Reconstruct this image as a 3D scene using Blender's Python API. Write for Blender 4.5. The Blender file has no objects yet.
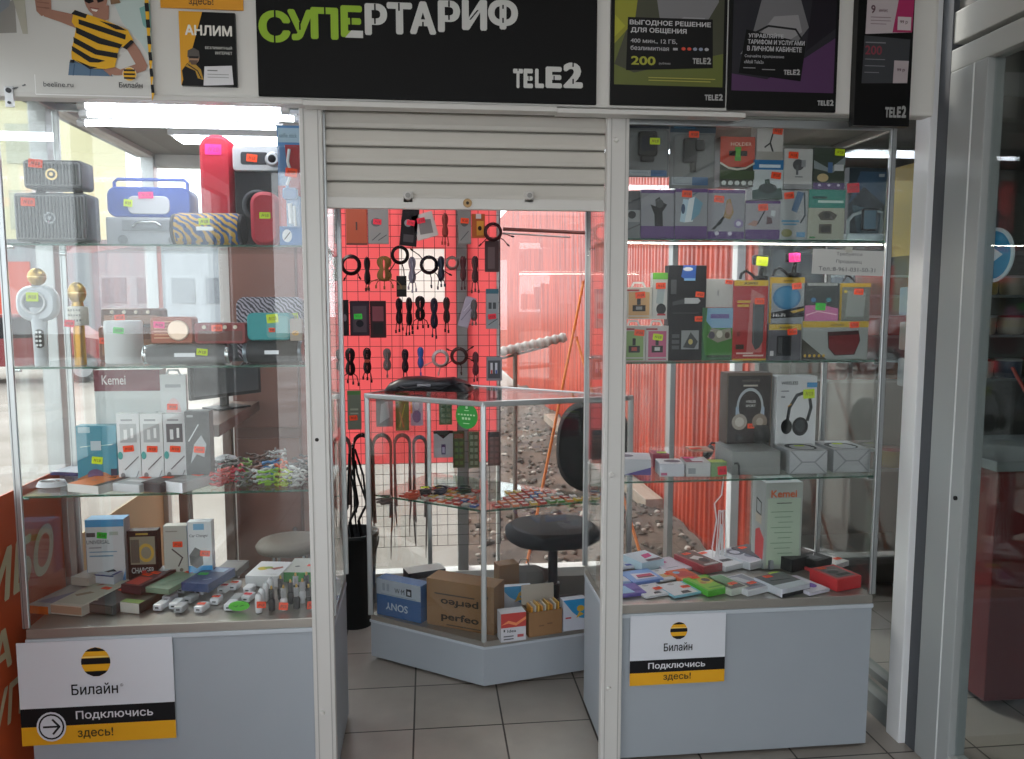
import bpy, bmesh, math, random
from mathutils import Vector, Matrix
random.seed(7)
S = bpy.context.scene
COL = S.collection
PI = math.pi
# ---------------------------------------------------------------- camera, sky, light, exposure
F_PX = 791.0
CAM = Vector((0.0, -2.545, 1.595))
YAW, PITCH = math.radians(6.07), math.radians(5.74)
FW = Vector((math.sin(YAW)*math.cos(PITCH), math.cos(YAW)*math.cos(PITCH), -math.sin(PITCH)))
RT = Vector((math.cos(YAW), -math.sin(YAW), 0.0))
UP = RT.cross(FW)
cd = bpy.data.cameras.new('camera'); cam = bpy.data.objects.new('camera', cd); COL.objects.link(cam)
cd.sensor_fit = 'HORIZONTAL'; cd.sensor_width = 36.0; cd.lens = F_PX/1024*36.0
cd.clip_start = 0.05; cd.clip_end = 200
rot = Matrix((RT, UP, -FW)).transposed().to_4x4()
cam.matrix_world = Matrix.Translation(CAM) @ rot
S.camera = cam
S.view_settings.view_transform = 'Standard'; S.view_settings.look = 'None'
S.view_settings.gamma = 1.0; S.view_settings.use_curve_mapping = False
S.view_settings.exposure = 0.45
S.cycles.transparent_max_bounces = 32
S.cycles.max_bounces = 10
S.cycles.diffuse_bounces = 5
S.cycles.sample_clamp_indirect = 6.0
S.cycles.caustics_reflective = False; S.cycles.caustics_refractive = False
w = bpy.data.worlds.new('overcast sky'); S.world = w; w.use_nodes = True
nt = w.node_tree; nt.nodes.clear()
bg = nt.nodes.new('ShaderNodeBackground'); wo = nt.nodes.new('ShaderNodeOutputWorld')
bg.inputs[0].default_value = (0.90, 0.955, 1.0, 1); bg.inputs[1].default_value = 2.3
nt.links.new(bg.outputs[0], wo.inputs[0])
sd = bpy.data.lights.new('pale_sun', 'SUN'); sd.energy = 1.6; sd.angle = math.radians(12); sd.color = (1, .93, .84)
so = bpy.data.objects.new('pale_sun', sd); COL.objects.link(so)
so.rotation_euler = (math.radians(50), 0, math.radians(215))      # comes from the north-west of the kiosk, behind it

# ---------------------------------------------------------------- pixel helpers (rays met with real planes)
def ray(px, py): return FW + RT*((px-512)/F_PX) - UP*((py-379.5)/F_PX)
def at(px, py, Y):
    r = ray(px, py); return CAM + r*((Y-CAM.y)/r.y)
def atz(px, py, Z):
    r = ray(px, py); return CAM + r*((Z-CAM.z)/r.z)
def atx(px, py, X):
    r = ray(px, py); return CAM + r*((X-CAM.x)/r.x)

# ---------------------------------------------------------------- materials
def lin(h):
    h = h.lstrip('#'); v = [int(h[i:i+2], 16)/255 for i in (0, 2, 4)]
    return tuple(c/12.92 if c <= .04045 else ((c+.055)/1.055)**2.4 for c in v) + (1,)
_M = {}
def mat(hexcol, rough=.5, metal=0.0, noise=0.0, nscale=30, coat=0.0, emit=0.0):
    k = (hexcol, rough, metal, noise, nscale, coat, emit)
    if k in _M: return _M[k]
    m = bpy.data.materials.new('surface_'+hexcol.lstrip('#')); m.use_nodes = True
    n = m.node_tree; b = n.nodes['Principled BSDF']; c = lin(hexcol)
    b.inputs['Base Color'].default_value = c; b.inputs['Roughness'].default_value = rough
    b.inputs['Metallic'].default_value = metal
    if not metal and max(c[:3]) < .03: b.inputs['Specular IOR Level'].default_value = .22
    if coat: b.inputs['Coat Weight'].default_value = coat
    if emit:
        b.inputs['Emission Color'].default_value = c; b.inputs['Emission Strength'].default_value = emit
    if noise:
        tc = n.nodes.new('ShaderNodeTexCoord'); t = n.nodes.new('ShaderNodeTexNoise'); t.inputs['Scale'].default_value = nscale
        t.inputs['Detail'].default_value = 5
        mx = n.nodes.new('ShaderNodeMix'); mx.data_type = 'RGBA'
        mx.inputs[6].default_value = tuple(x*(1-noise) for x in c[:3])+(1,); mx.inputs[7].default_value = tuple(min(1, x*(1+noise)) for x in c[:3])+(1,)
        n.links.new(tc.outputs['Object'], t.inputs['Vector']); n.links.new(t.outputs['Fac'], mx.inputs[0]); n.links.new(mx.outputs[2], b.inputs['Base Color'])
    _M[k] = m; return m
def glass(name, tint=(1, 1, 1), refl=.04, rough=0.0, opac=0.0, ocol=(1, 1, 1)):
    m = bpy.data.materials.new(name); m.use_nodes = True; n = m.node_tree; n.nodes.clear()
    L = n.links.new
    lw = n.nodes.new('ShaderNodeLayerWeight'); lw.inputs[0].default_value = .5
    pw = n.nodes.new('ShaderNodeMath'); pw.operation = 'POWER'; pw.inputs[1].default_value = 5
    ml = n.nodes.new('ShaderNodeMath'); ml.operation = 'MULTIPLY_ADD'; ml.inputs[1].default_value = .9-refl; ml.inputs[2].default_value = refl
    tr = n.nodes.new('ShaderNodeBsdfTransparent'); tr.inputs[0].default_value = (*tint, 1)
    gl = n.nodes.new('ShaderNodeBsdfGlossy'); gl.inputs['Roughness'].default_value = rough
    mx = n.nodes.new('ShaderNodeMixShader'); out = n.nodes.new('ShaderNodeOutputMaterial')
    L(lw.outputs['Facing'], pw.inputs[0]); L(pw.outputs[0], ml.inputs[0]); L(ml.outputs[0], mx.inputs[0])
    L(tr.outputs[0], mx.inputs[1]); L(gl.outputs[0], mx.inputs[2])
    last = mx
    if opac:
        df = n.nodes.new('ShaderNodeBsdfDiffuse'); df.inputs[0].default_value = (*ocol, 1)
        m2 = n.nodes.new('ShaderNodeMixShader'); m2.inputs[0].default_value = opac
        L(mx.outputs[0], m2.inputs[1]); L(df.outputs[0], m2.inputs[2]); last = m2
    L(last.outputs[0], out.inputs[0]); return m
GLASS = glass('clear_pane', (.985, .995, .99), .06)
SHELFG = glass('shelf_glass', (.93, .985, .965), .05)
EDGE = glass('green_glass_edge', (.25, .55, .45), .06, .1, .45, (.09, .22, .17))
SHOPG = glass('door_glass', (.92, .95, .95), .05)
CLEAR = glass('clear_plastic', (.98, .985, .99), .06, .05, .03, (.8, .82, .85))
ALU = mat('#b4b7b8', .32, .85); CHROME = mat('#c9ccce', .18, .95); STEEL = mat('#a8a39c', .35, .7, .12, 3)
WHITE = mat('#d9d7d3', .45); WFRAME = mat('#cfcdca', .4); PANEL = mat('#9fa6ae', .5, 0, .04, 6); PANELW = mat('#b9c0c8', .45)
FILM = None
def translucent(name, hexcol, k=.75):
    m = bpy.data.materials.new(name); m.use_nodes = True; n = m.node_tree; n.nodes.clear()
    t = n.nodes.new('ShaderNodeBsdfTranslucent'); t.inputs[0].default_value = lin(hexcol)
    d = n.nodes.new('ShaderNodeBsdfDiffuse'); d.inputs[0].default_value = lin(hexcol)
    mx = n.nodes.new('ShaderNodeMixShader'); mx.inputs[0].default_value = 1-k; o = n.nodes.new('ShaderNodeOutputMaterial')
    n.links.new(t.outputs[0], mx.inputs[1]); n.links.new(d.outputs[0], mx.inputs[2]); n.links.new(mx.outputs[0], o.inputs[0]); return m

# ---------------------------------------------------------------- mesh building
_text_cache = {}
def text_mesh(s, bold):
    k = (s, bold)
    if k in _text_cache: return _text_cache[k]
    cu = bpy.data.curves.new('t', 'FONT'); cu.body = s; cu.fill_mode = 'NONE'; cu.resolution_u = 3
    o = bpy.data.objects.new('t', cu); COL.objects.link(o)
    dg = bpy.context.evaluated_depsgraph_get(); me = bpy.data.meshes.new_from_object(o.evaluated_get(dg))
    P = [v.co.to_2d() for v in me.vertices]; nb = {}
    for e in me.edges:
        nb.setdefault(e.vertices[0], []).append(e.vertices[1]); nb.setdefault(e.vertices[1], []).append(e.vertices[0])
    E = [tuple(e.vertices) for e in me.edges]; loops = []; seen = set()
    for v0 in range(len(P)):          # closed outlines in vertex order
        if v0 in seen or v0 not in nb: continue
        lp = [v0]; seen.add(v0); nxt = v0+1 if v0+1 in nb[v0] else nb[v0][0]
        while nxt not in seen:
            lp.append(nxt); seen.add(nxt); c = [q for q in nb[nxt] if q not in seen]
            if not c: break
            nxt = c[0]
        loops.append(lp)
    bpy.data.objects.remove(o); bpy.data.curves.remove(cu); bpy.data.meshes.remove(me)
    from mathutils.geometry import delaunay_2d_cdt
    vs, fs = [], []
    if P:
        cv, _, cf, _, _, _ = delaunay_2d_cdt(P, E, [], 0, 1e-6)
        def wind(x, y):
            w_ = 0
            for lp in loops:
                for i in range(len(lp)):
                    a, b = P[lp[i]], P[lp[(i+1) % len(lp)]]
                    if (a.y <= y) != (b.y <= y):
                        t = (y-a.y)/(b.y-a.y)
                        if a.x+t*(b.x-a.x) > x: w_ += 1 if b.y > a.y else -1
            return w_
        vs = [Vector((p.x, p.y, 0)) for p in cv]
        for f in cf:
            cx = sum(cv[i].x for i in f)/len(f); cy = sum(cv[i].y for i in f)/len(f)
            if wind(cx, cy) != 0: fs.append(tuple(f))
    if bold:      # heavier strokes: the same letters again, shifted all round
        V0, F0 = vs, fs; vs = list(V0); fs = list(F0); k8 = 10 if bold > .03 else 6
        for i in range(k8):
            d = Vector((math.cos(2*PI*i/k8)*bold, math.sin(2*PI*i/k8)*bold, .00002*(i+1))); n0 = len(vs)
            vs = vs+[v+d for v in V0]; fs = fs+[tuple(n0+j for j in f) for f in F0]
    if not vs: vs = [Vector((0, 0, 0))]
    x0 = min(v.x for v in vs); x1 = max(v.x for v in vs); y0 = min(v.y for v in vs); y1 = max(v.y for v in vs)
    r = ([((v.x-x0)/max(x1-x0, 1e-6), (v.y-y0)/max(y1-y0, 1e-6), v.z) for v in vs], fs, x1-x0, y1-y0)
    _text_cache[k] = r; return r
class B:
    def __init__(s): s.v = []; s.f = []; s.mi = []; s.sm = []; s.mats = []; s.M = Matrix()
    def m(s, material):
        if isinstance(material, str): material = mat(material)
        if material not in s.mats: s.mats.append(material)
        return s.mats.index(material)
    def add(s, vs, fs, material, smooth=False):
        i0 = len(s.v); k = s.m(material)
        s.v += [s.M @ Vector(p) for p in vs]
        for f in fs: s.f.append([i0+i for i in f]); s.mi.append(k); s.sm.append(smooth)
        return s
    def box(s, x0, x1, y0, y1, z0, z1, m):
        return s.add([(x, y, z) for z in (z0, z1) for y in (y0, y1) for x in (x0, x1)],
                     [(0, 2, 3, 1), (4, 5, 7, 6), (0, 1, 5, 4), (2, 6, 7, 3), (0, 4, 6, 2), (1, 3, 7, 5)], m)
    def bbox(s, x0, x1, y0, y1, z0, z1, m, r=.003):
        """box with chamfered edges"""
        r = min(r, (x1-x0)/3, (y1-y0)/3, (z1-z0)/3)
        bm = bmesh.new(); bmesh.ops.create_cube(bm, size=1)
        for v in bm.verts: v.co = Vector(((x0+x1)/2+v.co.x*(x1-x0), (y0+y1)/2+v.co.y*(y1-y0), (z0+z1)/2+v.co.z*(z1-z0)))
        bmesh.ops.bevel(bm, geom=bm.edges[:], offset=r, segments=2, affect='EDGES', profile=.6)
        bm.verts.index_update(); vs = [v.co.copy() for v in bm.verts]; fs = [[v.index for v in f.verts] for f in bm.faces]; bm.free()
        return s.add(vs, fs, m)
    def prism(s, pts, y0, y1, m, axis='y', smooth=False):
        """extrude a 2-D outline (x,z) from y0 to y1 (axis y) or (x,y) along z (axis z) or (y,z) along x"""
        n = len(pts)
        def P(p, t): return {'y': (p[0], t, p[1]), 'z': (p[0], p[1], t), 'x': (t, p[0], p[1])}[axis]
        vs = [P(p, y0) for p in pts]+[P(p, y1) for p in pts]
        s.add(vs, [list(range(n)), list(range(2*n-1, n-1, -1))], m)
        return s.add(vs, [(i, (i+1) % n, n+(i+1) % n, n+i) for i in range(n)], m, smooth)
    def rrect(s, cx, cz, w, h, r, n=6):
        r = min(r, w/2-1e-5, h/2-1e-5); out = []
        for qx, qz, a0 in ((1, 1, 0), (-1, 1, 90), (-1, -1, 180), (1, -1, 270)):
            for i in range(n+1):
                a = math.radians(a0+90*i/n); out.append((cx+qx*(w/2-r)+r*math.cos(a), cz+qz*(h/2-r)+r*math.sin(a)))
        return out
    def rbox(s, cx, cz, w, h, r, y0, y1, m, c=.004):
        """rounded slab facing -y with softened rim"""
        a = s.rrect(cx, cz, w-2*c, h-2*c, max(r-c, .001)); b = s.rrect(cx, cz, w, h, r); n = len(a)
        rings = [(a, y0), (b, y0+c), (b, y1-c), (a, y1)]
        vs = [(p[0], y, p[1]) for q, y in rings for p in q]
        fs = [(k*n+i, k*n+(i+1) % n, (k+1)*n+(i+1) % n, (k+1)*n+i) for k in range(3) for i in range(n)]
        s.add(vs, fs, m, True); return s.add(vs, [list(range(n)), list(range(4*n-1, 3*n-1, -1))], m)
    def cyl(s, p0, p1, r0, m, r1=None, n=16, caps=True):
        r1 = r0 if r1 is None else r1; p0 = Vector(p0); p1 = Vector(p1); d = (p1-p0).normalized()
        u = d.orthogonal().normalized(); q = d.cross(u)
        vs = [p+(u*math.cos(2*PI*i/n)+q*math.sin(2*PI*i/n))*r for p, r in ((p0, r0), (p1, r1)) for i in range(n)]
        s.add(vs, [(i, (i+1) % n, n+(i+1) % n, n+i) for i in range(n)], m, True)
        if caps: s.add(vs, [list(range(n-1, -1, -1)), list(range(n, 2*n))], m)
        return s
    def tube(s, pts, r, m, n=6, rend=None):
        pts = [Vector(p) for p in pts]; N = len(pts); vs = []; u = None
        for i, p in enumerate(pts):
            d = (pts[min(i+1, N-1)]-pts[max(i-1, 0)]).normalized()
            if d.length < .5: d = Vector((0, 0, 1))
            u = d.orthogonal().normalized() if u is None else (u-d*u.dot(d)).normalized()
            q = d.cross(u); rr = r if rend is None else r+(rend-r)*i/(N-1)
            vs += [p+(u*math.cos(2*PI*k/n)+q*math.sin(2*PI*k/n))*rr for k in range(n)]
        fs = [(i*n+k, i*n+(k+1) % n, (i+1)*n+(k+1) % n, (i+1)*n+k) for i in range(N-1) for k in range(n)]
        s.add(vs, fs, m, True)
        return s.add(vs, [list(range(n-1, -1, -1)), [(N-1)*n+k for k in range(n)]], m)
    def lathe(s, prof, m, n=24, c=(0, 0, 0), axis='z', smooth=True):
        c = Vector(c); vs = []
        for r, h in prof:
            for k in range(n):
                a = 2*PI*k/n; x, y = r*math.cos(a), r*math.sin(a)
                vs.append(c+Vector({'z': (x, y, h), 'y': (x, h, y), 'x': (h, x, y)}[axis]))
        N = len(prof)
        fs = [(i*n+k, i*n+(k+1) % n, (i+1)*n+(k+1) % n, (i+1)*n+k) for i in range(N-1) for k in range(n)]
        s.add(vs, fs, m, smooth); return s.add(vs, [list(range(n-1, -1, -1)), [(N-1)*n+k for k in range(n)]], m)
    def face(s, pts, m): return s.add(pts, [list(range(len(pts)))], m)
    def text(s, t, M, w, h, m, bold=0.0):
        """text filling the rectangle w x h whose lower left corner is M's origin, in M's xy plane"""
        vs, fs, W, H = text_mesh(t, bold)
        if w is None: w = h*W/max(H, 1e-6)
        return s.add([M @ Vector((a*w, b*h, c)) for a, b, c in vs], fs, m)
    def art(s, M, w, h, items):
        """printed artwork in M's xy plane (unit coordinates u,v of a w x h face), each item a hair above the one before"""
        z = .0004
        for it in items:
            k = it[0]; z += .00025
            def P(u, v): return M @ Vector((u*w, v*h, z))
            if k == 'r': s.face([P(it[1], it[2]), P(it[3], it[2]), P(it[3], it[4]), P(it[1], it[4])], it[5])
            elif k == 'e':
                s.face([P(it[1]+it[3]*math.cos(a*PI/10), it[2]+it[4]*math.sin(a*PI/10)) for a in range(20)], it[5])
            elif k == 'o':   # ring: u,v,ru,rv,thickness share,colour
                n = 22; vs = [P(it[1]+it[3]*q*math.cos(a*2*PI/n), it[2]+it[4]*q*math.sin(a*2*PI/n)) for q in (1, 1-it[5]) for a in range(n)]
                s.add(vs, [(i, (i+1) % n, n+(i+1) % n, n+i) for i in range(n)], it[6])
            elif k == 'p': s.face([P(u, v) for u, v in it[1]], it[2])
            elif k == 't':   # text,u,v,width share,height share,colour,bold
                s.text(it[1], M @ Matrix.Translation((it[2]*w, it[3]*h, z)), it[4]*w if it[4] else None, it[5]*h, it[6], it[7] if len(it) > 7 else .0)
            elif k == 'l':   # polyline pts, thickness in metres
                q = it[1]; t = it[2]/2
                for (a, b), (c, d) in zip(q[:-1], q[1:]):
                    A = Vector((a*w, b*h, z)); C = Vector((c*w, d*h, z)); D = C-A
                    if D.length < 1e-6: continue
                    N = Vector((-D.y, D.x, 0)).normalized()*t; E = D.normalized()*t*.5
                    s.face([M @ (A+N-E), M @ (A-N-E), M @ (C-N+E), M @ (C+N+E)], it[3])
        return s
    def build(s, name, parent=None, loc=None, rotz=0.0, label=None):
        me = bpy.data.meshes.new(name); me.from_pydata([tuple(v) for v in s.v], [], s.f)
        for m in s.mats: me.materials.append(m)
        me.polygons.foreach_set('material_index', s.mi); me.polygons.foreach_set('use_smooth', s.sm); me.update()
        o = bpy.data.objects.new(name, me); COL.objects.link(o)
        if loc is not None: o.location = loc
        o.rotation_euler[2] = rotz
        if parent is not None: o.parent = parent
        if label: o['label'] = label
        return o
def FRONT(x0, y, z0): return Matrix(((1, 0, 0, x0), (0, 0, -1, y), (0, 1, 0, z0), (0, 0, 0, 1)))     # u->+x v->+z out->-y
def TOP(x0, y0, z): return Matrix(((1, 0, 0, x0), (0, 1, 0, y0), (0, 0, 1, z), (0, 0, 0, 1)))
def LEFTF(x, y1, z0): return Matrix(((0, 0, -1, x), (-1, 0, 0, y1), (0, 1, 0, z0), (0, 0, 0, 1)))    # u->-y v->+z out->-x
def RIGHTF(x, y0, z0): return Matrix(((0, 0, 1, x), (1, 0, 0, y0), (0, 1, 0, z0), (0, 0, 0, 1)))     # u->+y v->+z out->+x
def tag(o, label, cat, group=None, kind=None):
    if kind: o['kind'] = kind
    if label: o['label'] = label
    if cat: o['category'] = cat
    if group: o['group'] = group
    return o
def struct(b, name): o = b.build(name); o['kind'] = 'structure'; return o
def thing(name, label, cat, loc=(0, 0, 0), rotz=0, group=None):
    o = bpy.data.objects.new(name, None); COL.objects.link(o); o.location = loc; o.rotation_euler[2] = rotz
    return tag(o, label, cat, group)
TAGC = {'o': '#ff5226', 'y': '#cfe81e', 'p': '#ff2e8e', 'g': '#31c23a', 'r': '#e8223c'}
_TM = {}
def price_tag(parent, M, key='o', w=.034, h=.021):
    """small fluorescent sticker with handwritten strokes; M: the face plane at the sticker's lower left corner"""
    if (key, w, h) not in _TM:
        b = B(); r = .002
        pts = b.rrect(w/2, h/2, w, h, .002, 2)
        b.M = Matrix(((1, 0, 0, 0), (0, 0, 1, 0), (0, -1, 0, 0), (0, 0, 0, 1))).inverted()
        b.M = Matrix(((1, 0, 0, 0), (0, 0, 1, 0), (0, 1, 0, 0), (0, 0, 0, 1)))
        b.prism(pts, 0, .0006, mat(TAGC[key], .6)); b.M = Matrix()
        b.art(Matrix.Translation((0, 0, .0006)), w, h, [('l', [(.2, .3), (.28, .7), (.36, .35), (.42, .68)], .0012, '#4a2a20'), ('l', [(.5, .65), (.62, .62), (.52, .35), (.66, .32)], .0012, '#4a2a20'), ('l', [(.74, .66), (.72, .34), (.82, .36), (.81, .66), (.74, .66)], .0012, '#4a2a20')])
        o = b.build('price_tag', parent); _TM[(key, w, h)] = o.data
    else:
        o = bpy.data.objects.new('price_tag', _TM[(key, w, h)]); COL.objects.link(o); o.parent = parent
    o.matrix_local = M @ Matrix.Translation((0, 0, .0022)) @ Matrix.Rotation(random.uniform(-.12, .12), 4, 'Z')
    return o
# ================================================================ the setting
def tile_mat():
    m = bpy.data.materials.new('floor_tiles'); m.use_nodes = True; n = m.node_tree; b = n.nodes['Principled BSDF']
    tc = n.nodes.new('ShaderNodeTexCoord'); mp = n.nodes.new('ShaderNodeMapping'); br = n.nodes.new('ShaderNodeTexBrick'); ns = n.nodes.new('ShaderNodeTexNoise')
    br.offset = 0; br.inputs['Scale'].default_value = 1; br.inputs['Brick Width'].default_value = .334; br.inputs['Row Height'].default_value = .334
    br.inputs['Mortar Size'].default_value = .0035; br.inputs['Color1'].default_value = lin('#a59d95'); br.inputs['Color2'].default_value = lin('#9c948c'); br.inputs['Mortar'].default_value = lin('#3d3733')
    mp.inputs['Location'].default_value = (.067+.334*9, .334*9-.286, 0)
    ns.inputs['Scale'].default_value = 9; ns.inputs['Detail'].default_value = 6
    mx = n.nodes.new('ShaderNodeMix'); mx.data_type = 'RGBA'; mx.blend_type = 'MULTIPLY'; mx.inputs[0].default_value = .25
    L = n.links.new; L(tc.outputs['Object'], mp.inputs[0]); L(mp.outputs[0], br.inputs['Vector']); L(tc.outputs['Object'], ns.inputs['Vector'])
    L(br.outputs['Color'], mx.inputs[6]); L(ns.outputs['Fac'], mx.inputs[7])
    L(mx.outputs[2], b.inputs['Base Color']); b.inputs['Roughness'].default_value = .32; b.inputs['Specular IOR Level'].default_value = .4
    return m
def ground_mat(name, c1, c2, sc=.8, rough=.9):
    m = bpy.data.materials.new(name); m.use_nodes = True; n = m.node_tree; b = n.nodes['Principled BSDF']
    tc = n.nodes.new('ShaderNodeTexCoord'); ns = n.nodes.new('ShaderNodeTexNoise'); ns.inputs['Scale'].default_value = sc; ns.inputs['Detail'].default_value = 9; ns.inputs['Roughness'].default_value = .65
    cr = n.nodes.new('ShaderNodeValToRGB'); cr.color_ramp.elements[0].position = .38; cr.color_ramp.elements[1].position = .62
    cr.color_ramp.elements[0].color = lin(c1); cr.color_ramp.elements[1].color = lin(c2)
    L = n.links.new; L(tc.outputs['Object'], ns.inputs['Vector']); L(ns.outputs['Fac'], cr.inputs[0]); L(cr.outputs[0], b.inputs['Base Color']); b.inputs['Roughness'].default_value = rough
    return m
XL, XR, YB = -1.33, 1.72, 1.55
ZC = 2.30
struct(B().box(XL-.1, 4.5, -4.6, YB+.06, -.1, 0, tile_mat()), 'floor')
struct(B().box(XL-.1, 4.5, .088, YB+.1, ZC, ZC+.08, mat('#8f8f8d', .6)), 'ceiling')
struct(B().box(XL-.1, 4.5, -4.6, -.06, 2.95, 3.03, mat('#9a9a97', .6)), 'ceiling_front')
b = B(); b.box(1.6, 4.5, -4.68, -4.6, -.1, 3.0, mat('#55534f', .7)); b.box(XL-.1, 1.6, -4.68, -4.6, 2.7, 3.0, mat('#8b8985', .7)); b.bbox(.05, .11, -4.66, -4.6, 0, 2.7, ALU)
struct(b, 'wall_back')
for i, (x, y) in enumerate(((-.5, -1.6), (.9, -1.6), (2.7, -1.4), (3.4, .2))):
    t = thing('ceiling_lamp', ['ceiling lamp over the left of the passage', 'ceiling lamp over the right of the passage', 'ceiling lamp of the neighbouring shop nearest its door', 'ceiling lamp deep in the neighbouring shop'][i], 'ceiling lamp', (x, y, 2.93), 0, 'long ceiling lamps')
    B().bbox(-.09, .09, -.6, .6, -.01, .012, mat('#d8d8d8')).build('housing', t)
    B().bbox(-.07, .07, -.58, .58, -.022, -.01, mat('#fff8ee', .5, 0, 0, 30, 0, 5.0 if i < 2 else 3.0)).build('diffuser', t)
struct(B().box(XL-.1, 1.62, -.06, .02, ZC, 2.95, WHITE), 'wall_front')
struct(B().box(-60, 60, -40, 80, -.16, -.14, ground_mat('snowy_yard', '#7c756c', '#96918a', .35)), 'ground')
struct(B().box(-14, 12, -22, -4.7, -.14, -.09, ground_mat('pale_bounce_ground', '#b9b6b2', '#e4e3e1', .6)), 'ground_front')  # unseen bright patch, added to bounce light up at the kiosk front
for i, (x, y) in enumerate(((1.05, .98), (-.55, .98))):  # added fill lamps, put in to brighten the case floors and showcase
    t = thing('ceiling_lamp', ['added fill lamp inside the kiosk behind the phone holder case', 'added fill lamp inside the kiosk behind the speaker case'][i], 'ceiling lamp', (x, y, 2.297), 0, 'added fill lamps inside the kiosk')
    B().bbox(-.5, .5, -.08, .08, -.028, .0, mat('#d8d8d8')).build('housing', t)
    B().bbox(-.48, .48, -.065, .065, -.04, -.028, mat('#eef4ff', .5, 0, 0, 30, 0, 9.0)).build('diffuser', t)
# fascia board across the front of the kiosk
b = B(); b.bbox(-1.6, 1.635, -.075, -.01, 2.185, 2.99, WHITE, .012)
struct(b, 'trim_1')
b = B(); b.bbox(-.36, .40, -.085, -.03, 2.168, 2.184, WFRAME, .003)
b.bbox(.40, 1.0, -.085, -.03, 2.165, 2.180, WFRAME, .003); b.bbox(-1.3, -.36, -.085, -.03, 2.172, 2.186, WFRAME, .003); struct(b, 'trim_2')
# the two white posts of the doorway with their screws
for nm, x0, x1 in (('trim_3', -.383, -.314), ('trim_4', .572, .644)):
    b = B(); b.bbox(x0, x1, -.022, .012, 0, 2.185, WFRAME, .004)
    b.box(x0+.012, x0+.015, -.0235, -.022, 0, 2.185, mat('#a9a7a4')); b.box(x1-.014, x1-.011, -.0235, -.022, 0, 2.185, mat('#a9a7a4'))
    for z in ((.28, 1.02, 2.10) if nm == 'trim_4' else (.25,)):
        b.cyl(((x0+x1)/2-.008, -.022, z), ((x0+x1)/2-.008, -.030, z), .009, mat('#d4d2ce', .4), .006)
    if nm == 'trim_3': b.cyl(((x0+x1)/2-.004, -.0222, 1.155), ((x0+x1)/2-.004, -.0235, 1.155), .006, mat('#2a2523'))
    struct(b, nm)
# ---- left glazed wall: frames, orange film with cream letters below, glass above
b = B()
for y in (-2.98, -.78, .46, YB): b.bbox(XL-.04, XL+.02, y-.03, y+.03, 0, 2.3, ALU, .004)
b.bbox(XL-.04, XL+.02, -3.0, YB, .0, .06, WFRAME); b.bbox(XL-.04, XL+.02, -3.0, YB, 2.28, 2.36, WFRAME)
struct(b, 'window_frame_left')
b = B(); b.box(XL-.012, XL-.006, -2.98, YB, .06, 2.28, GLASS); struct(b, 'window_1')
b = B(); b.box(XL-.1, XL, -3.0, YB+.1, 2.36, 2.95, mat('#8b8985')); b.box(XL-.1, XL, -4.6, -3.0, 0, 2.95, mat('#6b6965')); struct(b, 'wall_left')
b = B(); b.box(XL-.006, XL-.002, -1.9, .43, .0, .985, mat('#c4532a', .55, 0, .06, 3))
cream = mat('#c9bd9c', .6)
def wtext(t, y0, y1, z0, z1):
    M = Matrix(((0, 0, 1, XL), (1, 0, 0, y0), (0, 1, 0, z0), (0, 0, 0, 1))) @ Matrix(((1, .22, 0, 0), (0, 1, 0, 0), (0, 0, 1, 0), (0, 0, 0, 1)))
    b.text(t, M, y1-y0, z1-z0, cream, .03)
wtext('ИБО', -.09, .33, .65, .82); wtext('А', -.10, .03, .44, .57); wtext('УП', -.12, .07, .26, .385)
tag(b.build('window_film'), 'orange plastic film with cream Cyrillic lettering stuck low on the left glass wall', 'window film')
b = B(); b.box(XL-.006, XL-.002, .49, YB-.03, .06, .70, mat('#cdb48e', .7)); struct(b, 'wall_left_lower')
# ---- back wall of the kiosk: low sill and tall windows
b = B(); b.box(XL, 1.80, YB, YB+.05, 0, .12, mat('#9b9893', .6)); b.bbox(XL, 1.80, YB-.03, YB+.05, .12, .17, mat('#e6e4e0')); b.bbox(XL, 1.8, YB, YB+.05, 2.24, 2.3, WFRAME)
struct(b, 'wall_rear_sill')
b = B()
for x, wd, c in ((-1.0, .05, WFRAME), (-.72, .035, ALU), (.175, .055, mat('#9a9693', .5)), (.362, .016, WFRAME), (1.295, .03, ALU), (1.655, .045, mat('#e9e9e9'))):
    b.bbox(x-wd/2, x+wd/2, YB-.02, YB+.05, .12, 2.3, c, .003)
struct(b, 'window_frame_rear')
struct(B().box(XL, 1.80, YB+.02, YB+.026, .12, 2.26, GLASS), 'window_2')
# translucent red film panes behind the wire grid; a white notice
redf = translucent('red_film', '#ee9a9c', .85)
b = B()
for x0, x1, z0, z1 in ((-.44, -.141, .745, 2.24), (-.141, .089, .745, 1.585), (-.141, .089, 1.855, 2.24), (.089, .15, .745, 2.24), (.20, .356, .745, 2.24)): b.box(x0, x1, YB+.004, YB+.008, z0, z1, redf)
tag(b.build('window_film'), 'bright red translucent film on the rear windows behind the wire display grid', 'window film')
b = B(); b.box(-.141, .089, YB+.004, YB+.008, 1.585, 1.855, translucent('white_paper', '#fdf8f4', .8))
tag(b.build('paper_sheet'), 'blank white paper sheet on the red window film behind hanging cables', 'paper')
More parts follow.
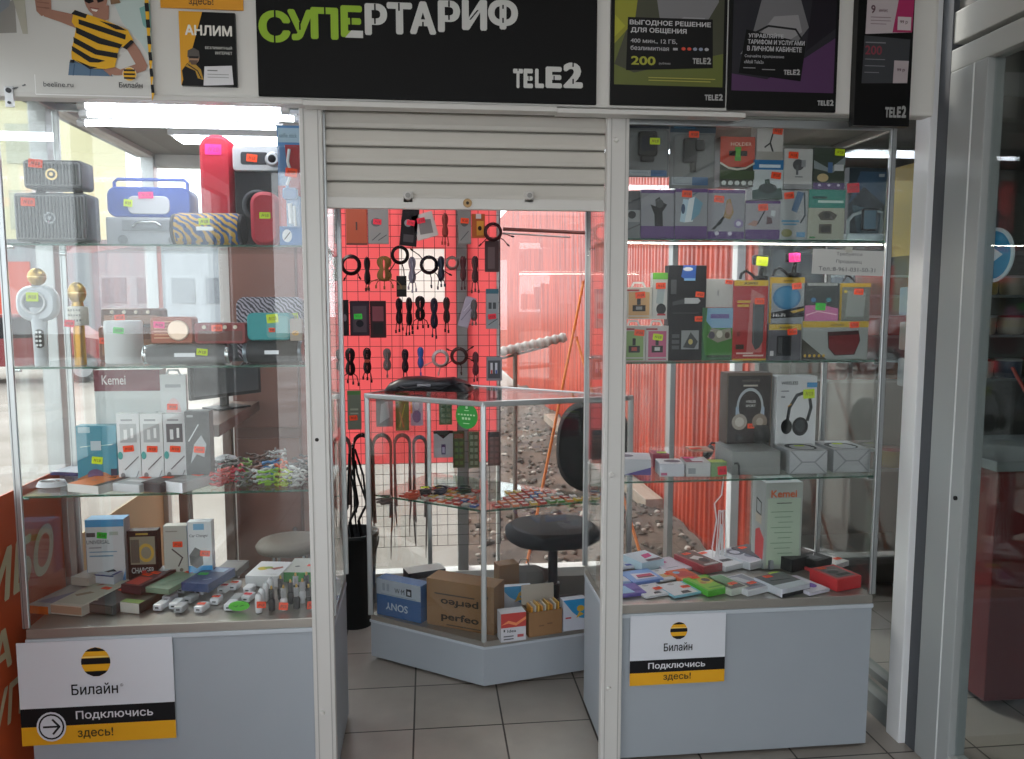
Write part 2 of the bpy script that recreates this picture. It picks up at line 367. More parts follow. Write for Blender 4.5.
# ---- right glazed wall (sliding doors of the passage) and the shop behind it
b = B()
b.bbox(XR-.045, XR+.02, .005, .085, 0, 2.95, mat('#e3e4e6', .35), .004)
struct(b, 'trim_5')
b = B(); b.box(XR-.02, XR+.03, -.05, .005, 0, 2.95, mat('#4a4d52', .6)); struct(b, 'trim_6')
b = B(); b.bbox(XR-.02, XR+.04, -.225, -.05, 0, 2.33, mat('#9ea2a2', .45), .004); b.box(XR-.022, XR-.019, -.168, -.163, 0, 2.33, mat('#d9dcdc'))
b.cyl((XR-.02, -.195, .955), (XR-.026, -.195, .955), .007, mat('#1c1c1c'))
b.bbox(XR-.02, XR+.04, -4.6, -.05, 2.33, 2.40, mat('#b4b6b3', .45), .004); b.bbox(XR-.015, XR+.04, -4.6, -.0, 2.42, 2.52, mat('#c2c3bf', .45), .004)
b.bbox(XR-.02, XR+.04, -4.6, -.225, .0, .09, mat('#c9cccb', .4), .004)
struct(b, 'door_frame_right')
b = B(); b.box(XR+.005, XR+.012, -2.2, -.225, .09, 2.33, SHOPG); struct(b, 'window_3')
b = B(); b.box(XR, XR+.06, -4.6, -2.2, 0, 2.33, mat('#777572')); b.box(XR, XR+.06, -4.6, YB, 2.52, 2.95, mat('#8b8985')); struct(b, 'wall_right')
b = B(); b.box(XR+.005, XR+.012, .085, YB, .08, 2.3, SHOPG); struct(b, 'window_4')
b = B(); b.bbox(XR-.03, XR+.03, .085, YB, .0, .085, mat('#7d8383', .5)); b.bbox(XR-.02, XR+.03, .085, YB, .14, .17, mat('#707676')); b.bbox(XR-.025, XR+.03, .085, YB, 2.25, 2.3, WFRAME)
struct(b, 'window_frame_right')
struct(B().box(XR+.06, 4.5, YB, YB+.06, 0, 2.95, mat('#6f706c', .8)), 'wall_shop_rear')
struct(B().box(4.5, 4.58, -4.6, YB, 0, 2.95, mat('#5a5a58', .8)), 'wall_shop_right')
struct(B().box(XR+.06, 4.5, -4.6, YB-.001, 2.93, 2.948, mat('#9aa09f', .4)), 'ceiling_shop')

# ================================================================ signs on the fascia
YS = -.078
BLK = mat('#08080a', .6); WT = mat('#c9c9c7', .5)
def board(name, label, cat, px0, py0, px1, py1, color, art, D=.008, tilt=0, group=None, Y=YS, top=None):
    p0 = at(px0, (py0+py1)/2, Y-D); p1 = at(px1, (py0+py1)/2, Y-D); zt = at((px0+px1)/2, py0, Y-D).z if top is None else top; zb = at((px0+px1)/2, py1, Y-D).z
    W = p1.x-p0.x; H = zt-zb; b = B(); b.bbox(-W/2, W/2, 0, D, 0, H, color, .001); b.art(FRONT(-W/2, 0, 0), W, H, art)
    o = b.build(name, None, (p0.x+W/2, Y-D, zb)); o.rotation_euler[1] = tilt
    return tag(o, label, cat, group)
def slots(*rows):  # black stencil gaps
    return [('p', r, BLK) for r in rows]
GRN = mat('#8fb51c', .5)
# SUPERTARIF banner: letters one by one, stepping upward, with stencil gaps
top_z = 2.56
o_p0 = at(257, 50, YS-.012); o_p1 = at(597, 50, YS-.012); zb = at(427, 100, YS-.012).z; W = o_p1.x-o_p0.x; H = top_z-zb
b = B(); b.bbox(-W/2, W/2, 0, .012, 0, H, BLK, .002)
def U(px, py):
    p = at(px, py, YS-.012); return ((p.x-o_p0.x)/W, (p.z-zb)/H)
letters = [('С', 259, 290, 11, 42, GRN), ('У', 288, 313, 10, 40, GRN), ('П', 311, 338, 8, 39, GRN), ('Е', 341, 362, 6, 37, GRN), ('Р', 365, 387, 4, 35, WT), ('Т', 387, 412, 3, 34, WT), ('А', 410, 436, 2, 34, WT), ('Р', 438, 460, 1, 32, WT), ('И', 462, 487, 0, 30, WT), ('Ф', 488, 518, -3, 29, WT)]
M0 = FRONT(-W/2, 0, 0)
for ch, x0, x1, y0, y1, c in letters:
    u0, v0 = U(x0, y1); u1, v1 = U(x1, y0)
    b.text(ch, M0 @ Matrix.Translation((u0*W, v0*H, .0006)), (u1-u0)*W, (v1-v0)*H, c, .045)
def gap(px, y0, y1, t=1.6, lean=0):
    u, v0 = U(px, y1); _, v1 = U(px, y0); k = t/2/340; l = lean/340
    b.art(M0 @ Matrix.Translation((0, 0, .0008)), W, H, [('p', [(u-k-l, v0), (u+k-l, v0), (u+k+l, v1), (u-k+l, v1)], BLK)])
for g in ((275, 8, 20), (275, 34, 46), (300, 22, 30), (325, 6, 16), (351, 17, 26), (375, 4, 12), (375, 15, 24), (399, 3, 11), (423, 22, 28), (449, 1, 7), (449, 14, 20), (474, 10, 20, 1.6, 4), (503, 5, 9), (503, 18, 23)): gap(*g)
u0, v0 = U(341, 37.5); u1, v1 = U(363, 31); b.art(M0 @ Matrix.Translation((0, 0, .0009)), W, H, [('p', [(u0+.012, v0), (u1, v0), (u1, v1), (u0+.03, v1)], WT)])
for ch, x0, x1, y0, y1 in (('T', 513, 523, 69, 88), ('E', 523.5, 533, 69, 88), ('L', 535, 544, 69, 88), ('E', 545.5, 562, 67, 88), ('2', 563, 583, 63, 88)):
    a0, c0 = U(x0, y1); a1, c1 = U(x1, y0); b.text(ch, M0 @ Matrix.Translation((a0*W, c0*H, .0006)), (a1-a0)*W, (c1-c0)*H, WT, .05)
for g in ((518, 68, 71, 1.2), (529, 76, 80, 1), (554, 76, 80, 1.2), (573, 79, 84, 1.5), (573, 62, 67, 1.5)): gap(*g)
tag(b.build('banner_sign', None, (o_p0.x+W/2, YS-.012, zb)), 'wide black banner with large green and white stencil letters above the roller shutter', 'sign')

def tele2(u, v, wd, h, c=WT):
    s = wd/5.2
    return [('t', 'T', u, v, s*.95, h*.86, c, .05), ('t', 'E', u+s*1.0, v, s*.9, h*.86, c, .05), ('t', 'L', u+s*1.98, v, s*.85, h*.86, c, .05), ('t', 'E', u+s*2.9, v, s*.98, h*.92, c, .05), ('t', '2', u+s*3.98, v, s*1.2, h, c, .05)]
# beeline poster with the striped t-shirt
YEL = '#e8b021'; DK = '#26262a'; SKIN = '#a87a68'; SKD = '#8f6456'
def px_art(px0, py0, px1, py1):
    def f(pts): return [((x-px0)/(px1-px0), 1-(y-py0)/(py1-py0)) for x, y in pts]
    return f
P0 = (-14, -48, 151, 97); f = px_art(*P0)
shirt = [(75, 10), (92, 15), (108, 20), (128, 28), (133, 38), (124, 47), (119, 44), (113, 66), (104, 68), (88, 68), (70, 59), (70, 52), (76, 28), (72, 22)]
def stripe(*pts): return ('p', f(pts), DK)
ar = [('r', 0, 0, 1, 1, '#d4d3d0'), ('p', f([(100, -48), (151, -48), (151, 60), (140, 40), (122, 20), (112, -5)]), '#bfcfcd'), ('p', f([(140, 5), (151, 0), (151, 30), (143, 22)]), '#7fb3b0'),
      ('p', f([(-14, 20), (16, 0), (16, 34), (-14, 36)]), '#9b9893'), ('p', f([(-14, -48), (24, -48), (10, 8), (-14, 26)]), '#8e949c'), ('p', f([(14, 0), (26, 0), (27, 35), (22, 35)]), '#b9b6a8'),
      ('p', f([(-14, -48), (80, -48), (62, -8), (30, -2), (-14, -10)]), '#a9aca9'),
      ('p', f([(67, 62), (74, 58), (104, 66), (110, 75), (65, 75)]), '#5c7690'), ('l', f([(72, 64), (70, 75)]), .003, '#3f5a78'), ('l', f([(88, 68), (87, 75)]), .003, '#3f5a78'),
      ('p', f([(36, 0), (44, -8), (52, 0), (52, 10), (42, 17), (37, 12)]), SKIN), ('p', f([(42, 8), (52, 10), (74, 14), (79, 20), (76, 28), (60, 22), (44, 17)]), SKIN),
      ('p', f([(124, 44), (132, 38), (139, 48), (146, 63), (144, 68), (130, 73), (112, 74), (104, 70), (106, 62), (118, 68), (134, 62)]), SKIN),
      ('p', f([(97, 60), (104, 59), (112, 70), (108, 75), (98, 66)]), SKIN), ('l', f([(96, 62), (104, 66)]), .003, SKD), ('l', f([(96, 64), (103, 69)]), .003, SKD),
      ('l', f([(38, 3), (50, 4)]), .003, SKD), ('l', f([(38, 8), (50, 9)]), .003, SKD),
      ('p', f([(94, 4), (110, 4), (109, 18), (102, 20), (93, 16)]), SKIN), ('e', .672, 1-(-8+48)/145, .075, .155, SKIN), ('p', f([(90, -28), (112, -30), (118, -8), (122, 1), (112, 3), (110, -14), (96, -20), (88, -12)]), '#8a6a50'),
      ('p', f([(86, -4), (94, -4), (95, 1), (90, 3), (86, 1)]), '#1d1b1c'), ('p', f([(97, -4), (105, -5), (105, 0), (99, 2)]), '#1d1b1c'), ('p', f([(92, 8), (99, 9), (97, 11), (93, 10)]), '#e8dfd8'), ('l', f([(91, 7), (100, 8)]), .0025, '#8d4a48'),
      ('p', f(shirt), YEL), stripe((72, 14), (76, 10), (88, 14), (86, 18)), stripe((79, 19), (100, 25), (126, 33), (125, 38), (98, 30), (79, 24)), stripe((76, 27), (100, 37), (122, 43), (119, 47), (98, 43), (76, 33)),
      stripe((73, 37), (96, 49), (117, 52), (116, 57), (94, 54), (73, 43)), stripe((71, 46), (90, 57), (104, 60), (97, 62), (88, 62), (71, 51)), stripe((122, 46), (131, 38), (134, 40), (126, 48)), stripe((100, 20), (118, 24), (127, 29), (116, 28)), stripe((69, 60), (73, 60), (73, 63), (68, 63)), stripe((74, 60), (88, 66), (96, 67), (88, 69)),
      ('e', (128-P0[0])/165, 1-(73+48)/145, 7.2/165, 7.2/145, '#e9e0c8'), ('e', (128-P0[0])/165, 1-(73+48)/145, 6.6/165, 6.6/145, YEL)]
for yy in (69, 73, 77): ar.append(('r', (122.3-P0[0])/165, 1-(yy+1+48)/145, (133.7-P0[0])/165, 1-(yy-.9+48)/145, DK))
ar += [('r', (32.5-P0[0])/165, 1-(96+48)/145, (33.3-P0[0])/165, 1-(76+48)/145, '#f2f2f2'), ('r', (33-P0[0])/165, .003, .99, .012, '#f0f0f0'), ('t', 'beeline.ru', (41-P0[0])/165, 1-(88+48)/145, 30/165, 5/145, '#57585b', .01), ('t', 'Билайн', (117-P0[0])/165, 1-(87+48)/145, 24/165, 5.5/145, '#3b3b3e', .02)]
for i in range(8):
    y0 = -32+16.5*i; ar.append(('p', f([(145.5+i*.6, y0), (150+i*.4, y0), (150.5+i*.4, y0+8.5), (146+i*.6, y0+8.5)]), DK)); ar.append(('p', f([(146+i*.6, y0+8.5), (150.5+i*.4, y0+8.5), (151, y0+16.5), (146.5+i*.6, y0+16.5)]), YEL))
board('poster', 'large pale poster of a person in a yellow and black striped t-shirt taking a selfie', 'poster', *P0, mat('#d4d3d0'), ar, .006)
# booklet АНЛИМ and the strip above it
board('info_strip', 'orange strip with a dark word at the very top beside the striped poster', 'sign', 160, -14, 243, 9, mat('#e29a1e'), [('t', 'здесь!', .34, .12, .3, .38, '#5a3d16', .02)], .004)
board('booklet', 'yellow and black booklet with a bearded person in a scarf on its cover', 'booklet', 180, 12, 236, 86, mat('#141516', .35), [
    ('p', [(0, 0), (.12, .25), (.42, 1), (0, 1)], '#e0a01c'), ('t', 'АНЛИМ', .1, .68, .84, .14, '#e6e3dc', .035), ('t', 'БЕЗЛИМИТНЫЙ', .45, .5, .48, .045, '#c9c9c5', .02), ('t', 'ИНТЕРНЕТ', .63, .43, .3, .04, '#c9c9c5', .02),
    ('p', [(.05, 0), (.02, .2), (.12, .3), (.34, .3), (.42, .12), (.42, 0)], '#1d1d20'), ('p', [(.08, .26), (.2, .34), (.36, .22), (.4, .08), (.3, .1), (.26, .2)], '#b98e2a'), ('l', [(.14, .28), (.3, .2)], .003, '#2a2a2a'), ('l', [(.3, .2), (.36, .1)], .003, '#2a2a2a'),
    ('e', .24, .38, .1, .09, '#a9866e'), ('p', [(.13, .38), (.35, .38), (.34, .47), (.24, .51), (.14, .47)], '#55504c'), ('r', .16, .365, .33, .395, '#2a2725'), ('p', [(.16, .34), (.32, .34), (.28, .28), (.2, .28)], '#5f4a3c'),
    ('p', [(.4, -.0), (.94, .02), (.92, .28), (.43, .26)], '#d9d8dc'), ('r', .48, .2, .66, .215, '#777'+'777'), ('r', .48, .11, .86, .12, '#9a9a9a'), ('r', .48, .15, .86, .16, '#9a9a9a')], .012)
# Tele2 posters on the right
gy = '#4f4f52'
board('poster', 'black framed poster with a lime photo area and a 200 price', 'poster', 611, -30, 727, 106, mat('#0a0a0b', .5), [
    ('r', .03, .15, .97, .98, '#5c6423'), ('p', [(.03, .3), (.2, .24), (.97, .4), (.97, .98), (.3, .98)], '#3c3e2c'), ('p', [(.03, .45), (.2, .62), (.25, .98), (.03, .98)], '#8f8f1f'), ('p', [(.42, .6), (.8, .6), (.92, .78), (.9, .98), (.35, .98)], '#77767a'), ('p', [(.5, .6), (.62, .66), (.8, .66), (.84, .58), (.7, .5)], '#929094'), ('l', [(.4, .62), (.44, .58), (.54, .6)], .004, '#2a2a2a'), ('p', [(.03, .5), (.12, .58), (.03, .66)], '#a7a626'),
    ('p', [(.13, .255), (.88, .29), (.87, .65), (.14, .645)], '#0f0f11'), ('t', 'ВЫГОДНОЕ РЕШЕНИЕ', .155, .585, .70, .042, '#bdbcc0', .03), ('t', 'ДЛЯ ОБЩЕНИЯ', .165, .53, .48, .042, '#bdbcc0', .03), ('t', '400 мин., 12 ГБ,', .165, .455, .4, .036, '#a8a8ac', .02), ('t', 'безлимитная', .165, .405, .33, .034, '#a8a8ac', .02), ('r', .53, .412, .57, .43, '#a8a8ac'), ('e', .62, .425, .018, .012, '#c9432e'), ('e', .67, .425, .018, .012, '#c9432e'), ('e', .72, .425, .018, .012, '#8892a8'), ('e', .77, .425, .018, .012, '#8892a8'), ('e', .82, .425, .018, .012, '#a8a8ac'),
    ('t', '200', .17, .295, .21, .065, '#9c9d2c', .03), ('t', 'руб/мес', .41, .30, .1, .02, '#9a9a9a', .01)] + tele2(.70, .315, .16, .05, mat('#9c9c9c')) + [('r', .32, .2, .9, .207, '#a3a04a'), ('r', .32, .18, .86, .187, '#a3a04a')] + tele2(.81, .045, .16, .05, mat('#a9a9aa')), .01)
board('poster', 'black framed poster with purple photo area and white tilted headline lines', 'poster', 729, -10, 838, 111, mat('#0a0a0b', .5), [
    ('r', .03, .16, .97, .98, '#2a2a30'), ('p', [(.03, .3), (.35, .26), (.7, .45), (.97, .62), (.97, .16), (.03, .16)], '#4a2752'), ('p', [(.1, .46), (.2, .6), (.3, .98), (.62, .98), (.72, .7), (.6, .55), (.3, .5)], '#6d6c70'), ('p', [(.25, .6), (.5, .56), (.66, .66), (.62, .8), (.4, .78)], '#8f8d90'), ('l', [(.15, .6), (.35, .7), (.6, .68), (.66, .6)], .006, '#1d1d1f'), ('p', [(.7, .5), (.97, .7), (.97, .98), (.75, .98)], '#1e1a22'),
    ('p', [(.09, .305), (.66, .25), (.7, .57), (.15, .665)], '#0e0e10'), ('t', 'УПРАВЛЯЙТЕ', .17, .60, .32, .042, '#b3b2b6', .03), ('t', 'ТАРИФОМ И УСЛУГАМИ', .165, .545, .52, .042, '#b3b2b6', .03), ('t', 'В ЛИЧНОМ КАБИНЕТЕ', .16, .49, .50, .042, '#b3b2b6', .03), ('t', 'Скачайте приложение', .14, .43, .36, .03, '#9c9ca0', .02), ('t', '«Мой Tele2»', .135, .385, .18, .03, '#9c9ca0', .02), ('r', .13, .345, .24, .352, '#8a8a8a'), ('r', .3, .335, .42, .342, '#8a8a8a')] + tele2(.5, .30, .15, .048, mat('#aaaaaa')) + tele2(.82, .05, .15, .05, mat('#a9a9aa')), .01)
board('leaflet_holder', 'tall narrow black holder with pink and grey leaflets, rightmost on the fascia', 'leaflet holder', 857, -40, 913, 126, mat('#0c0c0d', .35), [
    ('p', [(.14, .555), (.97, .575), (1.0, .98), (.16, .98)], '#b9aeb2'), ('p', [(.62, .57), (.97, .575), (1.0, .98), (.8, .98)], '#a6255c'), ('t', '9', .22, .68, .08, .05, '#5a4048', .03), ('t', 'мин/мес', .36, .69, .16, .02, '#6a5058', .01), ('r', .22, .655, .58, .66, '#8a7a80'), ('r', .22, .635, .58, .64, '#8a7a80'), ('r', .22, .615, .5, .62, '#8a7a80'), ('r', .7, .585, .94, .665, '#c9bcc0'), ('t', '99 р', .74, .62, .14, .024, '#5a4048', .02),
    ('p', [(.1, .255), (.92, .265), (.94, .53), (.12, .545)], '#33353a'), ('p', [(.66, .262), (.92, .265), (.93, .4), (.67, .4)], '#b0a4a8'), ('t', '200', .14, .43, .3, .055, '#7d2f3e', .02), ('r', .14, .5, .5, .507, '#77797e'), ('r', .14, .4, .5, .405, '#77797e'), ('r', .14, .36, .5, .365, '#77797e'), ('r', .14, .32, .4, .325, '#77797e'), ('t', '99 р', .72, .33, .14, .022, '#5a4048', .02)] + tele2(.54, .05, .38, .075, mat('#9a9a9a')), .03)
# ================================================================ glass display cases
SH = {1: 1.765, 2: 1.39, 3: .987}; ZD = .565
RS1 = 1.795
def sheet_poly(b, pts, z0, z1, m, em=None):
    b.prism(pts, z0, z1, m, 'z')
def make_case(x0, x1, label, s1, zt=2.185):
    t = thing('display_case', label, 'display case', ((x0+x1)/2, .205, 0)); W = (x1-x0)/2; D = .205; hs = (-W, W)
    b = B(); b.bbox(-W, W, -D, D, .012, .53, PANEL, .003); b.bbox(-W-.002, W+.002, -D-.006, D, .518, .532, PANELW, .002); b.build('base_panel', t)
    b = B(); b.bbox(-W, W, -D-.001, D, .532, ZD-.002, STEEL, .002); b.build('deck', t)
    for sx in hs:
        for sy in (-D, D):
            b = B(); q = .011; b.bbox(sx-q, sx+q, sy-q if sy > 0 else sy, sy+q if sy < 0 else sy, ZD, zt, ALU, .003)
            b.box(sx-q*.5, sx-q*.3, sy-q-.0005 if sy > 0 else sy-.0005, sy, ZD, zt-.005, mat('#6d7072')); b.build('frame_post', t)
    b = B()
    for sy in (-D+.008, D-.008): b.bbox(-W, W, sy-.008, sy+.008, zt-.03, zt-.005, ALU, .002)
    for sx in hs: b.bbox(sx-.008, sx+.008, -D, D, zt-.03, zt-.005, ALU, .002)
    b.build('top_frame', t)
    B().box(-W, W, -D, D, zt-.004, zt+.005, mat('#82857f', .6)).build('roof_panel', t)
    e = .012
    B().box(-W+e, W-e, -D+.002, -D+.006, ZD+.001, zt-.03, GLASS).build('glass_pane', t)
    for sx in hs: B().box(sx-.002, sx+.002, -D+e, D-e, ZD+.001, zt-.03, GLASS).build('glass_pane', t)
    for z in (s1, SH[2], SH[3]):
        b = B(); b.box(-W+.006, W-.006, -D+.012, D-.012, z-.006, z, SHELFG); b.box(-W+.006, W-.006, -D+.0105, -D+.012, z-.006, z, EDGE); b.build('glass_shelf', t)
        for sx in hs:
            for sy in (-D+.03, D-.03): B().cyl((sx, sy, z-.0115), (sx+.02*(-1 if sx > 0 else 1), sy, z-.0115), .005, CHROME).build('shelf_bracket', t)
    return t
caseL = make_case(-1.267, -.318, 'tall glass display case with speakers on its upper shelves, under a bright tube light', SH[1], 2.27)
caseR = make_case(.600, 1.547, 'tall glass display case with phone holders and headphones right of the doorway', RS1)
# base stickers
def stick(label, px0, py0, px1, py1, arrow):
    a = [('r', 0, .36, 1, 1, '#d5d8e0'), ('r', 0, .18, 1, .36, '#17171a'), ('r', 0, 0, 1, .18, '#e5a616')]
    W_ = px1-px0; H_ = py1-py0; cu = .5 if arrow else .505; r = (14.5 if arrow else 8.5)/W_
    rv = r*W_/H_; cv = .79 if arrow else .77
    a.append(('e', cu, cv, r, rv, '#e8ab1a'))
    def chord(v0, v1, c):
        pts = []
        for s_, vs in ((-1, (v0, (v0+v1)/2, v1)), (1, (v1, (v0+v1)/2, v0))):
            for v in vs: pts.append((cu+s_*r*math.sqrt(max(0, 1-v*v))*1.01, cv+v*rv))
        return ('p', pts, c)
    a += [chord(.72, 1.0, '#17171a'), chord(.13-.28, .13+.14, '#17171a'), chord(-.98, -.62, '#17171a'), chord(.30, .40, '#f4d27a')]
    if arrow:
        a += [('t', 'Билайн', .335, .475, .30, .11, '#17171a', .012), ('t', '®', .65, .54, .02, .03, '#17171a')]
        a += [('t', 'Подключись', .355, .225, .50, .095, '#d8d8de', .012), ('t', 'здесь!', .36, .045, .23, .1, '#3a2c10', .012)]
        a += [('e', .195, .18, .095, .095*W_/H_, '#d5d8e0'), ('e', .195, .18, .083, .083*W_/H_, '#17171a'), ('e', .195, .18, .072, .072*W_/H_, '#d5d8e0'), ('l', [(.145, .18), (.245, .18)], .0065, '#17171a'), ('l', [(.205, .25), (.247, .18), (.205, .11)], .0065, '#17171a')]
    else:
        a += [('t', 'Билайн', .35, .48, .3, .12, '#17171a', .012), ('t', 'Подключись', .19, .22, .6, .105, '#d8d8de', .02), ('t', 'здесь!', .35, .05, .29, .11, '#3a2c10', .012)]
    board('sticker_sign', label, 'sign', px0, py0, px1, py1, mat('#d5d8e0', .5), a, .003, Y=-.0075)
stick('white, black and yellow sign with a round arrow and striped ball on the case base', 19, 640, 174.5, 742, True)
stick('smaller white, black and yellow striped-ball sign without an arrow', 630, 614.5, 725, 683.5, False)
# tube lights in the left case
for i, (px0, px1, py, Y) in enumerate(((82, 285, 105.5, .06), (84, 298, 114, .12), (82, 279, 123, .2))):
    p0 = at(px0, py, Y); p1 = at(px1, py, Y); L_ = p1.x-p0.x; z = p0.z
    t = thing('tube_light', ['bright tube light nearest the glass at the top of the speaker case', 'middle bright tube light of the three in the speaker case', 'bright tube light furthest from the glass in the speaker case'][i], 'tube light', (p0.x, Y, z), 0, 'tube lights over the speaker shelves')
    B().cyl((0, 0, 0), (L_, 0, 0), .0085, mat('#f2f6ff', .5, 0, 0, 30, 0, 15.0), n=12).build('tube', t)
    b = B()
    for q in (0, L_): b.cyl((q-.012, 0, 0), (q+.012, 0, 0), .012, mat('#d8d8d8'))
    b.bbox(0, L_, -.008, .008, .008, .016, mat('#d8d8d8')); b.build('holder', t)
# led strips in the right case
def led(label, x0, x1, y, z, e=7, along='x', w=.006):
    t = thing('led_strip', label, 'led strip', (x0, y, z), 0)
    L_ = x1-x0
    b = B(); b.bbox(0, L_, -.008, .008, 0, .005, CHROME, .001); b.build('profile', t)
    b = B(); n = max(3, int(L_/.012))
    b.box(0, L_, -w, w, -.0025, 0, mat('#fff6e6', .5, 0, 0, 30, 0, e)); b.build('diodes', t)
led('long glowing led strip along the front edge of the phone holder shelf', .622, 1.535, .026, RS1-.0125, 26)
p = at(811, 127, .3); q = at(838, 127, .3); led('short glowing led strip under the roof of the case with phone holders', p.x, q.x, .3, 2.14, 12)
# hinge on top left corner of the left case
t = thing('hinge_bracket', 'small white metal hinge bracket at the top corner of the left glass case', 'bracket', (at(9, 97, -.09).x, -.09, at(9, 107, -.09).z))
b = B(); b.bbox(-.012, .012, 0, .006, 0, .058, mat('#c9cacc', .3, .4), .002); b.cyl((0, -.004, .046), (0, .002, .046), .007, mat('#33363a')); b.cyl((0, -.004, .012), (0, .002, .012), .004, mat('#33363a')); b.build('plate', t)
b = B(); b.tube([(.01, .0, .05), (.03, .01, .06), (.045, .0, .063)], .002, mat('#7a7c80')); b.build('pin', t)

# ================================================================ roller shutter
t = thing('roller_shutter', 'white ribbed roller shutter rolled nearly all the way up over the doorway', 'roller shutter', (.129, .012, 1.88))
hw = .443
b = B(); n = 6; top = .31; pit = .0535; zz = .032
prof = []
z = .03
while z < top-.001:
    if z > .04: b.box(-hw, hw, -.0015, .005, z-.0012, z+.0012, mat('#77736c', .7))  # dark strips paint in the shade of the gaps between slats
    z1 = min(z+pit, top)
    prof += [(0.006, z+.0005), (-.003, z+.004), (-.0065, z+.016), (-.004, (z+z1)/2), (-.0005, z1-.006), (.006, z1-.0005)]
    z = z1
vs = [(x, y, q) for x in (-hw, hw) for y, q in prof]; N = len(prof)
b.add(vs, [(i, N+i, N+i+1, i+1) for i in range(N-1)], mat('#c6c2bb', .5), False)
b.box(-hw, hw, .006, .012, .03, top, mat('#bdbab6')); b.build('curtain', t)
b = B(); b.bbox(-hw, hw, -.008, .014, 0, .036, mat('#d2cfcb', .45), .004); b.build('bottom_bar', t)
for px in (408, 529):
    c = at(px, 196, 0)
    b = B(); b.cyl((c.x-.129, -.004, c.z-1.88), (c.x-.129, -.028, c.z-1.88), .014, mat('#c9c6c2', .4), .012); b.cyl((c.x-.129, -.028, c.z-1.88), (c.x-.129, -.031, c.z-1.88), .008, mat('#8f8d8a')); b.bbox(c.x-.145, c.x-.113, -.008, -.002, c.z-1.90, c.z-1.865, mat('#c9c6c2')); b.build('stopper_knob', t)
c = at(467.5, 203, 0); b = B(); b.cyl((c.x-.129, -.006, c.z-1.88), (c.x-.129, -.013, c.z-1.88), .014, mat('#8a6f4c', .35, .7)); b.cyl((c.x-.129, -.013, c.z-1.88), (c.x-.129, -.015, c.z-1.88), .005, mat('#2a2018')); b.build('lock', t)

# ================================================================ corner showcase inside the doorway
P4 = [(.215, .56), (.85, .70), (.0, 1.35), (-.265, .895)]
HT = 1.195
t = thing('corner_showcase', 'low four-sided glass showcase with aluminium frame standing in the doorway', 'showcase')
def inset(P, d):
    cx = sum(p[0] for p in P)/4; cy = sum(p[1] for p in P)/4
    return [(p[0]+(cx-p[0])*d, p[1]+(cy-p[1])*d) for p in P]
b = B(); b.prism(P4, .015, .175, PANEL, 'z'); b.prism(inset(P4, -.012), .172, .182, PANELW, 'z'); b.build('base_panel', t)
b = B(); b.prism(P4, .182, .205, STEEL, 'z'); b.build('deck', t)
for p in P4:
    b = B(); p = inset([p]*1+P4[1:], 0)[0]; b.bbox(p[0]-.011, p[0]+.011, p[1]-.011, p[1]+.011, .205, HT-.012, ALU, .004); b.build('frame_post', t)
for i in range(4):
    p, q = P4[i], P4[(i+1) % 4]
    b = B(); d = Vector((q[0]-p[0], q[1]-p[1], 0)); L_ = d.length; a = math.atan2(d.y, d.x)
    b.M = Matrix.Translation((p[0], p[1], 0)) @ Matrix.Rotation(a, 4, 'Z'); b.bbox(-.008, L_+.008, -.011, .011, HT-.022, HT, ALU, .004); b.build('top_rail', t)
    b = B(); b.M = Matrix.Translation((p[0], p[1], 0)) @ Matrix.Rotation(a, 4, 'Z'); b.box(.012, L_-.012, -.002, .002, .206, HT-.022, GLASS)
    if i in (0, 3, 2): b.build('glass_pane', t)
b = B(); b.prism(inset(P4, .02), HT-.008, HT-.003, SHELFG, 'z'); b.build('glass_top', t)
b = B(); q = inset(P4, .05); b.prism(q, .742, .748, SHELFG, 'z'); b.prism([q[3], q[0], (q[0][0], q[0][1]+.0015), (q[3][0], q[3][1]+.0015)], .7415, .7485, EDGE, 'z'); b.prism([q[0], q[1], (q[1][0], q[1][1]+.0015), (q[0][0], q[0][1]+.0015)], .7415, .7485, EDGE, 'z'); b.build('glass_shelf', t)
# ================================================================ goods: general builders
def std(name, label, cat, group, x0, x1, yt, Y, zb, D, body, art=(), tg=None, side=None, top=None, tagsize=(.034, .021), yb=None, cat2=None, taglist=None, hang=None):
    """upright carton whose front face stands on the plane y=Y; x0,x1,yt are read off the photograph on that plane"""
    zb = zb if yb is None else at(x0, yb, Y).z
    zt = at((x0+x1)/2, yt, Y).z; ym = (yt+(yb or yt+30))/2
    a = at(x0, ym, Y).x; c = at(x1, ym, Y).x; W = c-a; H = zt-zb
    body = mat(body) if isinstance(body, str) else body
    b = B(); b.bbox(-W/2, W/2, 0, D, 0, H, body, .0015)
    if art: b.art(FRONT(-W/2, 0, 0), W, H, art)
    if side: b.art(LEFTF(-W/2, D, 0), D, H, side)
    if top: b.art(TOP(-W/2, 0, H), W, D, top)
    if hang:    # hanging eye on top of the carton
        pts = [(-W*.3, H), (-W*.2, H+.018), (W*.2, H+.018), (W*.3, H)]; hm = mat(hang)
        b.prism([pts[0], (-W*.22, H), (-W*.15, H+.012), (W*.15, H+.012), (W*.22, H), pts[3], pts[2], pts[1]], D*.4, D*.4+.002, hm)
    o = b.build(name, None, ((a+c)/2, Y, zb+.0008)); tag(o, label, cat, group)
    tl = taglist or ([tg] if tg else [])
    for u, v, k in tl: price_tag(o, FRONT(-W/2+u*W-tagsize[0]/2, 0, v*H-tagsize[1]/2), k, *tagsize)
    return o
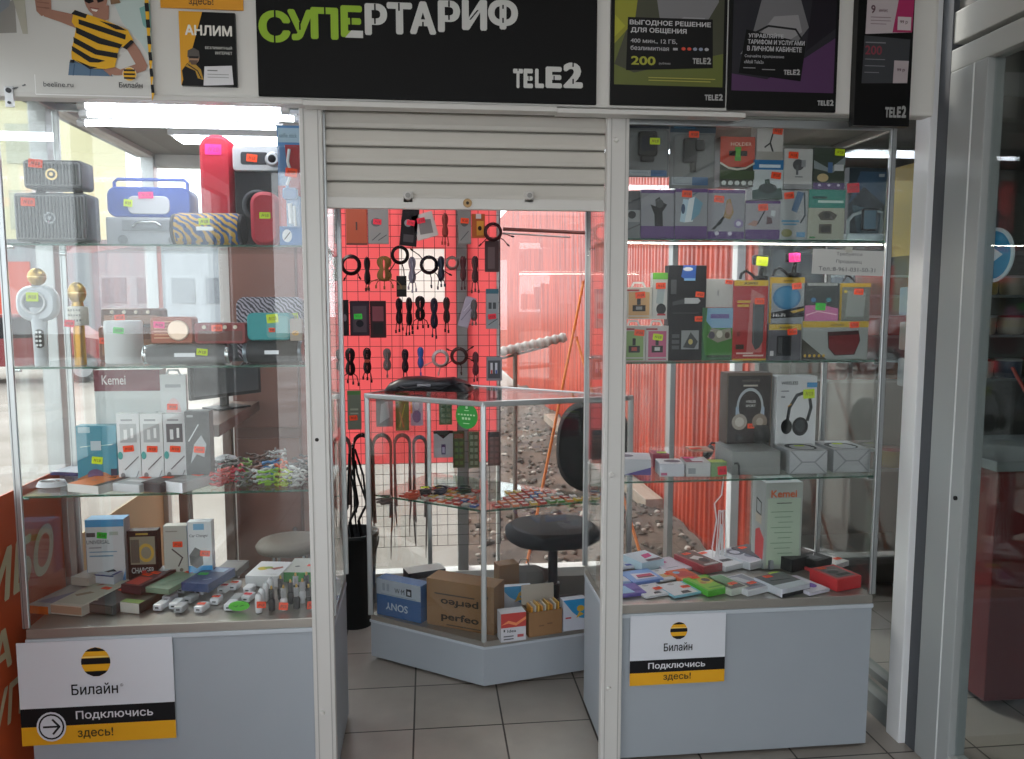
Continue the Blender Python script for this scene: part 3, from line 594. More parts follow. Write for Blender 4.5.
def lay(name, label, cat, group, px, py, zb, W, L, H, yaw, body, art=(), tg=None, side=None, tagsize=(.034, .021), front=None, taglist=None):
    """flat carton lying on a level; px,py: the middle of its front lower edge; art is printed on its top"""
    p = atz(px, py, zb); b = B(); body = mat(body) if isinstance(body, str) else body
    b.bbox(-W/2, W/2, 0, L, 0, H, body, .0015)
    if art: b.art(TOP(-W/2, 0, H), W, L, art)
    if front: b.art(FRONT(-W/2, 0, 0), W, H, front)
    o = b.build(name, None, (p.x, p.y, zb+.0008), yaw); tag(o, label, cat, group)
    for u, v, k in (taglist or ([tg] if tg else [])): price_tag(o, TOP(-W/2+u*W-tagsize[0]/2, v*L-tagsize[1]/2, H), k, *tagsize)
    return o
DKG = mat('#2a2b2e', .45); MESHG = mat('#4a4c50', .7, .2, .25, 400)

# ================================================================ speaker case, top shelf
z1 = SH[1]
def ribbed(label, x0, x1, yt, yb, Y, zb, badge, feet, Dp):
    p0 = at(x0, (yt+yb)/2, Y); p1 = at(x1, (yt+yb)/2, Y); W = p1.x-p0.x; zt = at(x0, yt, Y).z
    t = thing('radio_speaker', label, 'speaker', ((p0.x+p1.x)/2, Y, zb), 0, 'ribbed grey speakers'); f = .012 if feet else 0; H = zt-zb-f
    b = B(); b.rbox(0, f+H/2, W, H, .012, .006, Dp, mat('#63666a', .5)); b.build('cabinet', t)
    b = B(); n = int(W/.0105)
    b.rbox(0, f+H/2, W-.014, H-.014, .008, 0, .008, mat('#8a8c90', .6), .002)
    for i in range(n):
        x = -W/2+.012+(W-.024)*i/(n-1); b.box(x-.0022, x+.0022, -.003, .0, f+.012, f+H-.012, mat('#5a5c60', .6))
    b.build('grille', t)
    b = B(); cx = 0; b.cyl((cx, -.003, f+H*.48), (cx, -.006, f+H*.48), .018, mat(badge, .3, .5)); b.cyl((cx, -.006, f+H*.48), (cx, -.007, f+H*.48), .012, mat('#4c4e52')); b.cyl((cx, -.007, f+H*.48), (cx, -.0085, f+H*.48), .006, mat(badge, .3, .5)); b.build('badge', t)
    if feet:
        for x in (-W*.32, W*.32): B().cyl((x, Dp*.5, 0), (x, Dp*.5, f), .016, DKG, .012).build('foot', t)
    price_tag(t, FRONT(-W*.38, -.003, f+H*.72), 'o', .042, .026)
    return zt
zt = ribbed('larger ribbed grey speaker, lower of the two at the left end of the top shelf', 13, 87, 192, 232, .10, z1, '#7d8084', True, .10)
ribbed('smaller ribbed grey speaker with a gold badge stacked on the larger one', 22, 82, 159, 189, .10, zt+.001, '#e0c48a', True, .09)
# blue boombox with white handle
Y = .27; p0 = at(106, 190, Y); p1 = at(190, 190, Y); W = p1.x-p0.x; zb = z1
t = thing('portable_speaker', 'blue portable speaker with a raised carry handle and pink price tag', 'speaker', ((p0.x+p1.x)/2, Y, zb+.107))
b = B(); b.rbox(0, .05, W, .10, .03, 0, .10, mat('#2f51a8', .4)); b.build('cabinet', t)
b = B(); b.tube([(-W*.44, .03, .07), (-W*.44, .03, .118), (-W*.40, .03, .128), (W*.40, .03, .128), (W*.44, .03, .118), (W*.44, .03, .07)], .006, mat('#2f51a8', .4), 8); b.build('handle', t)
b = B(); b.rbox(0, .04, W*.5, .06, .02, -.004, .006, mat('#c9ccd2', .5), .002); b.build('grille', t)
price_tag(t, FRONT(-.03, -.004, .06), 'p', .048, .022); price_tag(t, FRONT(-.08, -.004, .035), 'y', .028, .024)
t = thing('cassette_radio', 'pale grey cassette-style radio under the blue portable speaker', 'radio', ((p0.x+p1.x)/2, Y-.02, zb))
b = B(); b.bbox(-W/2, W/2, 0, .13, 0, .105, mat('#aab0b8', .5), .006); b.box(-W*.3, W*.3, -.002, 0, .06, .095, mat('#868c94')); b.build('cabinet', t)
b = B(); b.tube([(-.045, -.004, .075), (-.03, -.014, .088), (.03, -.014, .088), (.045, -.004, .075)], .004, CHROME); b.build('handle', t)
b = B(); b.cyl((-W*.3, -.004, .03), (-W*.3, 0, .03), .016, mat('#7b8088')); b.build('dial', t)
b = B(); b.cyl((W*.3, -.004, .03), (W*.3, 0, .03), .016, mat('#7b8088')); b.build('dial', t)
# patterned cylinder
def camo(name, c1, c2, sc):
    m = bpy.data.materials.new(name); m.use_nodes = True; n = m.node_tree; bs = n.nodes['Principled BSDF']
    tc = n.nodes.new('ShaderNodeTexCoord'); wv = n.nodes.new('ShaderNodeTexWave'); wv.inputs['Scale'].default_value = sc; wv.inputs['Distortion'].default_value = 6; wv.inputs['Detail'].default_value = 2; wv.bands_direction = 'DIAGONAL'
    cr = n.nodes.new('ShaderNodeValToRGB'); cr.color_ramp.interpolation = 'CONSTANT'; cr.color_ramp.elements[0].color = lin(c1); cr.color_ramp.elements[1].color = lin(c2); cr.color_ramp.elements[1].position = .5
    n.links.new(tc.outputs['Object'], wv.inputs[0]); n.links.new(wv.outputs['Fac'], cr.inputs[0]); n.links.new(cr.outputs[0], bs.inputs['Base Color']); bs.inputs['Roughness'].default_value = .7; return m
def barrel(name, label, x0, x1, yt, yb, Y, zb, body, endc, tg=None, group='cylinder speakers', lean=.0):
    p0 = at(x0, (yt+yb)/2, Y); p1 = at(x1, (yt+yb)/2, Y); r = (at(x0, yt, Y).z-at(x0, yb, Y).z)/2; W = p1.x-p0.x
    t = thing(name, label, 'speaker', ((p0.x+p1.x)/2, Y+r, zb+r), lean, group)
    b = B(); b.lathe([(r*.93, -W/2+.012), (r, -W/2+.02), (r, W/2-.02), (r*.93, W/2-.012)], body, 24, axis='x'); b.build('body', t)
    for s in (-1, 1):
        b = B(); q = sorted([(s*(W/2-.013)), s*W/2]); b.lathe([(r*.9, q[0]), (r*.95, (q[0]+q[1])/2), (r*.86, q[1])], endc, 24, axis='x'); b.build('end_cap', t)
    b = B(); b.box(-W*.12, W*.12, -r-.001, -r+.004, -.006, .006, mat('#caccd0', .3, .6)); b.build('badge', t)
    if tg: price_tag(t, FRONT(tg[0]*W-.017, -r-.001, tg[1]*r), tg[2])
    return t
barrel('speaker', 'blue and yellow diagonal-striped cylinder speaker on the top shelf', 168, 240, 196, 231, .07, z1, camo('striped_cloth', '#35558c', '#c9a24a', 22), DKG, (.0, .2, 'y'))
# red tall speaker
def capsule(name, label, x0, x1, yt, Y, zb, m, cat='speaker', tgs=(), Dp=.07, zh=None):
    p0 = at(x0, yt+30, Y); p1 = at(x1, yt+30, Y); W = p1.x-p0.x; H = at(x0, yt, Y).z-zb
    t = thing(name, label, cat, ((p0.x+p1.x)/2, Y, zb)); b = B(); b.rbox(0, H/2, W, H, W*.42, 0, Dp, m, .012); b.build('cabinet', t); return t, W, H
RED = mat('#b3142e', .6, 0, .15, 120)
t, W, H = capsule('speaker', 'tall red upright speaker with a pink tag and a yellow strap', 199, 232, 134, .20, z1, RED, Dp=.09)
price_tag(t, FRONT(-.032, 0, H-.065), 'p', .052, .034)
b = B(); b.box(-.004, .004, -.001, .0, .045, .085, mat('#d8c838')); b.build('mark', t)
b = B(); b.tube([(.005, -.002, .05), (.03, -.012, .035), (.08, -.02, .012), (.10, -.02, -.0 + .004)], .0018, mat('#d8c02c')); b.build('strap', t)
# black and silver karaoke speaker
Y = .17; p0 = at(234, 170, Y); p1 = at(279, 170, Y); W = p1.x-p0.x; H = at(250, 145, Y).z-z1
t = thing('party_speaker', 'black upright speaker with a silver control panel on top', 'speaker', ((p0.x+p1.x)/2, Y, z1))
b = B(); b.rbox(0, H*.4, W, H*.8, .012, 0, .1, mat('#1d1d21', .4)); b.build('cabinet', t)
b = B(); b.rbox(0, H*.87, W+.006, H*.25, .014, -.006, .1, mat('#c4c6ca', .3, .4)); b.rbox(-.005, H*.87, W*.6, H*.12, .008, -.008, -.005, mat('#33353a'), .001); b.build('control_panel', t)
b = B(); b.lathe([(.048, 0), (.05, -.004), (.04, -.004), (.035, .002)], mat('#34363b', .5), 24, (0, .0, H*.42), 'y'); b.lathe([(.012, -.002), (.004, -.006)], mat('#5b5e64'), 16, (0, 0, H*.42), 'y'); b.build('woofer', t)
b = B(); b.lathe([(.02, 0), (.024, -.01), (.018, -.018)], mat('#d5d7da', .3, .3), 20, (W*.38, -.006, H*.86), 'y'); b.lathe([(.013, -.018), (.008, -.02)], mat('#17181a'), 16, (W*.38, -.006, H*.86), 'y'); b.build('knob', t)
price_tag(t, FRONT(-.03, -.008, H*.84), 'o', .034, .024)
t, W, H = capsule('speaker', 'small red rounded speaker with a lime tag in front of the black upright speaker', 250, 279, 191, .06, z1, RED, Dp=.06)
price_tag(t, FRONT(-.015, 0, H*.5), 'y', .034, .02)
# selfie stick blister near the front
Y = .02; p0 = at(277, 180, Y); p1 = at(302, 180, Y); W = p1.x-p0.x; zt = at(290, 124, Y).z; H = zt-z1-.002
t = thing('blister_pack', 'tall blue and red blister pack with a white and blue gadget beside the left post', 'blister pack', ((p0.x+p1.x)/2, Y+.02, z1+.0015))
b = B(); b.bbox(-W/2, W/2, .0, .003, 0, H, mat('#4f86c0'), .001)
b.art(FRONT(-W/2, 0, 0), W, H, [('r', .04, .86, .96, .98, '#a9c4d8'), ('t', 'selfie stick', .1, .9, .7, .035, '#30506c'), ('p', [(.45, .45), (1, .4), (1, .84), (.3, .84)], '#b3202c'), ('r', 0, .16, .3, .5, '#c03a44'), ('r', 0, .0, 1, .16, '#4b7fc0'), ('e', .3, .08, .2, .055, '#e8ecf2'), ('l', [(.2, .05), (.42, .11)], .003, '#5a5a5a')])
b.build('card', t)
b = B(); b.tube([(0, -.010, H*.18), (-.003, -.010, H*.35)], .008, mat('#e4e8ee', .3)); b.tube([(.012, -.010, H*.16), (.010, -.010, H*.33)], .005, mat('#e4e8ee', .3)); b.rbox(0, H*.43, W*.6, H*.1, .01, -.022, -.004, mat('#5b88c4', .3)); b.tube([(-.01, -.01, H*.5), (.004, -.012, H*.6), (-.006, -.01, H*.7), (.0, -.01, H*.8)], .005, mat('#e9edf3', .3)); b.build('gadget', t)
b = B(); b.rbox(0, H*.48, W*.84, H*.68, .01, -.026, -.0005, CLEAR, .004); b.build('clear_bubble', t)
price_tag(t, FRONT(-.012, -.0265, H*.57), 'o', .036, .026)

# ---------------------------------------------------------------- speaker case, second shelf
z2 = SH[2]
def mic(label, cx, w, yt, Y, body, ballc, headc, kind):
    c = at(cx, 330, Y); H = at(cx, yt, Y).z-z2; k = at(cx+1, 330, Y).x-c.x; r = w/2*k
    t = thing('karaoke_microphone', label, 'microphone', (c.x, Y, z2), 0, 'karaoke microphones')
    if kind == 0:
        b = B(); b.lathe([(.019, 0), (.020, .004), (.021, H*.35), (.024, H*.5), (.03, H*.6)], body, 24); b.build('handle', t)
        b = B(); b.rbox(0, H*.64, w*k, H*.36, w*k*.38, -.022, .022, body, .008); b.build('speaker_body', t)
        b = B(); b.lathe([(.036, -.022), (.038, -.026), (.031, -.026), (.028, -.022)], mat('#d8dade', .3), 28, (-.004, 0, H*.65), 'y'); b.lathe([(.030, -.023), (.001, -.025)], mat('#8b9096', .6), 24, (-.004, 0, H*.65), 'y'); b.build('speaker_grille', t)
        b = B(); b.rbox(.006, H*.28, .022, .058, .01, -.026, -.012, mat('#26282c', .4), .002)
        b.build('control_panel', t)
        for i in range(4):
            for j in (0, 1): B().cyl((.001+j*.0105, -.0265, H*.28-.02+i*.0135), (.001+j*.0105, -.0285, H*.28-.02+i*.0135), .0038, mat('#eef1f4')).build('button', t)
        hz = H*.82
    else:
        b = B(); b.lathe([(.017, 0), (.0175, .003), (.0165, H*.5)], body, 24, smooth=True); b.build('handle', t)
        b = B(); b.lathe([(.026, H*.48), (.0295, H*.49), (.0295, H*.70), (.024, H*.71)], mat('#d9d5cb', .4, 0, .15, 90), 28)
        for i in range(3):
            for j in range(-2, 3): b.box(j*.008-.0015, j*.008+.0015, -.0305, -.027, H*.53+i*.016, H*.53+i*.016+.006, mat('#8d8a84'))
        b.build('speaker_body', t); b = B(); b.lathe([(.018, H*.70), (.016, H*.76)], ballc, 20); b.build('neck', t); hz = H*.74
    b = B(); rr = .026; pr = [(rr*math.sin(a*PI/12)+.0005, rr-rr*math.cos(a*PI/12)) for a in range(1, 12)]
    b.lathe([(q, hz+h*(H-hz)/(2*rr)) for q, h in pr], ballc, 24); b.lathe([(rr*1.02, hz+(H-hz)*.47), (rr*1.02, hz+(H-hz)*.53)], mat('#e8cf92', .3, .8), 24); b.build('mic_head', t)
    return t, H
GOLD = mat('#c8953f', .3, .85); GOLDM = mat('#c9a45a', .4, .8, .25, 300)
t, H = mic('white karaoke microphone with a round speaker and a lime tag', 40, 40, 268, .08, mat('#cfd5dc', .35), GOLDM, '#fff', 0)
price_tag(t, FRONT(-.022, -.027, H*.66), 'y', .036, .028)
t, H = mic('slim gold karaoke microphone standing beside the white one', 79, 26, 282, .09, GOLD, GOLDM, '#fff', 1)
price_tag(t, FRONT(-.03, -.030, H*.47), 'r', .03, .022)
c = at(117, 345, .10); k = at(118, 345, .1).x-c.x; H = at(117, 321, .1).z-z2
t = thing('lamp_speaker', 'plain white cylinder lamp with a green tag on the second shelf', 'speaker', (c.x, .16, z2))
b = B(); r = 19*k; b.lathe([(r*.96, 0), (r, .004), (r, H*.72)], mat('#e3e5e8', .4), 32); b.build('body', t); b = B(); b.lathe([(r, H*.725), (r, H*.97), (r*.94, H)], mat('#d5d8dc', .35), 32); b.build('shade', t)
price_tag(t, FRONT(-.01, -r-.001, H*.72), 'g', .032, .02)
WOOD = mat('#8a5640', .5, 0, .2, 14)
def radio(label, x0, x1, yt, yb, Y, zb, body, gr, dial, Dp=.09, tgs=()):
    p0 = at(x0, (yt+yb)/2, Y); p1 = at(x1, (yt+yb)/2, Y); W = p1.x-p0.x; H = at(x0, yt, Y).z-at(x0, yb, Y).z
    t = thing('retro_radio', label, 'radio', ((p0.x+p1.x)/2, Y, zb), 0, 'retro radios'); b = B(); b.rbox(0, H/2, W, H, .01, 0, Dp, body); b.build('cabinet', t)
    b = B()
    if dial:
        for i in range(6): b.box(-W/2+.012, W*.12, -.002, 0, H*.2+i*H*.12, H*.2+i*H*.12+.004, mat(gr, .4, .3))
        b.build('grille', t); b = B(); q = H*.38; cx = W/2-q-.012; b.lathe([(q, 0), (q, -.006), (q*.84, -.006)], mat('#e8cdb8', .3, .5), 28, (cx, 0, H*.5), 'y'); b.lathe([(q*.84, -.003), (.001, -.004)], mat('#54565a', .6), 28, (cx, 0, H*.5), 'y'); b.build('speaker_dial', t)
    else:
        b.box(-W/2+.012, W/2-.012, -.002, 0, H*.15, H*.62, mat(gr, .6)); b.build('grille', t)
        for i in range(4): B().cyl((-W*.3+i*W*.2, -.001, H*.8), (-W*.3+i*W*.2, -.006, H*.8), .006, mat('#cdbfae', .4, .4)).build('knob', t)
    for u, v, kk in tgs: price_tag(t, FRONT(u*W-W/2, -.006, v*H), kk)
    return t, H
t, Hb = radio('long brown wooden radio, lower one behind the white cylinder lamp', 98, 195, 318, 352, .27, z2, WOOD, '#b07a5c', False, .08, [(.02, .5, 'o')])
radio('slimmer brown radio lying on the long wooden radio', 100, 160, 300, 318, .26, z2+Hb+.001, mat('#6a4636', .5, 0, .2, 14), '#a9806a', False, .08, [(.25, .3, 'o')])
barrel('speaker', 'grey mesh cylinder speaker lying lengthwise with a lime tag', 141, 228, 344, 365, .035, z2, mat('#6f7174', .6, .3, .2, 300), CHROME, (.2, .0, 'y'))
radio('copper coloured radio with a round speaker dial lying on the mesh cylinder', 150, 193, 316, 343, .06, at(150, 344, .06).z, mat('#a4573f', .45, .2), '#d09a7c', True, .06, [(.1, .6, 'p')])
radio('long dull red speaker bar with an orange tag on the grey mesh cylinder', 194, 246, 322, 343, .05, at(200, 344, .05).z, mat('#8c2f30', .5), '#6d3b34', False, .06, [(.35, .6, 'o')])
barrel('speaker', 'black cylinder speaker lying at the right end of the second shelf', 242, 301, 341, 365, .05, z2, mat('#26282c', .55, .2, .3, 300), mat('#7f8892', .3, .7))
Y = .05; p0 = at(247, 330, Y); p1 = at(291, 330, Y); W = p1.x-p0.x; zb = at(250, 340.5, Y).z; H = at(250, 313, Y).z-zb
t = thing('speaker', 'turquoise block speaker with a lime tag lying on the black cylinder', 'speaker', ((p0.x+p1.x)/2, Y, zb))
b = B(); b.rbox(0, H/2, W, H, .016, 0, .07, mat('#1f9aa0', .55, 0, .12, 200)); b.build('cabinet', t); b = B(); b.rbox(W*.2, H/2, W*.5, H*.8, .01, -.003, .004, mat('#5fa8a8', .6, 0, .1, 300), .001); b.build('grille', t); price_tag(t, FRONT(-.004, -.003, H*.62), 'y', .036, .028); price_tag(t, FRONT(.0, -.003, H*.3), 'o', .02, .014)
Y = .20; p0 = at(236, 310, Y); p1 = at(302, 310, Y); W = p1.x-p0.x; H = at(250, 297, Y).z-z2
t = thing('speaker', 'zigzag patterned black and white speaker behind the turquoise one', 'speaker', ((p0.x+p1.x)/2, Y, z2))
b = B(); b.rbox(0, H/2, W, H, .03, 0, .09, camo('zigzag_cloth', '#3a3644', '#b9b3c4', 40)); b.build('cabinet', t); b = B(); b.rbox(W*.02, H*.62, .04, .03, .006, -.004, .002, mat('#c25a3c'), .001); b.build('badge', t)
price_tag(t, FRONT(W*.12, -.001, H*.62), 'y', .034, .02); price_tag(t, FRONT(W*.32, -.001, H*.62), 'y', .028, .026)
# clock-like tan charger box at the post
t = std('gift_box', 'narrow tan box with a small gold emblem next to the left doorway post', 'box', None, 290, 302, 319, .012, at(290, 341, .012).z, .04, '#9a8d80', [('e', .45, .35, .3, .12, '#c79a4a'), ('l', [(.3, .3), (.6, .42)], .0015, '#5a4020')])

# ---------------------------------------------------------------- speaker case, third shelf
z3 = SH[3]
std('trimmer_box', 'large white trimmer carton with a dark red name band', 'carton', None, 94, 160, 370, .30, z3, .07, '#d7d9d8', [('r', 0, .8, 1, 1, '#7a3440'), ('t', 'Kemei', .12, .86, .36, .09, '#e8dcdc', .01), ('p', [(.25, .42), (.6, .56), (.95, .6), (.85, .42), (.6, .34)], '#3f7d80'), ('p', [(.3, .44), (.6, .56), (.7, .44), (.5, .38)], '#c9d8da'), ('p', [(.76, .58), (.96, .6), (.86, .46)], '#3a3c40')])
std('cable_box', 'teal carton with an orange planet picture and lime tag', 'carton', None, 76, 116, 426, .16, z3, .045, '#3c8ba0', [('r', .06, .88, .36, .98, '#a9c6cf'), ('r', .36, .58, .62, .74, '#b5c4cc'), ('l', [(.1, .64), (.36, .66)], .0015, '#cde'+'cde'), ('l', [(.62, .66), (.9, .68)], .0015, '#cdecde'), ('p', [(0, 0), (1, 0), (1, .08), (.7, .2), (.4, .22), (0, .1)], '#b2704a'), ('e', .45, .16, .2, .1, '#6a5478'), ('r', .84, .02, 1, .26, '#2a3550')], (.5, .42, 'y'), tagsize=(.034, .024))
for i, (x0, x1, c, lb) in enumerate(((116.5, 139.5, '#dfe1e3', 'white phone accessory carton beside the teal carton'), (140, 162.5, '#e2e3e4', 'white phone accessory carton, middle of three'), (163, 185.5, '#e0e2e4', 'white phone accessory carton beside the black one'))):
    std('accessory_box', lb, 'carton', 'three white cartons on the third shelf', x0, x1, 414, .13, z3, .035, c, [('r', .14, .6, .86, .86, '#b3b6b8' if i < 2 else '#6a6c70'), ('r', .3, .64, .45, .78, '#e9e9e9'), ('r', .6, .66, .72, .8, '#f2f2f2'), ('t', 'Inkax', .2, .9, .5, .035, '#888', .01) if False else ('r', .2, .9, .7, .925, '#9a9da0'), ('e', .12, .42, .11, .055, '#4aa8a4'), ('l', [(.3, .22), (.9, .4)], .0035, '#6d7074'), ('e', .2, .14, .1, .04, '#8a8d90'), ('l', [(.7, .05), (.9, .2)], .003, '#9a9da0')], (.5, .51, 'o'))
std('accessory_box', 'black phone accessory carton with a white shape beside the white cartons', 'carton', None, 184.5, 209.5, 411.5, .11, z3, .05, '#3c3e42', [('p', [(.2, .3), (.35, .55), (.65, .68), (.85, .55), (.75, .38), (.45, .42)], '#b9bcc0'), ('l', [(.15, .6), (.55, .82)], .004, '#c9ccd0'), ('r', .1, .92, .35, .95, '#9a9da0'), ('r', .08, .12, .5, .14, '#8a8d90'), ('e', .2, .05, .08, .03, '#9a9da0'), ('e', .42, .05, .08, .03, '#9a9da0'), ('e', .64, .05, .08, .03, '#9a9da0')], (.55, .49, 'o'))
o = std('hanging_pack', 'white hang-tab pack standing behind the three white cartons', 'carton', None, 160, 186, 375, .2, z3, .02, '#dcdedf', [('e', .5, .62, .3, .16, '#e9c9cc'), ('r', .2, .88, .8, .91, '#a9abb0'), ('e', .55, .55, .2, .08, '#f0f0f0')], (.45, .7, 'o'), hang='#c9ccd0')
# lying boxes on the third shelf
b3 = z3
lay('flat_box', 'white flat box with a navy front edge at the left of the third shelf', 'box', None, 66, 476, b3, .125, .15, .013, -.30, '#dfe2ea', [('r', .1, .1, .9, .9, '#e6e8ee')], front=[('r', 0, 0, 1, 1, '#2d2f5c')])
t = thing('coiled_cable', 'white charging cable coiled flat near the left end of the third shelf', 'cable', atz(52, 486, b3))
for k_ in range(4):
    b = B(); r = .036-.002*k_; b.tube([(r*1.25*math.cos(a*PI/16), r*math.sin(a*PI/16), .003+.0042*k_) for a in range(33)], .0024, mat('#e6e6ea', .4), 6)
    if k_ == 0: b.tube([(.02, .0, .008), (.0, .006, .02), (-.02, .002, .018)], .0026, mat('#e6e6ea', .4))
    b.build('coil', t)
B().bbox(-.012, .012, -.006, .002, .018, .024, mat('#f2f2f4', .3)).build('plug', t)
lay('flat_box', 'orange topped flat box lying beside the coiled white cable', 'box', None, 83, 493.5, b3, .125, .17, .027, -.42, '#e8e4e0', [('r', .0, .0, .82, 1, '#d77a45'), ('r', .82, 0, 1, 1, '#4a4848'), ('p', [(.45, .6), (.6, .75), (.72, .62), (.62, .64)], '#1d1d1d'), ('e', .4, .35, .1, .05, '#b9846a')])
lay('flat_box', 'dark grey flat box lying between the orange box and the small white box', 'box', None, 104, 474, b3, .07, .16, .022, -.42, '#5a5e60', [('r', .1, .1, .9, .9, '#6c7072')], (.4, .8, 'o'))
lay('flat_box', 'small white flat box with an orange tag in the middle of the third shelf', 'box', None, 126, 492.5, b3, .10, .12, .026, -.36, '#dcdde0', [('r', .05, .05, .95, .95, '#b9bbbd'), ('r', .2, .3, .8, .5, '#e6e6e6')], (.5, .75, 'o'))
lay('flat_box', 'charcoal flat box with orange and lime tags on the third shelf', 'box', None, 151, 492.5, b3, .075, .17, .03, -.42, '#4a4c4e', [('r', .05, .05, .95, .95, '#5f6264')], taglist=[(.5, .8, 'y'), (.5, .45, 'o')])
lay('flat_box', 'light grey flat box with a white front, rightmost of the flat boxes on that shelf', 'box', None, 174, 492.5, b3, .072, .17, .033, -.50, '#d8d9dc', [('r', .0, .0, 1, 1, '#a2a4a4'), ('r', .2, .1, .8, .25, '#b8babb')], (.5, .6, 'o'), front=[('r', 0, 0, 1, 1, '#eceef2')])
# tangle of bagged cables: each its own small coil
cols = ['#3a3c40', '#c43a30', '#8a8c8c', '#c62f4c', '#4a4640', '#7aa43a', '#7a4a3c', '#5a3a34', '#d8dade', '#3a88c8', '#d8622e', '#88b838', '#d9dcde', '#a8b83c', '#3c3c40', '#2c2c30', '#b0b0ae', '#5a4a44', '#c9c9c9', '#6a6864', '#2f2f33', '#c85a5a']
nm_c = ['charcoal', 'red', 'grey', 'crimson', 'brown-black', 'green', 'brown', 'dark brown', 'white', 'blue', 'orange', 'lime', 'pale white', 'olive', 'black', 'jet black', 'light grey', 'taupe', 'silver', 'stone grey', 'ink black', 'pink']
spots = [(213, 480), (226, 484), (222, 474), (238, 483), (232, 474), (246, 476), (256, 480), (252, 470), (262, 484), (270, 476), (281, 477), (268, 486), (291, 484), (284, 488), (296, 476), (304, 480), (296, 488), (262, 468), (277, 465), (244, 488), (305, 472), (220, 487)]
for i, ((px, py), c) in enumerate(zip(spots, cols)):
    p = atz(px, min(py, 487), b3); zz = .001+(i % 3)*.011
    t = thing('small_cable', f'{nm_c[i]} earphone cable coil in the colourful heap at the right of the third shelf', 'cable', (p.x, p.y, b3+zz-.001 if False else b3), random.random()*3, 'heap of earphone cables')
    m = mat(c, .45); r = random.uniform(.022, .034); b = B(); pts = []
    for a in range(40):
        q = a*PI/6.5; rr = r*(1+.25*math.sin(a*1.7)); pts.append((rr*math.cos(q), rr*.7*math.sin(q), .004+.0013*a+.004*math.sin(a*2.3+i)+(.002)))
    b.tube(pts, .0036, m, 5); b.build('cord', t)
    b = B(); b.bbox(-.011, .011, -.007, .007, .002, .018, m, .004); b.build('plug', t)
    if i in (1, 10): price_tag(t, TOP(-.015, -.01, .034), 'o', .03, .02)
t = thing('phone_mount', 'white rounded phone mount at the back of the cable heap', 'phone holder', atz(226, 465, b3))
b = B(); b.lathe([(.045, 0), (.045, .012), (.036, .03), (.015, .038)], mat('#d9dcde', .35), 24); b.build('dome', t); b = B(); b.bbox(-.02, .02, -.045, -.03, .008, .016, mat('#c8707a')); b.build('label_strip', t)
p = atz(276, 463, b3); t = thing('wire_whisk', 'thin domed wire holder standing among the cables', 'wire holder', p)
b = B()
for k_ in range(6):
    a0 = k_*PI/6; b.tube([(.035*math.cos(a0)*math.cos(q*PI/10), .035*math.sin(a0)*math.cos(q*PI/10), .05*math.sin(q*PI/10)) for q in range(11)], .001, CHROME, 4)
b.build('wires', t); B().cyl((0, 0, .05), (0, 0, .06), .004, CHROME).build('knob', t)

# ---------------------------------------------------------------- speaker case, deck
zd = ZD
std('handsfree_box', 'tall white and blue universal car kit carton with a green tag', 'carton', None, 85.5, 124, 520, .325, zd, .06, '#d3d5d8', [('r', 0, .9, 1, 1, '#4b9cd0'), ('r', .02, .76, .25, .82, '#4a4c50'), ('r', .62, .78, .85, .83, '#a9b4a8'), ('t', 'UNIVERSAL', .02, .66, .6, .055, '#4a5560', .01), ('r', .08, .6, .4, .615, '#8a8f94'), ('r', .08, .54, .8, .555, '#7aa0b8'), ('r', .08, .48, .7, .5, '#7aa0b8'), ('p', [(.3, .12), (.4, .26), (.7, .3), (.9, .2), (.7, .12)], '#22252c'), ('p', [(.4, .2), (.6, .26), (.75, .2), (.6, .15)], '#7a8088'), ('p', [(.75, 0), (1, 0), (1, .3), (.9, .1)], '#3f88c4')], (.42, .79, 'g'), side=[('r', 0, 0, 1, 1, '#4b9cd0')], top=[('r', 0, 0, 1, 1, '#4b9cd0')], tagsize=(.034, .022))
std('charger_pack', 'black and gold charger carton with a coiled gold cable picture', 'carton', None, 127, 157.5, 531, .325, zd, .04, '#1c1b1c', [('r', .1, .42, .92, .9, '#8d8a78'), ('o', .62, .62, .26, .16, .35, '#c9a544'), ('r', .12, .45, .4, .85, '#5a5850'), ('r', .3, .93, .7, .96, '#b99a3c'), ('t', 'CHARGER', .12, .27, .75, .1, '#bfc6c8', .02), ('r', .45, .26, .6, .32, '#c03030'), ('r', .5, .06, .86, .16, '#8a7a2c'), ('r', .1, .1, .3, .13, '#5a5c60')])
std('tripod_box', 'pale grey-green carton with a folded black stand picture', 'carton', None, 163.5, 187, 526, .33, zd, .04, '#c3c4bc', [('l', [(.35, .62), (.78, .48), (.6, .34)], .005, '#3a3c3e'), ('e', .72, .28, .08, .03, '#6a6c60'), ('r', .1, .9, .6, .92, '#9a9c94')], (.6, .7, 'o'), side=[('r', 0, 0, 1, 1, '#a3a79a')])
std('usb_charger_box', 'white and bright blue USB charger carton with an orange tag', 'carton', None, 187.5, 211.5, 522, .31, zd, .04, '#e2e6ea', [('r', 0, 0, 1, .34, '#2f9fe0'), ('r', .25, .88, .7, .97, '#6fb4e0'), ('t', 'Car Charger', .08, .76, .78, .055, '#4a4f58', .01), ('p', [(.05, .5), (.3, .62), (.6, .56), (.62, .36), (.35, .3), (.08, .36)], '#3c3e40'), ('p', [(.05, .5), (.3, .62), (.6, .56), (.35, .48)], '#5c5e60')], (.7, .53, 'o'), side=[('r', 0, 0, 1, 1, '#3f7fb0')])
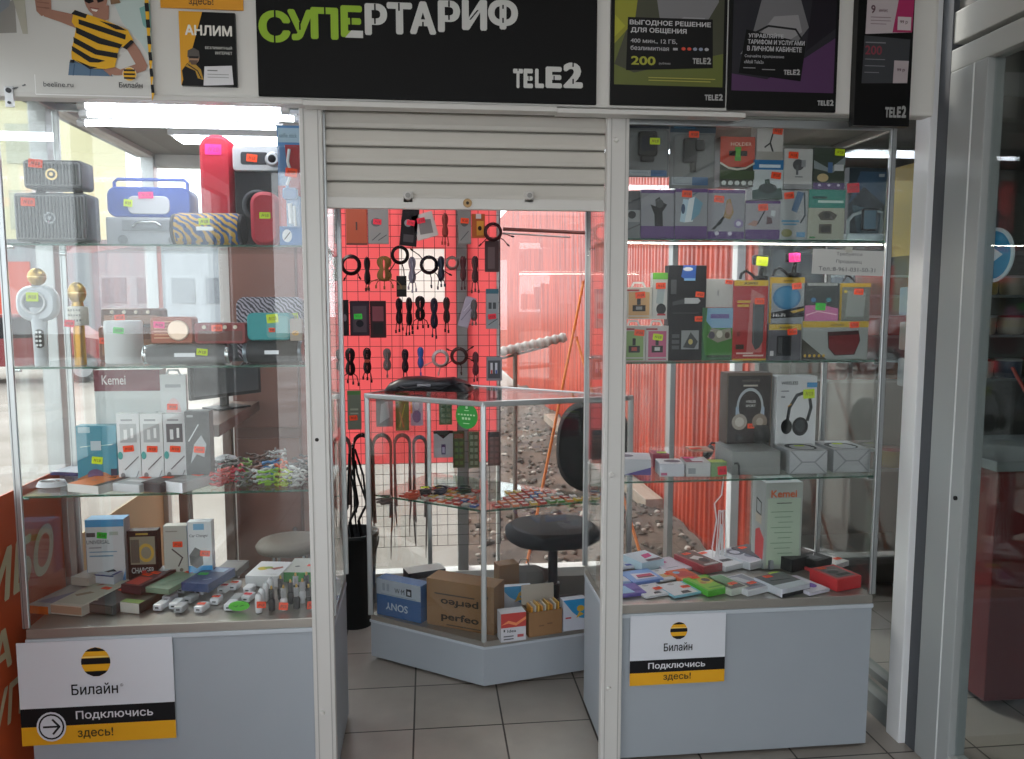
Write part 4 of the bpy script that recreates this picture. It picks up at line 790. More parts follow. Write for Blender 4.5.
fl = [
 ('flat_box', 'grey flat box with an orange front edge at the left end of the case floor', 38, 614, .085, .21, .027, -.30, '#a9a9a6', [('p', [(.1, .1), (.9, .1), (.9, .5), (.5, .3)], '#7a7f96')], [('r', 0, 0, 1, 1, '#c9651e')], []),
 ('flat_box', 'pale phone carton with a bronze front edge and orange tag', 66.5, 615.5, .125, .215, .034, -.32, '#c9c5ba', [('r', .05, .05, .95, .95, '#b8b7a8'), ('p', [(.15, .3), (.4, .42), (.6, .4), (.3, .26)], '#8a7a66'), ('p', [(.2, .6), (.5, .8), (.6, .76), (.35, .62)], '#9a5a50')], [('r', 0, .15, 1, .95, '#b08c76'), ('r', 0, .9, 1, 1, '#d9c9b8')], [(.7, .55, 'o')]),
 ('flat_box', 'dark charcoal flat box with an orange tag and a grey patch', 99, 614, .115, .215, .032, -.36, '#3c3b3b', [('r', .1, .62, .8, .92, '#6a7478'), ('e', .2, .1, .04, .02, '#c9c0b0')], [('r', .04, .1, .96, .9, '#5c5650')], [(.4, .45, 'o')]),
 ('flat_box', 'black flat box with a cream front end', 130, 613, .078, .18, .034, -.36, '#34362f', [('r', .0, .0, 1, .12, '#7a9a4a')], [('r', 0, 0, 1, 1, '#d9d8d0')], [(.5, .55, 'o')]),
 ('flat_box', 'pale beige flat box behind at the left with a purple smudge', 80, 586, .075, .11, .03, -.32, '#b7b2a8', [('p', [(.5, .6), (.9, .5), (.9, .8)], '#8a5a50')], None, []),
 ('flat_box', 'white flat box with navy trim lying beside the pale beige one', 104, 584, .085, .12, .032, -.32, '#c9ccd6', [('p', [(.1, .3), (.6, .9), (.9, .8), (.5, .2)], '#7a5a50'), ('r', .85, 0, 1, 1, '#303c78')], [('r', 0, .85, 1, 1, '#303c78')], []),
 ('flat_box', 'red and black flat box stack with orange tags in the middle of the floor', 131, 594, .085, .2, .03, -.38, '#4a2a30', [('r', .1, .05, .8, .4, '#b8453c'), ('r', .1, .75, .8, .95, '#a8adb4')], None, [(.3, .5, 'o'), (.5, .62, 'o')]),
 ('flat_box', 'sage green flat box with an orange tag', 157, 594, .1, .2, .02, -.36, '#7f9a84', [('l', [(.5, .3), (.7, .5)], .003, '#5a6a5c')], None, [(.6, .82, 'o')]),
 ('flat_box', 'navy blue flat box with a green sticker', 195, 592, .11, .17, .03, -.30, '#2e4474', [('r', .35, .7, .85, .92, '#7d9cc4'), ('l', [(.6, .2), (.8, .3)], .003, '#b9c4d8')], None, [(.3, .5, 'g')]),
 ('flat_box', 'dark grey flat box between the navy box and the white carton', 226, 578, .09, .12, .028, -.15, '#4d4f50', [('r', .1, .2, .9, .8, '#5e6060')], None, []),
 ('flat_box', 'white lidded carton with yellow print lying at the back right', 262, 587, .13, .16, .04, -.16, '#dfe0e2', [('e', .3, .5, .16, .12, '#c9b42c'), ('e', .45, .55, .14, .08, '#8aa03c'), ('p', [(.5, .5), (.85, .65), (.9, .55), (.7, .4)], '#a05a4c'), ('r', 0, 0, 1, 1, '#c6c7c2') if False else ('r', .6, .1, .9, .12, '#8a8a8a')], None, []),
 ('flat_box', 'grey lidded carton with a bright green front beside the left doorway post', 300, 582, .13, .16, .036, -.10, '#b9bcb4', [('e', .3, .4, .08, .05, '#4a4c4c')], [('r', 0, 0, 1, 1, '#2f9a3c')], [(.72, .45, 'o')]),
]
for i_, (nme, lb, px, py, W_, L_, H_, yw, bc, ar_, fr, tgs) in enumerate(fl): lay(nme, lb, 'box', 'flat cartons on the floor of the speaker case', px, py, zd+(.0355 if 3 < i_ < 9 else 0), W_*.94, L_*(1.35 if i_ < 4 else 1.0), H_, yw, bc, ar_, front=fr, taglist=tgs)
# small wall chargers: white plugs with red stickers
cp = [(157, 611.5, 'n'), (173, 610, 'n'), (178, 613.5, 't'), (198, 613.5, 'o'), (214, 605.5, 'o'), (187, 604, 't'), (166, 603, 'n'), (198, 596, 'r'), (221, 594, 'r'), (232, 591, 'o'), (247, 594, 'n'), (234, 605, 't'), (228, 611.5, 'n'), (245, 603, 'r'), (209, 589, 't'), (180, 594, 'r')]
cn = ['nearest the green-fronted', 'second from the left', 'with a grey end', 'with an orange sticker in front', 'with a red-orange sticker in the middle', 'lying behind the grey-ended one', 'behind the front left one', 'half hidden among the others', 'with a red end cap', 'with an orange sticker near the back', 'nearest the white lidded carton', 'leaning by the green oval pack', 'lying left of the green oval pack', 'behind the green oval pack', 'at the back by the navy box', 'at the back left of the group']
for i, (px, py, k) in enumerate(cp):
    p = atz(px, py, zd); t = thing('wall_charger', f'small white wall charger {cn[i]}' if i else 'small white wall charger beside the cream-ended black box', 'charger', (p.x, p.y, zd+.0008), random.uniform(-.35, -.1), 'white wall chargers')
    L_ = random.uniform(.045, .06); b = B(); b.bbox(-.016, .016, 0, L_, 0, .022, mat('#e4e6ec' if k != 't' else '#b9bcc0', .3), .006); b.build('body', t)
    b = B(); b.bbox(-.006, .006, -.001, .001, .009, .014, mat('#30343a'), .0004); b.build('usb_port', t)
    if k in 'or': price_tag(t, TOP(-.013, L_*.3, .0215), 'o' if k == 'o' else 'r', .026, .018)
for i, (x, y) in enumerate(((0, 0),)):
    p = atz(239, 611.5, zd); t = thing('oval_pack', 'bright green oval pack at the front of the chargers', 'pack', (p.x, p.y, zd+.001))
    b = B(); b.prism([(.034*math.cos(a*PI/12), .017+.016*math.sin(a*PI/12)) for a in range(24)], 0, .006, mat('#58c832')); b.build('card', t)
    b = B(); b.art(FRONT(-.034, 0, 0), .068, .034, [('l', [(.25, .55), (.4, .45), (.45, .6)], .002, '#234a1c'), ('l', [(.55, .5), (.75, .6)], .002, '#234a1c')]); b.build('print', t)
# white round-headed chargers in a row, and spring coiled car chargers
for i, (px, py) in enumerate(((259, 612.5), (262, 607), (266, 601), (271, 596))):
    p = atz(px, py, zd); t = thing('car_charger', ['white round-headed car charger standing, nearest the glass', 'white round-headed car charger, second from the glass', 'white round-headed car charger, third from the glass', 'white round-headed car charger, furthest from the glass'][i], 'charger', (p.x, p.y, zd+.001), 0, 'white standing car chargers')
    b = B(); b.lathe([(.010, 0), (.012, .01), (.012, .045), (.011, .056), (.006, .063)], mat('#e8e9ee', .25), 18); b.build('body', t)
    b = B(); b.lathe([(.005, .063), (.0035, .067)], mat('#b9bcc2', .3, .6), 12); b.build('tip', t)
    if i == 0: price_tag(t, FRONT(-.004, -.0125, .02), 'o', .03, .022)
for i, (px, py, c) in enumerate(((272, 611, 'k'), (284, 610, 'w'), (291, 604, 'k'), (297, 609, 'k'), (281, 600, 'k'), (303, 603, 'w'), (309, 609, 'k'), (296, 597, 'k'), (307, 596, 'k'))):
    p = atz(px, py, zd); lab = ['lying low by the white chargers', 'white-based one with an orange tag', 'behind the white-based one', 'with a gold band', 'leaning at the back left', 'pale one in the second row', 'with an orange tag beside the doorway post', 'at the back in the middle', 'furthest back by the green-fronted carton'][i]
    t = thing('spring_cable_charger', f'spring-cabled car charger, {lab}', 'charger', (p.x, p.y, zd+.001), random.random(), 'spring-cabled car chargers')
    m1 = mat('#2a2a2c' if c == 'k' else '#dfe0e4', .35); b = B(); b.lathe([(.008, 0), (.011, .004), (.0115, .035), (.008, .042)], m1, 14); b.build('body', t)
    b = B(); pts = [(.0085*math.cos(a*PI/4), .0085*math.sin(a*PI/4), .043+.00058*a) for a in range(56)]; b.tube(pts, .0016, mat('#b9b9bc' if i % 2 else '#3c3c3e', .4), 4); b.build('spring_cord', t)
    b = B(); b.lathe([(.004, .072), (.004, .082), (.002, .086)], mat('#c8a45a', .3, .7), 10); b.build('tip', t)
    if i in (1, 6): price_tag(t, FRONT(-.015, -.0125, .006), 'o', .03, .026)
# ================================================================ phone holder case, top shelf
z1 = RS1
def blister(label, x0, x1, yt, yb, Y, zb, top, content, bubble=True, tg=None, foot=None):
    p0 = at(x0, (yt+yb)/2, Y); p1 = at(x1, (yt+yb)/2, Y); W = p1.x-p0.x; H = at(x0, yt, Y).z-zb
    t = thing('blister_pack', label, 'blister pack', ((p0.x+p1.x)/2, Y+.03, zb+.0005), 0, 'clear blister packs')
    b = B(); b.bbox(-W/2, W/2, .0, .003, 0, H, mat('#74777a'), .001); b.art(FRONT(-W/2, 0, 0), W, H, [('r', 0, .82, 1, 1, top), ('r', .08, .88, .55, .94, '#2f6f98')] + (foot or [])); b.build('card', t)
    b = B(); content(b, W, H); b.build('phone_holder', t)
    b = B(); b.rbox(0, H*.42, W*.86, H*.72, .012, -.03, -.001, CLEAR, .005); b.build('clear_bubble', t)
    if tg: price_tag(t, FRONT(tg[0]*W-W/2-.017, -.031, tg[1]*H), tg[2])
def watch(b, W, H):
    b.rbox(0, H*.55, W*.42, H*.42, .01, -.02, -.004, mat('#17181c', .3), .004); b.rbox(0, H*.3, W*.3, H*.1, .006, -.016, -.004, mat('#202228', .5), .002); b.rbox(0, H*.55, W*.3, H*.25, .006, -.0215, -.02, mat('#0d1a2c', .15), .001)
def clampc(b, W, H):
    b.rbox(-W*.08, H*.55, W*.3, H*.36, .006, -.018, -.004, mat('#26282c', .4), .003); b.rbox(W*.12, H*.62, W*.2, H*.16, .008, -.022, -.006, mat('#34373c', .4), .003); b.cyl((0, -.008, H*.24), (0, -.008, H*.38), .01, mat('#26282c'))
# lower row of cartons standing on the shelf
def lower_top(x0, x1, yt, name, label, body, art, tg, Y=.035):
    return std(name, label, 'carton', 'cartons on the shelf above the long led strip', x0, x1, yt, Y, z1, .05, body, art, tg, tagsize=(.034, .022))
PUR = '#5b3b7a'; KG = '#24252a'
def pholder(kind):
    base = [('r', 0, .93, 1, 1, PUR), ('r', 0, 0, 1, .26 if kind != 2 else .16, PUR)]
    if kind == 0: return base+[('p', [(.42, .26), (.66, .26), (.64, .55), (.78, .7), (.6, .76), (.55, .86), (.42, .8), (.44, .66), (.28, .7), (.4, .5)], KG), ('e', .55, .72, .12, .09, '#3a3c40')]
    if kind == 1: return base+[('p', [(.15, .35), (.3, .33), (.45, .78), (.25, .8)], '#b8d4e4'), ('p', [(.3, .33), (.55, .35), (.62, .85), (.42, .8)], '#dfe9ef'), ('p', [(.5, .36), (.75, .5), (.85, .72), (.6, .84)], '#6f9fb8'), ('e', .25, .6, .06, .1, '#2c4a6c'), ('l', [(.55, .88), (.68, .93)], .003, '#3a5a70')]
    if kind == 2: return base+[('p', [(.1, .2), (.35, .3), (.5, .5), (.42, .48), (.25, .32), (.2, .2)], KG), ('p', [(.42, .45), (.6, .4), (.7, .55), (.6, .82), (.5, .8), (.46, .6)], '#9a7a4c'), ('e', .56, .62, .09, .13, '#b08a7a'), ('e', .83, .32, .13, .09, '#8a7aa8'), ('e', .83, .32, .07, .05, '#cfcfdf'), ('e', .25, .12, .06, .04, '#cfc8dc'), ('e', .6, .12, .06, .04, '#cfc8dc')]
    return base+[('p', [(.05, .38), (.25, .5), (.4, .46), (.3, .34)], '#b08a80'), ('l', [(.35, .4), (.55, .75)], .004, KG), ('p', [(.6, .4), (.78, .42), (.76, .55), (.62, .6)], '#5a3c44'), ('p', [(.72, .62), (.85, .6), (.86, .75), (.74, .76)], '#c9d0d4')]
lower_top(624, 640, 191, 'holder_box', 'narrow dark carton partly behind the right doorway post on the led lit shelf', '#3a3c42', [('r', 0, 0, 1, .35, '#7a7f84'), ('r', 0, .35, 1, .6, '#9fa3a6'), ('e', .5, .5, .25, .08, '#1f2024'), ('l', [(0, .15), (1, .3)], .004, '#5a5d62')], None)
lower_top(641, 674.5, 190, 'holder_box', 'white and purple carton with a black clamp holder picture', '#8e9098', pholder(0), None)
lower_top(675, 707.5, 189, 'holder_box', 'white and purple carton with light blue phone pictures', '#94989f', pholder(1), (.35, .9, 'o'))
lower_top(708, 745, 190, 'holder_box', 'white and purple carton with a hand on a bent black stand', '#93949c', pholder(2), (.28, .82, 'o'))
lower_top(745.5, 780, 201, 'holder_box', 'white and purple carton with two hands holding a phone', '#a19fa6', pholder(3), (.5, .82, 'o'))
lower_top(780.5, 808, 190.5, 'holder_box', 'pale blue-grey carton with a blue phone on a bent stand', '#a4a9ac', [('p', [(.4, .6), (.6, .55), (.85, .95), (.6, .98)], '#4a6a8c'), ('l', [(.85, .95), (.9, .5), (.75, .35)], .006, '#3f4a52'), ('r', .05, .36, .7, .4, '#5a8fb0'), ('r', .1, .3, .6, .33, '#5a8fb0'), ('e', .25, .14, .2, .08, '#8a8a5c'), ('r', .6, .06, .92, .16, '#5a90b8')], (.3, .88, 'o'))
lower_top(808.5, 845, 190, 'holder_box', 'teal and cream carton with two brown phone grips pictured', '#a9ad9c', [('r', 0, .64, 1, 1, '#2a8a7c'), ('r', .1, .82, .5, .87, '#1c4a48'), ('r', .25, .74, .95, .79, '#bfe0d8'), ('p', [(.25, .5), (.4, .58), (.6, .58), (.8, .5), (.7, .4), (.35, .4)], '#4a463c'), ('e', .5, .5, .1, .06, '#2a2824'), ('r', .3, .13, .65, .32, '#4f4a3e'), ('r', .36, .16, .6, .28, '#2a2824'), ('r', .05, .04, .2, .07, '#3a8a4c')], None)
# upper row stands on the lower row
def upper(x0, x1, yt, yb, name, label, body, art, tg, Y=.035, D=.05):
    return std(name, label, 'carton', 'cartons stacked under the roof of the phone holder case', x0, x1, yt, Y, 0, D, body, art, tg, yb=yb, tagsize=(.034, .022))
blister('clear blister pack with a black gadget and lime tag beside the right doorway post', 626, 672, 115, 174, .03, at(650, 176, .03).z, '#1c2c40', watch, tg=(.62, .52, 'y'), foot=[('r', .12, .02, .8, .12, '#a9b4bc'), ('r', .6, .02, .95, .12, '#3c6c9c')])
blister('clear blister pack with a phone clamp and an orange tag, second from the doorway post', 672.5, 718.5, 118, 186, .03, at(695, 187.5, .03).z, '#18384c', clampc, tg=(.45, .72, 'o'), foot=[('r', .05, .05, .5, .17, '#a9b4bc'), ('r', .5, .05, .85, .17, '#3c6c9c')])
upper(720, 754.5, 137, 187, 'holder_box', 'red arched carton with a green and black holder picture', '#3a3c34', [('p', [(0, .5), (0, 1), (1, 1), (1, .5), (.75, .4), (.25, .4)], '#b8402c'), ('p', [(0, .5), (.25, .4), (.5, .37), (.75, .4), (1, .5), (1, .46), (.75, .36), (.5, .33), (.25, .36), (0, .46)], '#cfcfc4'), ('t', 'HOLDER', .3, .82, .6, .07, '#e0c8b8', .01), ('r', .42, .52, .6, .8, '#4a9a3c'), ('p', [(.25, .62), (.78, .62), (.78, .72), (.25, .72)], '#26282a'), ('r', .44, .6, .58, .76, '#5aaa40'), ('r', 0, .15, 1, .33, '#4a5a40')] + [('e', .12+.19*i, .08, .07, .045, '#bfc4c0') for i in range(5)], None)
upper(757, 783.5, 118, 160, 'holder_box', 'tall white carton with a black tripod holder, highest under the case roof', '#b9b8b6', [('r', 0, .78, 1, 1, '#4a4540'), ('l', [(.3, .3), (.5, .4), (.6, .65)], .005, KG), ('l', [(.5, .4), (.65, .12)], .006, KG), ('r', 0, 0, 1, .2, '#9a9892')], (.75, .7, 'o'))
upper(752.5, 783, 160, 199.5, 'holder_box', 'blue and white carton with a dark car vent holder picture', '#c2ccd0', [('r', 0, .75, 1, 1, '#2a70a8'), ('r', .2, .8, .9, .88, '#cfe0ea'), ('p', [(0, 0), (1, 0), (.95, .3), (.6, .25), (.55, .52), (.4, .5), (.4, .3), (0, .22)], '#26443c'), ('e', .5, .28, .3, .13, '#1f2c2a')], (.75, .62, 'o'))
upper(784, 812.5, 149, 189, 'holder_box', 'white carton with a grey round phone cradle picture', '#bfc0c0', [('e', .5, .6, .2, .14, '#4a4c50'), ('r', .42, .35, .5, .6, '#5a5c60'), ('l', [(.4, .3), (.65, .3)], .003, '#5a5c60'), ('r', 0, 0, 1, .12, '#8a8c90'), ('r', .6, .55, .75, .72, '#8f9296')], (.3, .84, 'o'))
upper(813.5, 845, 148, 189.5, 'holder_box', 'dark carton with a cream ball picture and lime tag', '#3a443c', [('r', 0, 0, 1, .16, '#4f3c6c'), ('p', [(0, .7), (.5, .5), (1, .8), (1, .6), (.6, .4), (0, .5)], '#8a9498'), ('e', .3, .28, .18, .1, '#c9b48c'), ('r', .45, .4, .6, .65, '#4a6a98'), ('r', .65, .45, .95, .6, '#c9ccd0'), ('e', .2, .1, .05, .03, '#bfb4d0'), ('e', .5, .1, .05, .03, '#bfb4d0'), ('e', .8, .1, .05, .03, '#bfb4d0')], (.8, .9, 'y'))
std('tablet_holder_box', 'large dark blue carton behind the white tablet holder on the top shelf', 'carton', None, 849, 886, 168, .10, z1, .05, '#26323c', [('p', [(0, .5), (.4, .75), (1, .5), (1, .95), (.3, .95)], '#35506a'), ('r', .8, .88, .95, .92, '#b0b4b8'), ('p', [(.1, .5), (.6, .45), (.95, .3), (.95, .1), (.3, .1)], '#47606e')], (.12, .72, 'r'), tagsize=(.044, .032))
p = at(868, 218, .05); t = thing('tablet_holder', 'white curved arm holding a small dark tablet at the right end of the top shelf', 'phone holder', (p.x, .05, z1))
b = B(); b.tube([(-.06, .02, .005), (-.06, .02, .07), (-.045, .015, .09), (.0, .01, .105), (.055, .01, .10), (.062, .02, .05), (.06, .03, .004)], .006, mat('#9fb0b6', .3), 8); b.build('arm', t)
b = B(); b.bbox(-.06, .07, .015, .055, 0, .028, mat('#a9b9c4', .3), .006); b.build('foot', t)
b = B(); b.rbox(.004, .072, .052, .075, .006, -.006, .006, mat('#20262c', .3), .002); b.build('tablet', t)
b = B(); b.rbox(.004, .072, .044, .062, .002, -.0068, -.006, mat('#4a6c80', .1), .0003); b.build('screen', t)

# ---------------------------------------------------------------- second shelf
z2 = SH[2]
def s2(*a, **k):
    return std(a[0], a[1], 'carton', 'cartons on the middle shelf of the phone holder case', *a[2:], **k)
def usb(c1, pc): return [('r', .1, .12, .9, .85, c1), ('r', .0, .88, .5, .93, '#a03038'), ('r', .42, .45, .56, .65, '#26282a'), ('r', .25, .25, .75, .44, '#2a2628'), ('r', .38, .3, .62, .4, pc), ('r', .1, .04, .9, .08, c1)]
H_ = at(650, 321.5, .03).z
s2('adapter_box', 'green fronted white adapter carton, lower left next to the right doorway post', 623, 645.5, 326, .03, z2, .035, '#c2c0ba', usb('#8aa868', '#c04a40'), (.7, .82, 'o'), hang='#d9d9d6')
s2('adapter_box', 'pink fronted white adapter carton with a lime tag, lower of the small ones', 646, 668.5, 326, .03, z2, .035, '#c4c0c0', usb('#c05a80', '#c9c9c9'), (.5, .7, 'y'), hang='#d9d9d6')
s2('adapter_box', 'peach fronted white adapter carton with an orange tag, upper left by the doorway post', 626, 652, 287.5, .06, 0, .03, '#c6c2ba', usb('#c9a070', '#8a8a8a'), (.55, .74, 'o'), yb=319.5, hang='#e4e4e2')
s2('watch_box', 'white carton with a bright green lid and a dark round gadget picture', 652.5, 670, 273, .065, 0, .03, '#c9cac8', [('r', 0, .86, 1, 1, '#6ab840'), ('p', [(.2, .35), (.6, .3), (.7, .7), (.3, .75)], '#a4b0b4'), ('e', .5, .22, .28, .12, '#1e2024'), ('r', .28, .08, .75, .12, '#b83040')], (.45, .72, 'o'), yb=319.5)
s2('charger_box', 'tall black and blue hanging carton with a silver car charger picture', 669, 706.5, 265.5, .05, z2, .05, '#1b1c22', [('p', [(.32, .88), (.38, 1), (.72, 1), (.7, .84), (.5, .84)], '#2458b0'), ('e', .5, .96, .13, .02, '#c9cdd4'), ('r', .4, .84, .7, .865, '#7fb0e0'), ('r', .05, .7, .2, .85, '#4a4c50'), ('p', [(.1, .62), (.42, .65), (.8, .66), (.85, .63), (.8, .6), (.42, .6), (.1, .58)], '#3a3c40'), ('p', [(.42, .66), (.78, .66), (.85, .63), (.78, .6), (.42, .6)], '#b9bcc0'), ('r', .1, .5, .8, .504, '#5a5c60'), ('r', .1, .12, .3, .16, '#4a4c50'), ('r', .1, .18, .3, .22, '#4a4c50'), ('r', .1, .24, .3, .28, '#4a4c50'), ('r', .35, .12, .82, .32, '#8a8e90'), ('p', [(.4, .14), (.6, .3), (.8, .2), (.7, .13)], '#33363a'), ('e', .6, .2, .06, .03, '#bfae6a')], taglist=[(.82, .7, 'o'), (.82, .44, 'o')], tagsize=(.03, .018))
s2('dock_box', 'small white plain carton with a small orange tag on the green picture carton', 706.5, 733, 279, .05, 0, .04, '#b3b3b2', [('r', .4, .4, .46, .6, '#8f8f90')], (.82, .9, 'o'), yb=307.5, tagsize=(.026, .014))
s2('game_box', 'blue and green carton with a crowd on a meadow pictured', 702.5, 733.5, 308, .045, z2, .045, '#25603a', [('p', [(.15, 1), (1, 1), (1, .1), (.1, .1), (.0, .5)], '#3f7a34'), ('p', [(.12, .75), (.15, 1), (1, 1), (1, .62), (.3, .62)], '#7aa4c4'), ('r', .25, .8, .85, .88, '#5a4a8c'), ('p', [(.15, .45), (.3, .62), (.6, .58), (.9, .62), (.95, .42), (.5, .34)], '#8c8a7c'), ('e', .3, .48, .1, .07, '#4f4a58'), ('e', .55, .5, .1, .07, '#c9c6b8'), ('e', .8, .48, .08, .06, '#54443c'), ('r', .15, .06, .9, .1, '#1e3c20')], None)
s2('power_bank_box', 'tall red carton with yellow band and a long grey power bank picture', 734, 768, 280.5, .04, z2, .04, '#a8262a', [('r', 0, .93, 1, 1, '#c9a82c'), ('t', 'AWEI', .28, .945, .4, .035, '#3a3018', .03), ('r', 0, 0, 1, .02, '#c9a82c'), ('r', .1, .72, .5, .75, '#c9a02c'), ('r', .1, .67, .45, .7, '#c9a02c'), ('p', [(.4, .1), (.85, .1), (.9, .8), (.5, .9)], '#b86a68'), ('p', [(.56, .22), (.66, .13), (.78, .16), (.88, .24), (.9, .72), (.56, .72)], '#44484c'), ('l', [(.6, .2), (.6, .7)], .002, '#6a6e72'), ('r', .16, .58, .32, .66, '#c9a8a0') if False else ('r', .1, .3, .2, .36, '#8a2024'), ('r', .08, .14, .32, .2, '#3a2418'), ('r', .1, .08, .6, .1, '#d8b0a8'), ('r', .3, .05, .9, .07, '#d8b0a8')], (.75, .74, 'o'))
s2('speaker_box', 'yellow topped carton with a round blue speaker picture', 769, 804, 277.5, .06, 0, .04, '#8a9298', [('r', 0, .87, 1, 1, '#b8982c'), ('t', 'AWEI', .38, .9, .3, .045, '#3a3018', .02), ('e', .5, .56, .4, .26, '#2f6a94'), ('e', .5, .56, .34, .22, '#3f7ea8'), ('p', [(0, .22), (.4, .28), (1, .38), (1, .14), (0, .1)], '#1c1c20'), ('p', [(.6, .26), (1, .33), (1, .28), (.7, .22)], '#b8982c'), ('t', 'Hi-Fi', .12, .14, .35, .07, '#c9c9c9', .02), ('r', 0, 0, .06, .9, '#b8982c')], (.78, .8, 'o'), yb=323.5)
s2('speaker_box', 'grey lower carton with yellow top edge and a black cylinder speaker picture', 768.5, 801, 324.5, .035, z2, .05, '#54545c', [('r', 0, .84, 1, 1, '#c4a42c'), ('t', 'AWEI', .3, .87, .4, .07, '#3a3018', .02), ('r', .25, .12, .7, .68, '#26272c'), ('r', .3, .2, .42, .64, '#34363c'), ('r', .05, .12, .16, .26, '#c9c9cc')], (.72, .78, 'o'))
s2('speaker_box', 'wide lower carton with a dark red oval speaker picture', 802, 868, 321.5, .05, z2, .06, '#9ba1a0', [('r', 0, .84, 1, 1, '#c4a42c'), ('t', 'AWEI', .42, .88, .2, .05, '#3a3018', .02), ('p', [(0, 0), (0, .55), (.38, .0)], '#3c3a34'), ('p', [(.38, .72), (.85, .76), (.88, .5), (.8, .12), (.5, .1), (.4, .3)], '#3a1c20'), ('p', [(.4, .62), (.86, .66), (.86, .4), (.78, .14), (.52, .12), (.41, .3)], '#6c1c24')] + [('e', .05+.07*i, .1, .02, .04, '#c9a02c') for i in range(5)], (.78, .9, 'o'))
s2('speaker_box', 'black and pink lidded carton with a green tag, resting on the wide carton', 805, 838.5, 283, .075, 0, .04, '#2c3234', [('p', [(0, 0), (1, 0), (1, .32), (.5, .42), (0, .4)], '#b86a98'), ('l', [(.05, .15), (.4, .25), (.95, .16)], .004, '#e0b4cc'), ('e', .25, .55, .08, .06, '#3c6c98'), ('e', .7, .55, .08, .06, '#3c7c88'), ('r', .05, .92, .95, .99, '#8a8f90')], (.45, .38, 'g'), yb=321, tagsize=(.036, .024))
s2('speaker_box', 'grey-green carton with a yellow rim and translucent window, right end of the middle shelf', 839.5, 870, 283.5, .08, 0, .04, '#6c706c', [('r', 0, .9, 1, 1, '#b8982c'), ('r', 0, 0, .07, 1, '#a48a2c'), ('p', [(.2, .12), (.8, .1), (.85, .75), (.25, .8)], '#8a9290'), ('e', .18, .78, .06, .04, '#c4b04c')], (.6, .78, 'o'), yb=321)
# gadgets on top of the cartons: cameras / clip holders
for i, (cx, ty, k, lb) in enumerate(((760, 254, 'y', 'black clip gadget with a lime tag on top of the tall red carton'), (793, 253, 'p', 'black clip gadget with a pink tag on top of the blue speaker carton'))):
    zb = at(cx, 280.5 if i == 0 else 277.5, .05).z; c = at(cx-4, 270, .05); t = thing('clip_gadget', lb, 'gadget', (c.x, .062, zb+.001), 0, 'clip gadgets')
    b = B(); b.tube([(-.05, 0, .004), (-.046, 0, .022), (-.03, 0, .032), (-.01, 0, .02), (.005, 0, .006)], .005, mat('#1c1c1e', .4), 8); b.build('loop', t)
    b = B(); b.bbox(.0, .045, -.012, .012, .0, .016, mat('#1f2022', .4), .005); b.cyl((.022, 0, .014), (.028, 0, .05), .009, mat('#1a1a1c', .4), .007); b.build('stand', t)
    b = B(); b.rbox(.018, .068, .052, .034, .008, -.012, .01, mat('#26272a', .35), .003); b.build('clip', t)
    price_tag(t, FRONT(-.002, -.013, .05), k, .04, .03)
c = at(848, 283, .1); t = thing('folded_strap', 'thin dark strap folded on the grey-green carton at the right', 'strap', (c.x, .1, at(848, 283.2, .08).z+.002)); b = B(); b.tube([(-.02, 0, .003), (-.008, 0, .024), (.005, 0, .022), (.025, 0, .004)], .0032, mat('#2a2a2c')); b.build('band', t)

def vmap(items, k):      # squeeze artwork towards the top of the face: v -> k+(1-k)v
    out = []
    for it in items:
        it = list(it); g = lambda v: k+(1-k)*v
        if it[0] == 'r': it[2] = g(it[2]); it[4] = g(it[4])
        elif it[0] in 'eo': it[2] = g(it[2]); it[4] *= (1-k)
        elif it[0] in 'pl': it[1] = [(u, g(v)) for u, v in it[1]]
        elif it[0] == 't': it[3] = g(it[3]); it[5] *= (1-k)
        out.append(tuple(it))
    return out
# ---------------------------------------------------------------- third shelf: headphones
z3 = SH[3]
def phones_art(c1, c2, cup): return [('o', .5, .55, .34, .3, .14, c1), ('r', .05, .1, .95, .42, c2) if False else ('e', .28, .28, .15, .13, cup), ('e', .72, .28, .15, .13, cup), ('e', .28, .28, .08, .07, c2), ('e', .72, .28, .08, .07, c2)]
o = std('headphone_box', 'dark brown carton with silver headphones pictured in a gold frame', 'carton', 'headphone cartons', 727, 772, 373, .22, z3, .07, '#4a3a32', [('r', .0, .0, 1, 1, '#5c4a3c'), ('r', .03, .0, .97, .97, '#2e2424')]+vmap([ ('t', 'HEADPHONE', .33, .87, .4, .03, '#6a5c54', .01), ('r', .36, .8, .68, .825, '#c9c0b4'), ('o', .52, .5, .3, .28, .16, '#b9bec4'), ('r', .1, .05, .95, .4, '#2e2424'), ('r', .2, .36, .27, .5, '#a9b6c8'), ('r', .77, .36, .84, .5, '#a9b6c8'), ('e', .29, .28, .17, .12, '#a89c90'), ('e', .74, .28, .17, .12, '#8f7d70'), ('e', .29, .28, .1, .07, '#d0c8c0'), ('e', .74, .28, .08, .06, '#b8a898'), ('t', 'WIRELESS', .42, .56, .22, .04, '#d0ccc8', .02), ('t', 'SPORT', .42, .5, .22, .035, '#d0ccc8', .02)], .27), None, tagsize=(.034, .02))
price_tag(o, FRONT(-.005, 0, .138), 'o', .034, .018)
